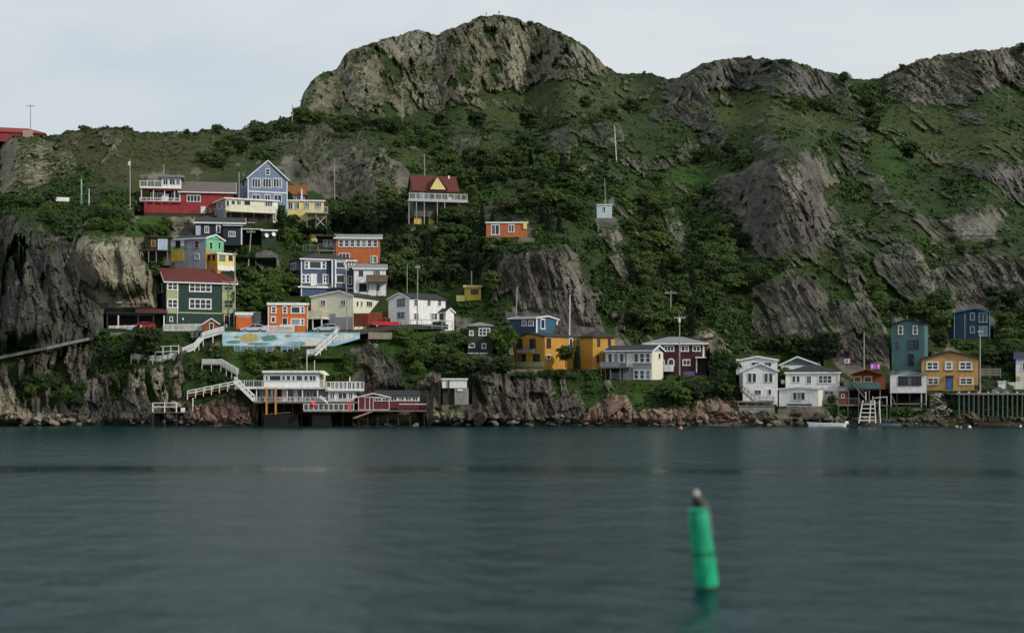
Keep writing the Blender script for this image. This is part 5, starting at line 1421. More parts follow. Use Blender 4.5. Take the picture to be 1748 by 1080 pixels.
fence('railing', 'white picket railing with pale blue banner in front of the carport', [world(x, y, 284.5) for x, y in ((186, 567), (213, 566.5), (241, 566))], 1.15, TRIM, 1.3, 2, True)
o = MB().box(0, 1.9, -.02, .0, 0, .75).build('banner', paint('lilac_cloth', (.38, .40, .60), .8, .2)); o.location = world(215.5, 565, 284.2); tag(o, 'pale blue banner hung on the white railing by the carport', 'banner')
fence('railing', 'white picket railing in front of the dark green house', [world(279, 566, 284), world(312, 565.5, 284), world(345, 565, 283.5)], 1.3, TRIM, 1.4, 2, True)
MBW = MB(); rt = empty('stone_wall', world(186, 590, 282), 0, 'grey stone retaining wall below the white railings', 'wall')
for i in range(5):
    p = world(190 + i * 31, 586, 283.6) - rt.location; q = world(190 + i * 31 + 30.7, 567.3, 283.6) - rt.location
    MB().box(p.x, q.x, 0.9 + p.y * 0, 1.6, p.z - 1.0, q.z).build('panel', STONE, rt)
h = House('kennel', 'tiny red hut with white gable trim beside the white steps', 'hut', 282.6, 347, 374, None, 564, 0, 2.2)
h.body(BRICK, 'gf', 553, 544, TRIM, TRIM, 360.5, o=.2, th=.14, found=.4); h.door('f', 358, 364, 551.5, 563, DWOOD)
walkway('steps', 'white zigzag steps from the little red hut down the slope', [(380, 566), (347, 576), (332, 594), (313, 602), (296, 612), (273, 617)], TRIM, 'steps', ds=[280.4, 279.8, 278.6, 278.0, 277.3, 277])
walkway('walkway', 'grey boarded walkway with pale railing left of the white steps', [(273, 617), (248, 615), (224, 612)], DIRTYW, ds=[277, 277.2, 277.5])
fence('fence', 'two-rail white fence on the bank above the white steps', [gp(265, 603, -.5), gp(305, 601, -.5)], 1.2, TRIM, 1.35, 2)
fence('fence', 'grey two-rail fence beside the dark spruce', [gp(208, 601, -.5), gp(243, 600, -.5)], 1.1, WOOD, 1.7, 2)
walkway('walkway', 'white railed landing and steps on tall legs below the mural', [(345, 622), (377, 622), (405, 638)], DIRTYW, ds=[min(near_depth(345, 622), 276.6) - 1.2, min(near_depth(377, 622), 276.4) - 1.4, min(near_depth(405, 638), 276) - 1.2], legs=2.4)
walkway('ramp', 'sloping white railed ramp with red underside above the reddish rock', [(320, 676), (402, 659)], TRIM, 'ramp', pickets=False, floor=BRICK, ds=[270.4, 270.2], legs=.6)
fence('fence', 'light blue trellis fence along the bank under the mural', [world(400, 600, 279), world(466, 600, 279)], .95, SKYB, 1.15, 3)
fence('trellis', 'light blue trellis panel on a mound beside the painted cloud', [world(480, 599, 278.8), world(511, 594, 278.8)], 1.15, SKYB, 1.0, 4)
walkway('steps', 'long white steps from the road down past the painted cloud', [(576, 570), (537, 605)], TRIM, 'steps', ds=[279.7, 277.4], pickets=False, legs=1.0)
walkway('landing', 'small white landing on tall posts at the foot of the steps', [(537, 605), (524, 606)], TRIM, ds=[277.4, 277.2], pickets=True, legs=3.0)
rt = empty('dock', world(262, 703, 269.5), 0, 'small low dock with white rails below the steep bank', 'dock')
o0 = rt.location
for i in range(9):
    MB().box(i * .78, i * .78 + .72, -.6, 2.2, -.15, .02).build('plank', BWOOD, rt)
for x in (0, 2.0, 4.0, 6.8):
    MB().box(x - .08, x + .08, -.5, -.34, .02, 1.6 if x < 5 else 2.4).build('post', TRIM, rt); MB().box(x - .1, x + .1, -.5, -.3, -3.0, -.15).build('piling', DWOOD, rt)
for z in (.85, 1.5):
    MB().box(0, 4.0, -.56, -.5, z, z + .12).build('rail', TRIM, rt)
MB().box(4.6, 5.3, .2, .9, .02, .75).build('crate', TRIM, rt)
# lower path on the left cliff
rt = empty('footpath', world(0, 610, near_depth(0, 612)), 0, 'narrow cliff path with low grey kerb wall', 'path')
pp = [(-60, 622), (0, 610), (40, 602), (80, 594), (115, 586), (152, 578)]
for i in range(len(pp) - 1):
    a = world(*pp[i], near_depth(*pp[i], 8) - .5) - rt.location; c = world(*pp[i + 1], near_depth(*pp[i + 1], 8) - .5) - rt.location
    MB().bar(a, c, .5, .5).build('kerb', STONE, rt)
# right hand wharf
rt = empty('wharf', world(1634, 700, 271.5), 0, 'timber wharf with a row of green-stained pilings and pale deck edge', 'wharf')
o0 = rt.location
a = world(1632, 671.5, 271.5) - o0; c = world(1800, 671.5, 271.5) - o0
MB().box(a.x, c.x, -.2, .15, a.z - .2, a.z + .12).build('deck_edge', WOOD, rt); MB().box(a.x, c.x, .16, 6, a.z - .15, a.z + .05).build('deck', WOOD, rt); MB().box(a.x, c.x, 3.0, 3.3, a.z - 4, a.z - .2).build('back_wall', DGREEN, rt)
for i in range(20):
    x = world(1637 + i * 8.25, 690, 271.5).x - o0.x
    MB().tube((x, .0, a.z - 5.2 + .3 * random.random()), (x + .06 * random.random(), .0, a.z - .21), .15, .14, 8).build('piling', GREENW, rt)
    if i % 2 == 0:
        MB().box(x - .15, x + .15, -.25, .0, a.z + .13, a.z + .33).build('block', DIRTYW, rt)
fence('fence', 'grey board fence behind the wharf beside the tan yellow house', [world(1672, 642, 281), world(1708, 642, 281)], 1.4, WOOD, 1.5, 3, True)
h = House('container', 'white storage box on the wharf', 'box', 276, 1704, 1717, None, 663, 0, 2); h.body(WHITE, 'flat', 651, None, SKYB, TRIM, o=.08, th=.08)
h = House('tarp_pile', 'heap of fishing gear under grey tarp on the wharf', 'gear', 274.5, 1690, 1728, None, 671, 0, 3)
mb = MB()
prof = [(0, 0), (h.W, 0), (h.W * .92, .5), (h.W * .75, .95), (h.W * .6, .7), (h.W * .42, 1.15), (h.W * .2, .8), (h.W * .06, .45)]
mb.prism(prof, 'y', 0, 2.4); h.mk(mb, 'tarp', paint('grey_tarp', (.12, .14, .15), .7, .4))
h.fbox('fish_box', 'f', 1694, 1702, 664, 671, .2, .9, paint('grey_plastic', (.2, .24, .24), .5, .2)); h.fbox('fish_box', 'f', 1712, 1719, 665, 671, .2, .9, WOOD)
# timber ladder pier below the red cabin
rt = empty('pier', world(1467, 719, 268.5), 0, 'bleached timber ladder pier in front of the red cabin', 'pier'); o0 = rt.location
def wl(x, y, d):
    return world(x, y, d) - o0
for xa, xb in ((1473, 1466), (1487, 1484), (1501, 1503), (1493, 1495)):
    MB().bar(wl(xa, 683, 269.5), wl(xb, 722, 268.2), .16, .16).build('leg', DIRTYW, rt)
for k_, y in enumerate((690, 697, 704, 711, 717)):
    MB().bar(wl(1472 - k_ * 1.3, y, 269.2 - k_ * .2), wl(1493 + k_ * .4, y, 269.2 - k_ * .2), .12, .14).build('rung', DIRTYW, rt)
MB().box(*[wl(1470, 686, 269.5).x, wl(1506, 686, 269.5).x], -.2 + 1.0, 3.5, wl(1470, 688, 269.5).z, wl(1470, 686.4, 269.5).z).build('deck', WOOD, rt)
MB().bar(wl(1478, 684, 269.4), wl(1478, 668, 269.4), .12, .12).build('post', TRIM, rt); MB().bar(wl(1490, 679, 269.4), wl(1514, 677, 269.4), .1, .12).build('rail', DIRTYW, rt)
for x in (1490, 1502, 1514):
    MB().bar(wl(x, 690, 269.4), wl(x, 676, 269.4), .1, .1).build('post', DIRTYW, rt)
# ruined wall on the right-hand crag
rt = empty('ruined_wall', world(1641, 402, LOTS['ruin'][4] - .3), 0, 'ruined pale grey stone wall on the crag above the trees', 'wall'); o0 = rt.location
s_ = LOTS['ruin'][4] / F
for r in range(5):
    n = 9
    for k_ in range(n):
        wd = 55 * s_ / n; hh = 4.2 * s_
        if r == 4 and k_ < 3 + random.randint(0, 1):
            continue
        ox = (.5 * wd if r % 2 else 0)
        if ox + (k_ + 1) * wd > 55 * s_ + .1:
            continue
        MB().box(ox + k_ * wd + .02, ox + (k_ + 1) * wd - .02, random.uniform(-.1, .05), .7, r * hh + .01, (r + 1) * hh - .01).build('stone', CONC if random.random() < .6 else STONE, rt)
fence('garden_wall', 'brown-red garden fence beside the cream house', [world(604, 558, 289), world(630, 558, 287.5), world(652, 556, 290)], 2.5, BRICK, 1.2, 2, True, cat='fence', pw=.094)
fence('wall_rail', 'low white roadside fence in front of the orange house', [world(441, 567, 287.5), world(502, 567, 287.5)], 1.2, TRIM, 1.5, 2, True)
fence('guard_rail', 'thin grey guard rail along the road by the white house', [world(682, 558, 285.2), world(720, 557.5, 286), world(772, 560, 287)], 1.3, METAL, 2.2, 2)
rt = MB().box(0, 4.2, -.3, .3, -.8, .4).build('kerb_wall', paint('tan_concrete', (.30, .25, .18), .9, .3)); rt.location = world(629, 571, 281.6); tag(rt, 'tan concrete kerb block at the road edge above the cliff', 'kerb')

# ------------------------------------------------------------------ hilltop building and masts
SKD = float(V[-1][int(np.searchsorted(colsx, 40))][1]) + 1.5
h = House('building', 'low red building on the left skyline with pale panel', 'building', SKD + 9, -50, 76, None, 238, 0, 9)
h.body(paint('signal_red_paint', (.26, .04, .04), .7, .3), 'hip', 228.5, 221, paint('red_roof', (.26, .04, .042), .8, .3), RED, o=.3, found=1.0); h.fbox('pale_panel', 'f', 39, 57, 223, 236, .0, .5, paint('pinkish_panel', (.38, .25, .22), .8, .3))

def pole(label, x, yt, yb, d=None, lean=0.0, arm=0, armw=10, group=None, mat=None, r=.14, box=False, name='utility_pole', lamp=False):
    d = d if d else near_depth(x, yb, 3) - .3
    base = world(x, yb, d); top = world(x + lean, yt, d) - base
    rt = empty(name, base, 0, label, 'pole', group)
    m_ = mat or POLE
    MB().tube((0, 0, -1), top, r, r * .7, 8).build('shaft', m_, rt)
    for k_ in range(arm):
        z = top.z - .5 - .9 * k_; hw = armw * d / F / 2; xx = top.x * z / max(.1, top.z)
        MB().box(xx - hw, xx + hw, -.2, -.08, z - .07, z + .07).build('crossarm', m_, rt)
        for sx in (-.85, -.4, .4, .85):
            MB().lathe([(.05, 0), (.07, .06), (.04, .16)], 6).build('insulator', DIRTYW, rt, loc=(xx + sx * hw, -.14, z + .07))
    if box:
        MB().lathe([(.22, 0), (.24, .1), (.24, .7), (.18, .8)], 10).build('transformer', DIRTYW, rt, loc=(top.x - .1, -.4, top.z - 1.3))
    if lamp:
        MB().bar((top.x, 0, top.z - .2), (top.x - 1.1, -.3, top.z + .05), .07, .07).build('lamp_arm', METAL, rt); MB().box(top.x - 1.6, top.x - 1.0, -.45, -.2, top.z - .02, top.z + .12).build('lamp_head', DIRTYW, rt)
    return rt
pole('thin grey mast with crossbar standing on the red skyline building', 52, 178, 226, SKD - .6, 0, 1, 15, r=.12, name='mast')
pole('grey wooden pole with white box beside the red house', 222, 272, 352, None, 0, 0, box=True)
pole('short pole painted white and turquoise on the grassy terrace', 139, 306, 345, None, 0, 0, mat=paint('turquoise_white', (.34, .52, .46), .6, .5), r=.17)
pole('short pale post next to the turquoise pole', 152, 322, 345, None, 0, 0, mat=DIRTYW, r=.12)
pole('pole left of the pale blue gabled house', 408, 294, 342, LOTS['greybalc'][4] + 1, 0)
pole('pole on the left shoulder of the summit', 499, 179, 224, None, 0)
pole('pole standing against the foot of the summit cliff', 687, 160, 203, None, -1)
pole('pole against the dark cliff right of the blue house', 571, 270, 335, None, 0)
pole('pole behind the dark red chalet roof', 725, 262, 302, LOTS['chalet'][4] + 9, -1)
pole('bare leaning pole among rocks on the upper slope', 1053, 215, 280, None, -4, mat=DIRTYW)
pole('thin pole behind the tiny pale hut', 1034, 305, 352, LOTS['hut'][4] + 3, -2, r=.1)
pole('leaning pole with crossarm in front of the navy house', 423, 392, 455, None, 6, 1, 15)
pole('tall pole in front of the cream house with crossarm', 592, 448, 566, 288, -1, 2, 9, box=True, lamp=True)
pole('tall pole in front of the white two-storey house', 712, 452, 560, 286.5, 1, 1, 8)
pole('pole with crossarm left of the dark green house steps', 401, 430, 520, 295, 0, 1, 8)
pole('pole in the dark trees beside the white house', 695, 452, 500, None, 0, r=.1)
pole('pole behind the blue flat-roofed house', 880, 489, 546, None, 3)
pole('pole in front of the dark slabby cliff beside the ochre house', 972, 503, 566, None, 1, mat=DIRTYW)
pole('pole with crossarm in the trees above the maroon house', 1145, 496, 552, None, 0, 1, 20)
pole('pole in front of the maroon house with one-sided arm', 1160, 538, 634, LOTS['maroon'][4] - 3, 0, 1, 20, box=True)
pole('pole behind the red cabin roof', 1475, 568, 632, LOTS['redcabin'][4] + 6, 0)
pole('pole beside the tan yellow house at the wharf', 1673, 562, 668, 275, 0, 1, 9)
pole('short pole among the trees below the tree-hidden yellow house', 805, 462, 500, None, 0, r=.09)

# flags
def flag(label, x, yt, yb, d, x0, x1, y0, y1, cells):
    base = world(x, yb, d)
    rt = empty('flag', base, 0, label, 'flag')
    MB().tube((0, 0, 0), (0, 0, (yb - yt) * d / F), .05, .04, 6).build('pole', BWOOD, rt)
    for (fa, fb, ga, gb, mt, nm) in cells:
        xa = (x0 + (x1 - x0) * fa - x) * d / F; xb = (x0 + (x1 - x0) * fb - x) * d / F; za = (yb - (y0 + (y1 - y0) * ga)) * d / F; zb = (yb - (y0 + (y1 - y0) * gb)) * d / F
        n = 6; vs = []; 
        th_ = .02 + .01 * (nm != 'field')
        for k_ in range(n + 1):
            xx = xa + (xb - xa) * k_ / n; yy = .18 * math.sin(xx * 4.5)
            vs += [(xx, yy - th_, za), (xx, yy - th_, zb), (xx, yy + th_, zb), (xx, yy + th_, za)]
        fs = []
        for k_ in range(n):
            a = k_ * 4; fs += [(a, a + 1, a + 5, a + 4), (a + 1, a + 2, a + 6, a + 5), (a + 2, a + 3, a + 7, a + 6), (a + 3, a, a + 4, a + 7)]
        fs += [(0, 3, 2, 1), (n * 4, n * 4 + 1, n * 4 + 2, n * 4 + 3)]
        MB().add(vs, fs).build(nm, mt, rt)
    return rt
FR = paint('flag_red', (.40, .04, .05), .8, .1); FW = paint('flag_white', (.62, .62, .62), .8, .1); FP = paint('flag_purple', (.36, .08, .48), .8, .15); FK = paint('flag_pink', (.66, .42, .68), .8, .1)
flag('white flag with red end and small red emblem on a pole by the white house', 1451.8, 612, 645, LOTS['redcabin'][4] + 2, 1441, 1451.4, 612, 620, [(0, 1, 0, 1, FW, 'field'), (.82, 1, 0, 1, FR, 'stripe'), (.36, .6, .38, .64, FR, 'emblem'), (0, .08, 0, 1, FR, 'stripe')])
flag('purple flag with pale crosses above the red cabin roof', 1502, 618, 640, LOTS['redcabin'][4] + 3, 1486, 1501.5, 620, 630, [(0, 1, 0, 1, FP, 'field'), (.44, .56, 0, 1, FK, 'cross'), (0, 1, .42, .58, FK, 'cross'), (.12, .3, .15, .32, FK, 'saltire'), (.7, .88, .15, .32, FK, 'saltire'), (.12, .3, .68, .85, FK, 'saltire'), (.7, .88, .68, .85, FK, 'saltire')])

# ------------------------------------------------------------------ cars
CARGLASS = paint('car_glass', (.012, .015, .018), .12, .1); TYRE = paint('tyre_rubber', (.015, .015, .016), .85, .2); RIM = paint('wheel_rim', (.40, .41, .42), .35, .1, 0, .7)
def car(label, loc, rz, mat, kind='hatch', name='parked_car'):
    rt = empty(name, loc, rz, label, 'truck' if kind == 'pickup' else 'car')
    Lc = 5.3 if kind == 'pickup' else 4.5
    w_ = .9
    if kind == 'pickup':
        low = [(0, .35), (Lc, .35), (Lc, .95), (Lc - .02, 1.05), (2.2, 1.05), (1.5, 1.06), (.2, .98), (0, .8)]
        cab = [(1.35, 1.04), (3.35, 1.04), (3.2, 1.72), (2.05, 1.74)]; roof = [(2.0, 1.74), (3.22, 1.72), (3.15, 1.80), (2.15, 1.82)]
    else:
        low = [(0, .32), (Lc, .34), (Lc, .85), (Lc - .12, 1.02), (1.2, .98), (.25, .82), (0, .62)]
        cab = [(1.15, .98), (Lc - .25, 1.0), (Lc - .75, 1.42), (2.1, 1.46)]; roof = [(2.05, 1.45), (Lc - .72, 1.42), (Lc - .9, 1.52), (2.3, 1.55)]
    def taper(prof, wa, wb, z0, z1):
        vs = []
        for sy in (-1, 1):
            for x, z in prof:
                k_ = wa + (wb - wa) * (z - z0) / (z1 - z0); vs.append((x, sy * k_, z))
        n = len(prof)
        return vs, [tuple(range(n)), tuple(range(2 * n - 1, n - 1, -1))] + [(i, i + n, (i + 1) % n + n, (i + 1) % n) for i in range(n)]
    body = MB().add(*taper(low, w_, w_ - .06, .3, 1.05)).build('body', mat, rt)
    bv = body.modifiers.new('bevel', 'BEVEL'); bv.width = .07; bv.segments = 2
    MB().add(*taper(cab, w_ - .08, w_ - .24, .98, 1.75 if kind == 'pickup' else 1.46)).build('windows', CARGLASS, rt)
    ro = MB().add(*taper(roof, w_ - .2, w_ - .28, 1.42, 1.82)).build('roof', mat, rt)
    for x0, z0, x1, z1 in ([(1.35, 1.04, 2.05, 1.74), (2.55, 1.04, 2.5, 1.74), (3.35, 1.04, 3.2, 1.72)] if kind == 'pickup' else [(1.15, .98, 2.1, 1.46), (2.65, .98, 2.65, 1.46), (Lc - .3, 1.0, Lc - .75, 1.43)]):
        for sy in (-1, 1):
            MB().bar((x0, sy * (w_ - .08), z0), (x1, sy * (w_ - .225), z1), .06, .09).build('pillar', mat, rt)
    for x in (.85, Lc - .95):
        for sy in (-1, 1):
            wh = MB().tube((x, sy * (w_ - .14), .33), (x, sy * (w_ + .03), .33), .33, .33, 14).build('wheel', TYRE, rt)
            MB().tube((x, sy * (w_ + .02), .33), (x, sy * (w_ + .045), .33), .2, .2, 10).build('rim', RIM, wh)
    for sy in (-1, 1):
        MB().box(-.03, .12, sy * .5 - .16, sy * .5 + .16, .62, .76).build('headlight', TRIM, rt); MB().box(Lc - .05, Lc + .03, sy * .66 - .12, sy * .66 + .12, .72, .9).build('tail_light', RED, rt)
    MB().box(-.05, .1, -.8, .8, .36, .52).build('bumper', TYRE, rt)
    if kind == 'pickup':
        MB().box(3.5, Lc - .1, -.72, .72, 1.04, 1.065).build('bed', TYRE, rt)
    return rt
SILV = paint('silver_car_paint', (.52, .54, .57), .28, .05, 0, .35); CRED = paint('red_car_paint', (.46, .018, .022), .3, .08); DRED = paint('dark_red_car_paint', (.10, .015, .02), .35, .1)
car('silver hatchback parked on the road in front of the orange garage', (world(411, 565, 286).x, 286, 16.52), .05, SILV)
car('silver hatchback parked on the road below the cream house', (world(537, 566, 285).x, 285, 16.52), -.12, SILV)
car('bright red pickup truck parked beside the brown-red garden fence', (world(634, 556, 286.5).x, 286.5, 17.5), .30, CRED, 'pickup', 'pickup_truck')
car('red car mostly hidden behind the railing of the carport', (world(222, 558, 287.5).x, 287.5, 17.0), 0, CRED)
p = world(209, 362, LOTS['red'][4] - 1); car('dark red car at the left corner of the red house', p, .1, DRED)
h = House('shed', 'tiny white-roofed shed on the grassy terrace left of the red house', 'shed', near_depth(100, 347) - .5, 88, 116, None, 348, 0, 3); h.body(DWOOD, 'gs', 343, 338, DIRTYW, DIRTYW, o=.2, th=.1, found=1)

# ------------------------------------------------------------------ boats and floats
def boat(label, x0, x1, d, beam, hullm, inm, name='boat', motor=None, freeb=.6, draft=.25, cabin=None):
    L_ = (x1 - x0) * d / F
    rt = empty(name, ((x0 - CX) * d / F, d, 0), 0, label, 'boat')
    def loft(scale, zoff, zb):
        vs, st = [], 11
        for i in range(st):
            u = i / (st - 1)
            wv = beam / 2 * (1 - (1 - u) ** 3.2 * 1.0) ** .8 * (.86 + .14 * (1 - (2 * u - 1) ** 2)) * scale if i else .02
            sheer = freeb * (1 + .35 * (1 - u) ** 2)
            xx = u * L_ - (0 if i else 0)
            for k_, (fy, fz) in enumerate(((-1, 1), (-.92, .35), (-.55, -.15), (0, -.3), (.55, -.15), (.92, .35), (1, 1))):
                z = sheer * fz if fz > 0 else fz * draft / .3
                vs.append((xx + (.35 * (1 - max(0, fz)) if i == 0 else 0), wv * fy, max(z, zb) + zoff))
        fs = [(i * 7 + k_, i * 7 + k_ + 1, (i + 1) * 7 + k_ + 1, (i + 1) * 7 + k_) for i in range(st - 1) for k_ in range(6)]
        fs.append(tuple(range((st - 1) * 7, st * 7)))
        return vs, fs
    MB().add(*loft(1.0, 0, -9)).build('hull', hullm, rt, True)
    v, f = loft(.9, .02, .12); MB().add(v, f[:-1]).build('inside', inm, rt, True)
    v, _ = loft(1.0, 0, -9)
    for side in (0, 6):
        mb = MB()
        for i in range(10):
            mb.bar(v[i * 7 + side], v[(i + 1) * 7 + side], .09, .09)
        mb.build('gunwale', inm if cabin else hullm, rt)
    for u in (.35, .62):
        MB().box(u * L_ - .14, u * L_ + .14, -beam * .42, beam * .42, freeb * .6, freeb * .66).build('seat', inm, rt)
    if motor:
        m_ = MB().box(L_ - .1, L_ + .5, -.22, .22, freeb * .75, freeb * .75 + .55).build('outboard_motor', motor, rt); b2 = m_.modifiers.new('bevel', 'BEVEL'); b2.width = .12; b2.segments = 2
        MB().box(L_ + .1, L_ + .3, -.07, .07, -.3, freeb * .75).build('motor_leg', TYRE, rt)
    if cabin:
        MB().box(L_ * .35, L_ * .7, -beam * .35, beam * .35, freeb * .5, freeb + .9).build('cabin', cabin, rt); MB().box(L_ * .33, L_ * .72, -beam * .38, beam * .38, freeb + .9, freeb + 1.0).build('cabin_roof', cabin, rt)
    return rt
boat('white open motorboat moored off the brown shore rock', 1377.5, 1443, 262, 1.9, paint('white_gelcoat', (.84, .85, .86), .35, .05), DWOOD, motor=TRIM)
boat('small blue-grey rowing boat by the timber ladder pier', 1502, 1535.5, 266, 1.4, paint('blue_grey_hull', (.16, .21, .26), .5, .2), WOOD, freeb=.45)
boat('dark fishing boat with brown hull at the wharf', 1667, 1721, 264, 2.0, paint('brown_hull', (.12, .075, .05), .6, .3), DARKIN, freeb=.75, cabin=paint('black_wheelhouse', (.02, .022, .025), .6, .3))
def float_(label, x, y, r_, mat):
    d = CAMH * F / (y - HZ)
    o = MB().lathe([(.02, -r_ * .8), (r_ * .7, -r_ * .6), (r_, 0), (r_ * .75, r_ * .65), (r_ * .25, r_ * .9), (.08, r_ * 1.2)], 12).build('mooring_float', mat, None, True)
    o.location = ((x - CX) * d / F, d, .08); tag(o, label, 'float')
PINKF = paint('faded_pink_plastic', (.55, .20, .17), .5, .1)
float_('faded pink mooring float off the reddish shore rocks', 1162, 732, .32, PINKF)
float_('pink mooring float left of the dark fishing boat', 1633, 729.5, .3, PINKF)
float_('small pink mooring float between two others near the wharf', 1640, 730.5, .2, PINKF)
float_('white mooring float between the rubble and the dark fishing boat', 1655, 730, .32, DIRTYW)
float_('white mooring float right of the dark fishing boat', 1742, 728.5, .24, DIRTYW)
o = MB().lathe([(.05, -.45), (.36, -.35), (.45, 0), (.36, .35), (.08, .5)], 12).build('float_ball', paint('fluorescent_red', (.75, .06, .07), .5, .05), None, True); o.location = world(534, 690, 264.8); tag(o, 'fluorescent red float hung on the lower deck railing', 'float')
o = MB().box(-.2, .2, -.1, .1, -.7, .7).build('life_jacket', MATS['fluorescent_red']); o.location = world(597, 694, 265.3); tag(o, 'red life jacket hanging on the landing railing', 'life jacket')

# channel buoy
bd = CAMH * F / (1006 - HZ); bs = bd / F
rt = empty('channel_buoy', ((1207 - CX) * bs, bd, 0), 0, 'tall green spar buoy with dark lantern leaning in the water', 'buoy')
rt.rotation_euler = (0.03, math.radians(-6.5), 0)
BG = paint('buoy_green', (.012, .40, .20), .5, .62, scale=3.2)
MB().lathe([(.30, -1.6), (.35, -1.3), (.36, -.2), (.355, .95), (.36, 1.0), (.345, 1.02)], 24).build('lower_drum', BG, rt, True)
MB().lathe([(.350, 1.02), (.352, 1.10)], 24).build('seam_band', paint('rust_seam', (.010, .19, .09), .7, .5), rt, True)
MB().lathe([(.364, -.3), (.366, -.05), (.364, .10), (.358, .13)], 24).build('algae_band', paint('algae_green', (.012, .05, .022), .7, .5), rt, True)
MB().lathe([(.345, 1.10), (.34, 1.2), (.325, 2.0), (.315, 2.28), (.30, 2.36)], 24).build('upper_drum', BG, rt, True)
MB().lathe([(.30, 2.36), (.325, 2.38), (.325, 2.46), (.26, 2.50), (.12, 2.52)], 24).build('top_ring', BG, rt, True)
MB().lathe([(.13, 2.5), (.15, 2.56), (.15, 2.82), (.11, 2.86)], 14).build('lantern', paint('lantern_black', (.012, .014, .014), .4, .2), rt, True)
MB().lathe([(.10, 2.86), (.11, 2.9), (.06, 3.0), (.02, 3.05)], 14).build('lamp_lens', paint('lens_grey', (.5, .5, .46), .3, .1), rt, True)
STR = paint('tan_strap', (.22, .20, .17), .8, .4)
MB().bar((.10, -.05, 2.84), (.29, -.10, 2.44), .05, .09).build('strap', STR, rt); MB().bar((.315, -.12, 2.36), (.335, -.10, 1.7), .02, .05).build('strap', STR, rt)
MB().tube((.2, -.26, 2.46), (.2, -.26, 2.66), .03, .03, 8).build('lifting_eye', STR, rt)

# ------------------------------------------------------------------ people
def person(label, loc, top, legs_, rz=0, arm=0.0):
    """one skinned body with trousers, top and skin told apart by height"""
    rt = empty('person', loc, rz, label, 'person')
    J = {'pel': (0, 0, .95), 'che': (0, .02, 1.28), 'nec': (0, .02, 1.46), 'hed': (0, 0, 1.58), 'crn': (0, 0, 1.70), 'ls': (-.19, .02, 1.40), 'le': (-.26, .03, 1.13), 'lh': (-.25, -.06, .88), 'rs': (.19, .02, 1.40), 're': (.27, .02 - arm * .1, 1.13 + arm * .05), 'rh': (.25, -.08 - arm * .2, .88 + arm * .3),
         'lk': (-.11, -.02, .50), 'lf': (-.12, .02, .07), 'lt': (-.13, -.14, .04), 'rk': (.11, -.02, .50), 'rf': (.13, .02, .07), 'rt': (.14, -.14, .04), 'lp': (-.09, 0, .90), 'rp': (.09, 0, .90)}
    R_ = {'pel': .15, 'che': .17, 'nec': .065, 'hed': .10, 'crn': .085, 'ls': .075, 'le': .05, 'lh': .042, 'rs': .075, 're': .05, 'rh': .042, 'lk': .065, 'lf': .045, 'lt': .04, 'rk': .065, 'rf': .045, 'rt': .04, 'lp': .095, 'rp': .095}
    ks = list(J); E = [('pel', 'che'), ('che', 'nec'), ('nec', 'hed'), ('hed', 'crn'), ('che', 'ls'), ('ls', 'le'), ('le', 'lh'), ('che', 'rs'), ('rs', 're'), ('re', 'rh'), ('pel', 'lp'), ('lp', 'lk'), ('lk', 'lf'), ('lf', 'lt'), ('pel', 'rp'), ('rp', 'rk'), ('rk', 'rf'), ('rf', 'rt')]
    me = bpy.data.meshes.new('body'); me.from_pydata([J[k_] for k_ in ks], [(ks.index(a), ks.index(c)) for a, c in E], [])
    ob = bpy.data.objects.new('body', me); col.objects.link(ob); ob.parent = rt
    sm = ob.modifiers.new('skin', 'SKIN')
    for i, k_ in enumerate(ks):
        me.skin_vertices[0].data[i].radius = (R_[k_], R_[k_] * .8); me.skin_vertices[0].data[i].use_root = (k_ == 'pel')
    ob.modifiers.new('sub', 'SUBSURF').levels = 1; ob.modifiers['sub'].render_levels = 1
    m_ = bpy.data.materials.new('clothes'); m_.use_nodes = True; t_ = m_.node_tree; b0 = t_.nodes['Principled BSDF']; b0.inputs['Roughness'].default_value = .85
    tc_ = t_.nodes.new('ShaderNodeTexCoord'); sp = t_.nodes.new('ShaderNodeSeparateXYZ'); rp_ = t_.nodes.new('ShaderNodeValToRGB'); dv = t_.nodes.new('ShaderNodeMath'); dv.operation = 'DIVIDE'; dv.inputs[1].default_value = 1.8
    rp_.color_ramp.interpolation = 'CONSTANT'; el = rp_.color_ramp.elements
    el[0].position = 0; el[0].color = (.02, .02, .02, 1); el[1].position = .06; el[1].color = (*legs_, 1)
    e1 = el.new(.54); e1.color = (*top, 1); e2 = el.new(.825); e2.color = (.42, .25, .18, 1)
    t_.links.new(tc_.outputs['Object'], sp.inputs[0]); t_.links.new(sp.outputs['Z'], dv.inputs[0]); t_.links.new(dv.outputs[0], rp_.inputs['Fac']); t_.links.new(rp_.outputs['Color'], b0.inputs['Base Color'])
    me.materials.append(m_)
    MB().lathe([(.10, 0), (.108, .06), (.08, .12), (.02, .145)], 10).build('hair', paint('dark_hair', (.03, .02, .015), .8, .2), rt, True, (0, .015, 1.62))
    return rt
def on_sky(x):
    c = int(np.searchsorted(colsx, x)); return Vector(V[-1][c])
person('person in grey standing at the left of the pair on the summit', on_sky(830) + Vector((0, .4, -.1)), (.10, .10, .11), (.05, .05, .06), .3, 1)
person('person in dark clothes standing at the right of the pair on the summit', on_sky(851) + Vector((0, .4, -.1)), (.025, .025, .03), (.02, .02, .025), 0)
person('person in pale blue top standing at the dark green house door', Vector((world(386, 556, 288).x, 288, 16.6)), (.26, .30, .40), (.05, .06, .09), .2)

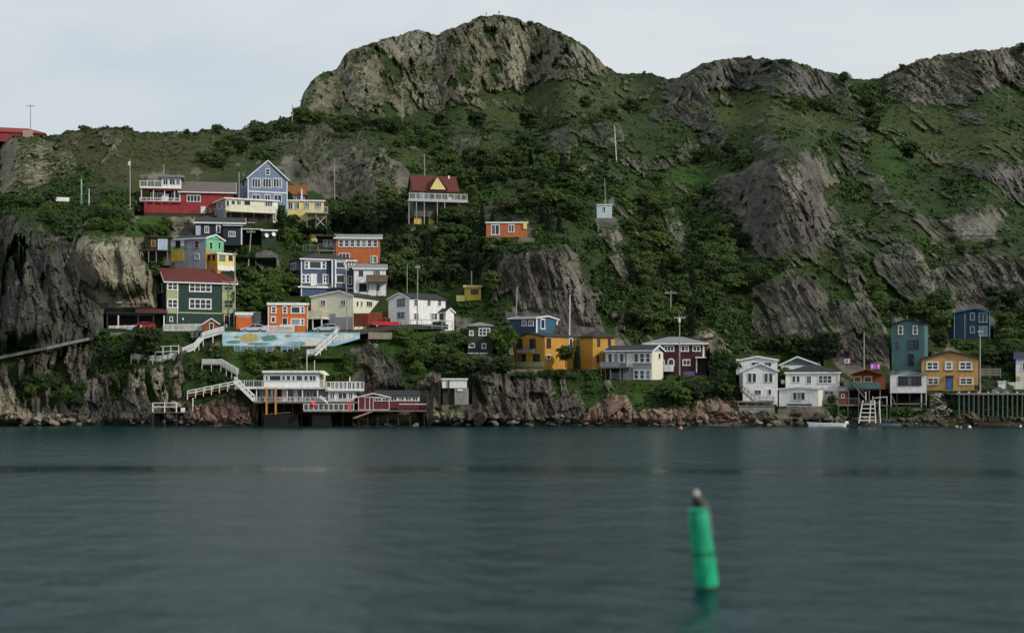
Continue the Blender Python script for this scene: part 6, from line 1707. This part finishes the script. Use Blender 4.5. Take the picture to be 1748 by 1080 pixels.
# ------------------------------------------------------------------ boulders of the shore
def boulder_mesh(sd):
    import bmesh
    r_ = np.random.default_rng(sd); bm = bmesh.new(); bmesh.ops.create_icosphere(bm, subdivisions=2, radius=1.0)
    planes = [(Vector(r_.normal(size=3)).normalized(), r_.uniform(.38, .8)) for _ in range(16)]
    for v in bm.verts:
        p = v.co.copy()
        for n_, k_ in planes:
            e_ = p.dot(n_) - k_
            if e_ > 0:
                p -= n_ * e_
        v.co = p * (1 + .05 * r_.normal())
    me = bpy.data.meshes.new('boulder'); bm.to_mesh(me); bm.free()
    me.materials.append(None)
    return me
BM_ = [boulder_mesh(100 + i) for i in range(10)]
def rockmat(name, rgb):
    m_ = paint(name, rgb, .95, .55, scale=1.1)
    return m_
RM = {'tan': rockmat('tan_boulder', (.24, .20, .15)), 'brn': rockmat('brown_boulder', (.095, .075, .06)), 'pink': rockmat('reddish_boulder', (.195, .132, .106)), 'dark': rockmat('dark_boulder', (.07, .066, .062)), 'pale': rockmat('pale_rubble', (.33, .31, .27))}
def boulder(x, y, s_, mat, d=None, flat=.7):
    d = d if d else near_depth(x, y, 3)
    o = bpy.data.objects.new('boulder', random.choice(BM_)); col.objects.link(o)
    o.material_slots[0].link = 'OBJECT'; o.material_slots[0].material = RM[mat]
    o.location = world(x, y, d); o.rotation_euler = (random.uniform(-.3, .3), random.uniform(-.4, .4), random.uniform(0, 6.28))
    o.scale = (s_ * random.uniform(.8, 1.3), s_ * random.uniform(.8, 1.2), s_ * flat * random.uniform(.8, 1.2)); o.parent = hill
    return o
rs = random.Random(5); random.seed(5)
for i in range(62):
    x = rs.uniform(590, 1000); y = rs.uniform(708, 726) if x > 730 else rs.uniform(713, 726)
    boulder(x, y, rs.uniform(.35, 1.0), rs.choice(['tan', 'tan', 'brn', 'dark']))
for i in range(24):
    boulder(rs.uniform(-10, 140), rs.uniform(704, 725), rs.uniform(.5, 1.4), rs.choice(['tan', 'tan', 'dark']))
for i in range(22):
    boulder(rs.uniform(140, 450), rs.uniform(716, 726), rs.uniform(.4, 1.0), rs.choice(['tan', 'brn', 'dark', 'pink']))
for i in range(64):
    x = rs.uniform(985, 1290); boulder(x, rs.uniform(703, 726), rs.uniform(.3, 1.0), rs.choice(['pink', 'brn', 'brn', 'tan', 'dark']), None, .55)
for i in range(20):
    boulder(rs.uniform(1265, 1430), rs.uniform(712, 726), rs.uniform(.5, 1.2), rs.choice(['brn', 'brn', 'tan']))
for i in range(40):
    boulder(rs.uniform(1430, 1800), rs.uniform(712, 726), rs.uniform(.3, .8), rs.choice(['brn', 'dark', 'tan', 'dark']))
for i in range(60):   # rubble heap below the tan house
    u = rs.random(); x = 1588 + 44 * rs.random() * (.4 + .6 * u); y = 672 + 38 * u
    boulder(x, y, rs.uniform(.25, .65), rs.choice(['pale', 'pale', 'tan', 'brn']), 272.6 - 3.6 * u, .55)
for x, y, s_, mt in ((1048, 698, 2.2, 'pink'), (1215, 697, 2.2, 'tan'), (1235, 703, 2.0, 'pink'), (1120, 704, 1.3, 'tan'), (820, 716, 2.0, 'brn'), (300, 690, 1.6, 'tan'), (1360, 704, 1.5, 'brn'), (1205, 575, 1.6, 'tan'), (300, 640, 1.2, 'tan'), (1400, 712, 1.4, 'brn'), (640, 590, 1.0, 'tan'), (235, 660, 1.1, 'tan')):
    boulder(x, y, s_, mt)
random.seed(7)
# ------------------------------------------------------------------ vegetation
def leafmat(name, c0, c1):
    m_ = bpy.data.materials.new(name); m_.use_nodes = True; t_ = m_.node_tree
    b0 = t_.nodes['Principled BSDF']; b0.inputs['Roughness'].default_value = .75; b0.inputs['Specular IOR Level'].default_value = .2
    oi = t_.nodes.new('ShaderNodeObjectInfo'); tc_ = t_.nodes.new('ShaderNodeTexCoord'); n_ = t_.nodes.new('ShaderNodeTexNoise'); n_.inputs['Scale'].default_value = 3.5; n_.inputs['Detail'].default_value = 3
    ad = t_.nodes.new('ShaderNodeMath'); ad.operation = 'MULTIPLY_ADD'; ad.inputs[1].default_value = .85
    sb = t_.nodes.new('ShaderNodeMath'); sb.operation = 'MULTIPLY_ADD'; sb.inputs[1].default_value = 1.5; sb.inputs[2].default_value = -.62
    rp_ = t_.nodes.new('ShaderNodeValToRGB'); rp_.color_ramp.elements[0].color = (*c0, 1); rp_.color_ramp.elements[1].color = (*c1, 1)
    t_.links.new(tc_.outputs['Object'], n_.inputs['Vector']); t_.links.new(n_.outputs['Fac'], sb.inputs[0]); t_.links.new(oi.outputs['Random'], ad.inputs[0]); t_.links.new(sb.outputs[0], ad.inputs[2]); t_.links.new(ad.outputs[0], rp_.inputs['Fac'])
    t_.links.new(rp_.outputs['Color'], b0.inputs['Base Color'])
    tr = t_.nodes.new('ShaderNodeBsdfTranslucent'); mx_ = t_.nodes.new('ShaderNodeMixShader'); mx_.inputs[0].default_value = .2
    t_.links.new(rp_.outputs['Color'], tr.inputs['Color']); t_.links.new(b0.outputs[0], mx_.inputs[1]); t_.links.new(tr.outputs[0], mx_.inputs[2])
    t_.links.new(mx_.outputs[0], t_.nodes['Material Output'].inputs['Surface'])
    return m_
LEAF = {'dark': leafmat('dark_foliage', (.018, .036, .012), (.052, .086, .025)), 'mid': leafmat('green_foliage', (.034, .064, .016), (.084, .128, .031)),
        'bright': leafmat('bright_foliage', (.050, .090, .016), (.105, .165, .030)), 'spruce': leafmat('spruce_needles', (.008, .017, .011), (.022, .036, .017)), 'olive': leafmat('olive_foliage', (.034, .050, .017), (.074, .092, .032))}
BARK = paint('bark', (.06, .05, .042), .95, .4)
def leaves(centers, nrm, size, r_, aspect=.6):
    """one bent leaf quad per centre, facing roughly along nrm"""
    n = len(centers)
    nn_ = nrm + r_.normal(size=(n, 3)) * .55; nn_ /= np.linalg.norm(nn_, axis=1, keepdims=True)
    a = np.cross(nn_, r_.normal(size=(n, 3))); a /= np.linalg.norm(a, axis=1, keepdims=True); b2 = np.cross(nn_, a)
    s_ = (size * r_.uniform(.6, 1.35, n))[:, None]
    v = np.stack([centers - a * s_, centers + b2 * s_ * aspect, centers + a * s_, centers - b2 * s_ * aspect], 1).reshape(-1, 3)
    return v
def quad_mesh(name, v):
    me = bpy.data.meshes.new(name); n = len(v) // 4
    me.vertices.add(n * 4); me.vertices.foreach_set('co', v.astype(np.float32).ravel())
    me.loops.add(n * 4); me.loops.foreach_set('vertex_index', np.arange(n * 4, dtype=np.int32)); me.polygons.add(n); me.polygons.foreach_set('loop_start', np.arange(0, n * 4, 4, dtype=np.int32))
    me.update(calc_edges=True); me.materials.append(None)
    return me
def crown_broad(sd, wide=.36, lo=.22, nclump=20, per=95):
    r_ = np.random.default_rng(sd); cs = []; ns = []
    for i in range(nclump):
        for _ in range(50):
            p = r_.uniform(-1, 1, 3)
            if .25 < np.linalg.norm(p) < 1:
                break
        c = np.array([p[0] * wide, p[1] * wide, lo + (1 - lo) * (.5 + .46 * p[2])])
        if p[2] < -.4:
            c[:2] *= .7
        rad = r_.uniform(.12, .20) * (wide / .36) ** .7
        q = r_.normal(size=(per, 3)); q /= np.linalg.norm(q, axis=1, keepdims=True)
        q[:, 2] = np.where(q[:, 2] < -.3, -q[:, 2] * .5, q[:, 2])
        cs.append(c + q * rad * r_.uniform(.75, 1.08, (per, 1)) * np.array([1.1, 1.1, .85])); ns.append(q + np.array([0, 0, .35]))
    return quad_mesh('crown', leaves(np.concatenate(cs), np.concatenate(ns), .046 * (wide / .36) ** .5, r_))
def crown_spruce(sd):
    r_ = np.random.default_rng(sd); cs = []; ns = []
    for k_ in range(15):
        z = .08 + .9 * k_ / 15; rad = .24 * (1 - z) ** .85 + .02
        nb = max(5, int(11 * (1 - z) + 4))
        for j in range(nb):
            a = 2 * math.pi * (j + r_.random()) / nb; ln = rad * r_.uniform(.7, 1.15)
            t_ = r_.random(10); p = np.stack([np.cos(a) * ln * t_, np.sin(a) * ln * t_, z - .10 * t_ * ln / .24 + .01 * r_.normal(size=10)], 1) + r_.normal(size=(10, 3)) * .012
            cs.append(p); ns.append(np.tile([np.cos(a) * .5, np.sin(a) * .5, .8], (10, 1)))
    return quad_mesh('crown', leaves(np.concatenate(cs), np.concatenate(ns), .034, r_, .45))
BROAD = [crown_broad(20 + i, [.36, .42, .32, .40, .46][i], .2, [22, 24, 20, 26, 24][i]) for i in range(5)]
BUSH = [crown_broad(40 + i, .62, .0, 28, 80) for i in range(4)]
SPR = [crown_spruce(60 + i) for i in range(3)]
def trunk_mesh(sd):
    r_ = random.Random(sd); mb = MB(); top = Vector((r_.uniform(-.04, .04), r_.uniform(-.04, .04), .62))
    mb.tube((0, 0, -.12), (top.x * .4, top.y * .4, .3), .030, .022, 7); mb.tube((top.x * .4, top.y * .4, .3), top, .022, .009, 7)
    for k_ in range(5):
        z = r_.uniform(.22, .5); a = r_.uniform(0, 6.28); p = Vector((top.x * z, top.y * z, z)); mb.tube(p, p + Vector((.2 * math.cos(a), .2 * math.sin(a), .2)), .012, .005, 5)
    me_o = mb.build('trunk', BARK); me = me_o.data; bpy.data.objects.remove(me_o); return me
TRK = [trunk_mesh(i) for i in range(3)]
PLACED = []
def tree(x, y, hpx, kind, mat, label, group, d=None, cat='tree', lean=0):
    d = d if d else near_depth(x, y, 2) + .2
    hm_ = hpx * d / F
    nm = {'b': 'tree', 's': 'spruce_tree', 'u': 'bush'}[kind]
    rt = empty(nm, world(x, y, d) - Vector((0, 0, .1 * hm_ if kind != 'u' else .12 * hm_)), random.uniform(0, 6.28), label, 'bush' if kind == 'u' else cat, group)
    rt.scale = (hm_ * random.uniform(.9, 1.15), hm_ * random.uniform(.9, 1.15), hm_)
    c = bpy.data.objects.new('crown', random.choice({'b': BROAD, 's': SPR, 'u': BUSH}[kind])); col.objects.link(c); c.parent = rt
    c.material_slots[0].link = 'OBJECT'; c.material_slots[0].material = LEAF[mat]
    k_ = bpy.data.objects.new('trunk', random.choice(TRK)); col.objects.link(k_); k_.parent = rt
    if kind == 's':
        k_.scale = (.7, .7, 1.4)
    PLACED.append((x, y, hpx))
    return rt
MARKS = [(390, 350, 'red house'), (456, 310, 'pale blue gabled house'), (430, 360, 'cream balcony house'), (523, 355, 'yellow stilted house'), (385, 400, 'navy house'), (345, 430, 'three-coloured house'), (335, 510, 'tall green house'), (225, 545, 'carport'), (490, 540, 'orange two-storey house'),
         (595, 530, 'cream house'), (555, 470, 'navy bay-windowed house'), (610, 425, 'seven-windowed orange house'), (632, 478, 'brown-balconied white house'), (715, 530, 'white two-storey house'), (743, 325, 'chalet'), (865, 390, 'orange cabin'), (1031, 360, 'tiny pale hut'), (806, 498, 'hidden yellow house'), (820, 578, 'small green house'),
         (910, 555, 'blue flat-roofed house'), (930, 600, 'ochre houses'), (1080, 620, 'grey two-storey house'), (1165, 610, 'maroon house'), (1297, 650, 'white gabled house'), (1387, 655, 'white hip-roofed house'), (1480, 655, 'red cabin'), (1550, 655, 'white boathouse'), (1550, 585, 'tall teal house'), (1620, 635, 'tan yellow house'), (1655, 550, 'dark navy house'),
         (1750, 635, 'wharf-side white house'), (528, 660, 'waterfront house'), (665, 688, 'maroon boathouse'), (776, 660, 'cliff hut'), (497, 580, 'mural'), (1053, 250, 'bare leaning pole'), (1145, 525, 'wooded crossarm pole'), (571, 300, 'cliff pole'), (687, 180, 'summit-foot pole'), (499, 200, 'summit-shoulder pole'), (725, 280, 'chalet pole'), (940, 500, 'slabby dark cliff'), (1320, 350, 'big right-hand cliff'), (1350, 520, 'lower right crag'), (1150, 400, 'slim rock pinnacle'),
         (1545, 470, 'leaning dark slab'), (1668, 388, 'ruined wall'), (1680, 480, 'overhanging right cliff'), (1290, 120, 'dark ridge'), (1180, 190, 'slabby outcrop'), (770, 120, 'summit'), (1030, 225, 'bouldery outcrop'), (200, 470, 'tan boulder'), (60, 450, 'left dark cliff'), (195, 245, 'pale skyline slab'), (139, 325, 'turquoise pole'), (60, 280, 'pale left outcrop')]
USED = {}
def tree_label(x, y, hp, kd, mt):
    d_, mx_, my_, nm_ = min((math.hypot(x - a, (y - b_) * 1.3), a, b_, c) for a, b_, c in MARKS)
    size = {'b': ('small', 'medium-sized', 'tall'), 's': ('small', 'medium-sized', 'tall'), 'u': ('low', 'rounded', 'big')}[kd]
    lim = {'b': (32, 42), 's': (32, 42), 'u': (17, 23)}[kd]
    sz_ = size[0] if hp < lim[0] else size[1] if hp < lim[1] else size[2]
    tone_ = {'dark': 'dark', 'mid': 'green', 'bright': 'bright green', 'spruce': 'blackish', 'olive': 'olive'}[mt]
    k_ = {'b': 'leafy tree', 's': 'spruce', 'u': 'bush'}[kd]
    rel = ('uphill of' if y < my_ else 'downhill of') if abs(y - my_) > .6 * abs(x - mx_) else 'level with'
    far = 'close by, ' if d_ < 45 else ('a few steps away, ' if d_ < 85 else 'farther off, ')
    return '%s %s %s %s%s the %s' % (sz_, tone_, k_, far, rel, nm_), 'trees and bushes nearest the ' + nm_
def blocked(x, y, hpx, wpx, d):
    for key, (x0, x1, yb, yt, dl, fill) in LOTS.items():
        if key in ('waterfront', 'maroonboat'):
            yb = 705
        if x + wpx > x0 and x - wpx < x1 and y - hpx < yb - 1 and y > yt - 2 and d < dl + 1.0:
            return True
    return False
def inpoly(x, y, poly):
    c = False
    for i in range(len(poly)):
        ax, ay = poly[i]; bx, by = poly[(i + 1) % len(poly)]
        if (ay > y) != (by > y) and x < (bx - ax) * (y - ay) / (by - ay) + ax:
            c = not c
    return c
KEEP = [(316, 348, 268, 282), (380, 560, 614, 592), (520, 565, 580, 632), (620, 535, 682, 560), (222, 560, 412, 626), (320, 650, 440, 706), (0, 575, 150, 612), (1010, 345, 1046, 372), (876, 486, 888, 545), (968, 500, 978, 565)]
def wood(poly, n, hr, kinds, mats, label, group, space=.42):
    xs = [p[0] for p in poly]; ys = [p[1] for p in poly]; done = 0; tries = 0; loc = []
    while done < n and tries < n * 40:
        tries += 1
        x = random.uniform(min(xs), max(xs)); y = random.uniform(min(ys), max(ys))
        if not inpoly(x, y, poly):
            continue
        hp = random.uniform(*hr); kd = random.choice(kinds)
        wp = hp * (.4 if kd == 'b' else .25 if kd == 's' else .6)
        d = near_depth(x, y, 2)
        if any(abs(x - a) < wp * space * 2 and abs(y - b_) < hp * space * .55 for a, b_ in loc):
            continue
        if blocked(x, y, hp, wp * .8, d) or any(x + wp > a and x - wp < c and y > b_ and y - hp < e for a, b_, c, e in KEEP):
            continue
        loc.append((x, y)); mt = 'spruce' if kd == 's' else random.choice(mats); done += 1
        tree(x, y, hp, kd, mt, *tree_label(x, y, hp, kd, mt))
def names(where):
    return {'b': 'round-crowned leafy tree ' + where, 's': 'dark pointed spruce ' + where, 'u': 'low leafy bush ' + where}
wood([(565, 365), (690, 352), (706, 385), (790, 352), (840, 392), (875, 412), (850, 450), (838, 520), (785, 540), (775, 500), (700, 498), (665, 450), (655, 408), (600, 400), (560, 398)], 62, (30, 52), 'bbbbss', ['dark', 'dark', 'mid', 'mid', 'olive'], names('in the dark wood between the chalet and the yellow house'), 'trees of the dark wood below the chalet')
wood([(820, 275), (940, 285), (1000, 310), (1012, 372), (960, 405), (905, 378), (850, 372), (800, 345), (790, 300)], 34, (28, 48), 'bbbbs', ['dark', 'mid', 'mid', 'olive'], names('on the slope above the low orange cabin'), 'trees above the orange cabin')
wood([(1060, 350), (1130, 355), (1130, 440), (1180, 460), (1265, 440), (1275, 485), (1210, 530), (1180, 570), (1060, 570), (1035, 500), (1078, 470), (1060, 400)], 44, (28, 52), 'bbbus', ['dark', 'mid', 'mid', 'olive'], names('in the gully above the maroon house'), 'trees in the gully above the maroon house')
wood([(1180, 380), (1265, 385), (1270, 440), (1180, 450)], 9, (28, 44), 'b', ['dark', 'mid'], names('left of the big right-hand cliff'), 'trees beside the big right-hand cliff')
wood([(1300, 590), (1430, 592), (1440, 628), (1300, 615)], 12, (26, 42), 'bb', ['dark'], names('behind the white houses under the crag'), 'trees behind the white houses')
wood([(1590, 540), (1620, 560), (1700, 585), (1745, 590), (1745, 625), (1690, 628), (1680, 600), (1600, 595)], 15, (26, 42), 'bbb', ['dark', 'mid'], names('between the navy house and the tan yellow house'), 'trees below the navy house')
wood([(1530, 520), (1620, 520), (1625, 545), (1590, 550), (1525, 548)], 7, (26, 40), 'b', ['mid', 'dark'], names('behind the tall teal house'), 'trees behind the teal house')
wood([(1690, 505), (1748, 510), (1790, 560), (1700, 560)], 7, (26, 40), 'b', ['dark', 'mid'], names('right of the navy house under the cliff'), 'trees right of the navy house')
wood([(405, 470), (495, 478), (500, 520), (455, 516), (440, 535), (404, 532)], 13, (24, 40), 'bu', ['mid', 'bright', 'mid'], names('beside the tall dark green house'), 'trees beside the dark green house')
wood([(478, 362), (486, 350), (486, 400), (540, 396), (540, 408), (470, 405)], 6, (24, 36), 'bs', ['dark'], names('in front of the yellow stilted house'), 'trees by the yellow stilted house')
wood([(430, 230), (520, 205), (575, 210), (500, 228), (440, 262), (400, 285), (330, 285), (310, 300), (305, 275), (360, 260)], 20, (16, 30), 'uub', ['mid', 'dark'], names('on the shoulder below the left end of the summit'), 'bushes on the shoulder of the summit')
wood([(545, 215), (700, 205), (760, 240), (720, 262), (640, 240), (570, 225)], 16, (14, 24), 'uu', ['mid', 'mid', 'dark'], names('along the foot of the summit cliff'), 'bushes along the foot of the summit cliff')
wood([(700, 262), (770, 270), (830, 280), (800, 330), (740, 298)], 12, (18, 30), 'ub', ['mid', 'dark'], names('above the chalet roof'), 'bushes above the chalet')
wood([(0, 345), (90, 350), (120, 395), (80, 390), (70, 362), (0, 365)], 9, (18, 28), 'ub', ['mid', 'dark'], names('on the rim of the left cliff'), 'bushes on the rim of the left cliff')
wood([(165, 360), (240, 372), (285, 385), (282, 402), (240, 405), (160, 395)], 10, (14, 26), 'u', ['bright', 'bright', 'mid'], names('on the green knoll above the tan boulder'), 'bushes on the green knoll')
wood([(400, 605), (520, 608), (520, 632), (405, 640)], 13, (14, 24), 'u', ['bright', 'mid'], names('on the bank below the mural'), 'bushes on the bank below the mural')
wood([(545, 590), (600, 600), (600, 650), (575, 655), (545, 625)], 8, (14, 24), 'u', ['bright', 'mid'], names('on the bank right of the long white steps'), 'bushes right of the long white steps')
wood([(660, 570), (740, 580), (748, 630), (715, 640), (670, 590)], 10, (16, 28), 'u', ['bright', 'mid'], names('on the grassy bluff below the white two-storey house'), 'bushes on the grassy bluff')
wood([(745, 565), (795, 575), (800, 640), (755, 640)], 11, (24, 42), 'ub', ['dark', 'mid'], names('left of the small dark green house'), 'trees left of the small green house')
wood([(800, 612), (876, 612), (876, 640), (800, 640)], 9, (20, 32), 'ub', ['dark', 'dark', 'mid'], names('below the small dark green house'), 'bushes below the small green house')
wood([(930, 612), (1026, 625), (1024, 650), (990, 642), (930, 636)], 9, (16, 30), 'us', ['mid', 'dark', 'dark'], names('under the ochre yellow houses'), 'bushes under the ochre houses')
wood([(1205, 610), (1260, 625), (1262, 680), (1210, 685), (1150, 690), (1120, 680), (1135, 655), (1200, 650)], 14, (24, 42), 'ub', ['dark', 'mid', 'dark'], names('between the maroon house and the white houses'), 'trees right of the maroon house')
wood([(1350, 165), (1410, 170), (1420, 195), (1350, 185)], 6, (16, 26), 'u', ['dark', 'mid'], names('under the dark cliff on the right-hand ridge'), 'bushes on the right-hand ridge')
wood([(1460, 190), (1510, 180), (1520, 230), (1470, 225)], 6, (18, 30), 'ub', ['mid', 'dark'], names('in the saddle between the two right-hand ridges'), 'bushes in the saddle')
wood([(40, 650), (140, 640), (140, 700), (70, 700)], 12, (12, 22), 'u', ['mid', 'dark'], names('x'), None)
wood([(880, 634), (990, 636), (990, 648), (880, 646)], 10, (10, 18), 'u', ['mid', 'dark'], names('x'), None)
wood([(640, 440), (700, 440), (700, 498), (668, 498)], 6, (30, 46), 'b', ['dark', 'mid'], names('x'), None)
wood([(1560, 600), (1572, 600), (1572, 640), (1500, 640), (1520, 630)], 4, (14, 20), 'u', ['dark'], names('between the teal house and the red cabin'), 'bushes by the teal house')
wood([(1290, 440), (1340, 450), (1330, 470), (1260, 500), (1250, 470)], 8, (18, 30), 'u', ['mid', 'dark'], names('on the ledge between the two right-hand crags'), 'bushes on the ledge')
wood([(1190, 255), (1280, 262), (1340, 250), (1260, 285), (1180, 292)], 9, (14, 24), 'u', ['mid', 'dark'], names('above the big right-hand cliff'), 'bushes above the big cliff')
wood([(1600, 410), (1748, 395), (1748, 425), (1620, 440)], 5, (10, 16), 'u', ['olive', 'mid'], names('around the ruined wall'), 'bushes around the ruined wall')
wood([(1470, 440), (1500, 500), (1520, 530), (1500, 540), (1470, 490)], 6, (16, 28), 'u', ['mid'], names('in the green gully left of the dark slab'), 'bushes in the green gully')
for x, y, hp, kd, mt, lb in [(178, 632, 62, 's', 'spruce', 'big dark spruce against the left cliff beside the grey fence'), (160, 640, 44, 's', 'spruce', 'smaller dark spruce at the end of the cliff path'), (252, 610, 58, 'b', 'dark', 'dark leafy tree between the carport railing and the white steps'), (232, 606, 30, 'u', 'dark', 'dark bush left of the leafy tree by the carport railing'),
                            (905, 226, 46, 'b', 'dark', 'tall dark round tree alone on the upper meadow'), (898, 268, 44, 'b', 'dark', 'dark tree just below the tall tree on the upper meadow'), (884, 292, 32, 'b', 'dark', 'lower dark tree under the pair on the upper meadow'), (756, 224, 36, 'b', 'dark', 'round bush at the left edge of the upper meadow'), (814, 224, 38, 'b', 'dark', 'round tree in the middle of the upper meadow'),
                            (1000, 190, 28, 'b', 'dark', 'dark round tree near the right end of the meadow'), (1040, 200, 22, 'u', 'mid', 'low bush right of the meadow above bare rocks'), (1076, 192, 26, 'u', 'dark', 'wide dark bush right of the meadow'), (1552, 276, 38, 'b', 'dark', 'round dark tree alone on the right-hand slope'), (1186, 352, 26, 'b', 'mid', 'green tree on the bright meadow'), (1122, 322, 30, 'b', 'mid', 'green tree at the left end of the bright meadow'),
                            (1165, 690, 40, 'u', 'bright', 'bright green bush in front of the maroon house'), (1140, 684, 32, 'u', 'dark', 'dark bush left of the bright green bush'), (985, 626, 42, 's', 'spruce', 'dark spruce between the two ochre yellow blocks'), (966, 620, 34, 'b', 'mid', 'thin leafy tree in front of the ochre yellow side wall'), (858, 606, 58, 'b', 'bright', 'pale leafy tree between the small green house and the ochre house'), (476, 395, 46, 's', 'spruce', 'dark spruce left of the yellow stilted house'),
                            (500, 398, 34, 'b', 'dark', 'leafy tree under the yellow house deck'), (186, 384, 34, 'b', 'dark', 'dark round tree on the terrace left of the red house'), (200, 372, 22, 'u', 'mid', 'bush beside the dark red car'), (372, 226, 15, 'u', 'dark', 'dark bush on the left skyline'), (318, 228, 9, 'u', 'dark', 'tiny bush on the left skyline'), (1442, 138, 16, 'u', 'mid', 'bush on the right end of the dark ridge'), (1541, 122, 14, 'b', 'mid', 'little tree on the skyline of the far right ridge'),
                            (905, 44, 9, 'u', 'mid', 'scrubby bush on the summit skyline'), (1345, 110, 9, 'u', 'olive', 'tiny scrub on the dark ridge skyline'), (1745, 90, 20, 'b', 'dark', 'small dark tree at the right end of the skyline'), (480, 414, 28, 'u', 'bright', 'bright green bush right of the dark green shed'), (500, 412, 24, 'u', 'bright', 'bright green bush below the yellow stilted house'), (1420, 688, 15, 'u', 'mid', 'low bush at the foot of the white hip-roofed house'),
                            (1340, 655, 30, 'b', 'mid', 'leafy tree between the two white houses'), (1728, 640, 26, 'b', 'dark', 'dark bush left of the white house at the wharf'), (280, 462, 26, 'u', 'mid', 'bush under the cabin deck above the green house'), (262, 470, 20, 'u', 'mid', 'bush between the tan boulder and the green house'), (320, 460, 12, 'u', 'olive', 'brownish shrub below the three-coloured house'), (692, 586, 30, 'u', 'bright', 'bright green bush on the bluff edge below the red pickup')]:
    tree(x, y, hp, kd, mt, lb, None, d=LOTS['ochre'][4] - 1.5 if 'ochre' in lb and 'small green' not in lb else None)

# scrub, heath and grass: far too many to count, one object
r_ = np.random.default_rng(3)
NS = 95000
ci = r_.integers(0, NC, NS); ri = r_.integers(8, NR - 1, NS)
flatrk = rk.reshape(NR, NC); mossf = (rm.ravel()).reshape(NR, NC); qf = quiet.reshape(NR, NC)
inx = (colsx[ci] > -150) & (colsx[ci] < 1900)
xs_ = XPX[ri, ci]; ys_ = YPX[ri, ci]; bare = mossf[ri, ci]
low = np.zeros((H_, W_)); 
for poly, tint_ in GREENS:
    s2, ins = poly_mask(poly); low[s2][ins] = 1
low = blur(low, 8); lowv = sample(low, xs_, ys_)
clump = vnoise(np.stack([xs_ * .03, ys_ * .05, xs_ * 0], 1), 13); clump2 = vnoise(np.stack([xs_ * .11, ys_ * .16, xs_ * 0], 1), 14)
dens = np.clip(.15 + 1.5 * (clump - .3) + .5 * (clump2 - .5), .1, 1) * (1 - .5 * lowv)
keep = inx & (bare < .25) & (r_.random(NS) < dens + .2)
for key, (x0, x1, yb, yt, d, fill) in LOTS.items():
    keep &= ~((xs_ > x0 - 2) & (xs_ < x1 + 2) & (ys_ > yt - 1) & (ys_ < yb + 7))
for a, b_, c, e in KEEP[1:6]:
    keep &= ~((xs_ > a) & (xs_ < c) & (ys_ > b_) & (ys_ < e + 3) & (r_.random(NS) < .75))
keep &= ~((ys_ > 555) & (ys_ < 575) & (xs_ > 176) & (xs_ < 790))
idx = np.where(keep)[0]
cen = V[ri[idx], ci[idx]]; n = len(idx)
rkw = sample(blur(rock_img, 4), xs_[idx], ys_[idx])
open_ = ((xs_[idx] > 1270) & (ys_[idx] < 520)) | (ys_[idx] < 260) | (xs_[idx] < 420) & (ys_[idx] < 330)
tall = (lowv[idx] < .35) & (clump2[idx] + .6 * clump[idx] > np.where(open_, 1.02, .60)) & (rkw < .22) & (ys_[idx] > 150)
sz = np.where(tall, .65 + .75 * r_.random(n), .26 + .36 * r_.random(n)) * np.clip(cen[:, 1] / 320, .75, 1.6)
lv = []; rep = []
for msk, K in ((tall, 20), (~tall, 7)):
    w_ = np.where(msk)[0]; m2 = len(w_)
    off = r_.normal(size=(m2, K, 3)); off /= np.linalg.norm(off, axis=2, keepdims=True); off[..., 2] = np.abs(off[..., 2]); off *= r_.uniform(.55, 1.05, (m2, K, 1)) * np.array([.8, .7, .62])
    cp = (cen[w_][:, None, :] + off * sz[w_][:, None, None]).reshape(-1, 3)
    nr_ = (off * np.array([1, 1, 1.2]) + np.array([0, -.15, .45])).reshape(-1, 3)
    lv.append(leaves(cp, nr_, np.repeat(sz[w_] * (.27 if K > 9 else .36), K), r_, .75)); rep.append(np.repeat(w_, K * 4))
lv = np.concatenate(lv); rep = np.concatenate(rep)
sm_ = quad_mesh('scrub', lv)
base = np.where(lowv[idx, None] > .3, np.array((.052, .074, .018)), np.array((.034, .062, .015)))
g_ = vnoise(np.stack([xs_[idx] * .02, ys_[idx] * .03, xs_[idx] * 0], 1), 23)[:, None]
base = base * (.65 + .8 * r_.random((n, 1))) * (1 - .3 * g_)
heath = (~tall[:, None]) * (r_.random((n, 1)) < .08 + .22 * (g_ > .66) + .25 * (lowv[idx, None] > .4)) * 1.0
base = base * (1 - heath) + np.array((.056, .050, .022)) * (.6 + .7 * r_.random((n, 1))) * heath
so_ = soil.reshape(NR, NC, 3)[ri[idx], ci[idx]]
base = base * (.6 + .4 * np.clip(so_ / np.array((.026, .037, .011)), 0, 1.6))
colr = np.ones((len(rep), 4)); colr[:, :3] = base[rep]
at = sm_.color_attributes.new('tone', 'FLOAT_COLOR', 'POINT'); at.data.foreach_set('color', colr.astype(np.float32).ravel())
m_ = bpy.data.materials.new('scrub_leaves'); m_.use_nodes = True; t_ = m_.node_tree; b0 = t_.nodes['Principled BSDF']; b0.inputs['Roughness'].default_value = .8; b0.inputs['Specular IOR Level'].default_value = .15
va = t_.nodes.new('ShaderNodeVertexColor'); va.layer_name = 'tone'; t_.links.new(va.outputs['Color'], b0.inputs['Base Color'])
sm_.materials[0] = m_
so2 = bpy.data.objects.new('scrub', sm_); col.objects.link(so2); so2['kind'] = 'stuff'; so2['label'] = 'low green and brownish scrub covering the slopes'
print('TREES', len(PLACED), 'SCRUB', n)
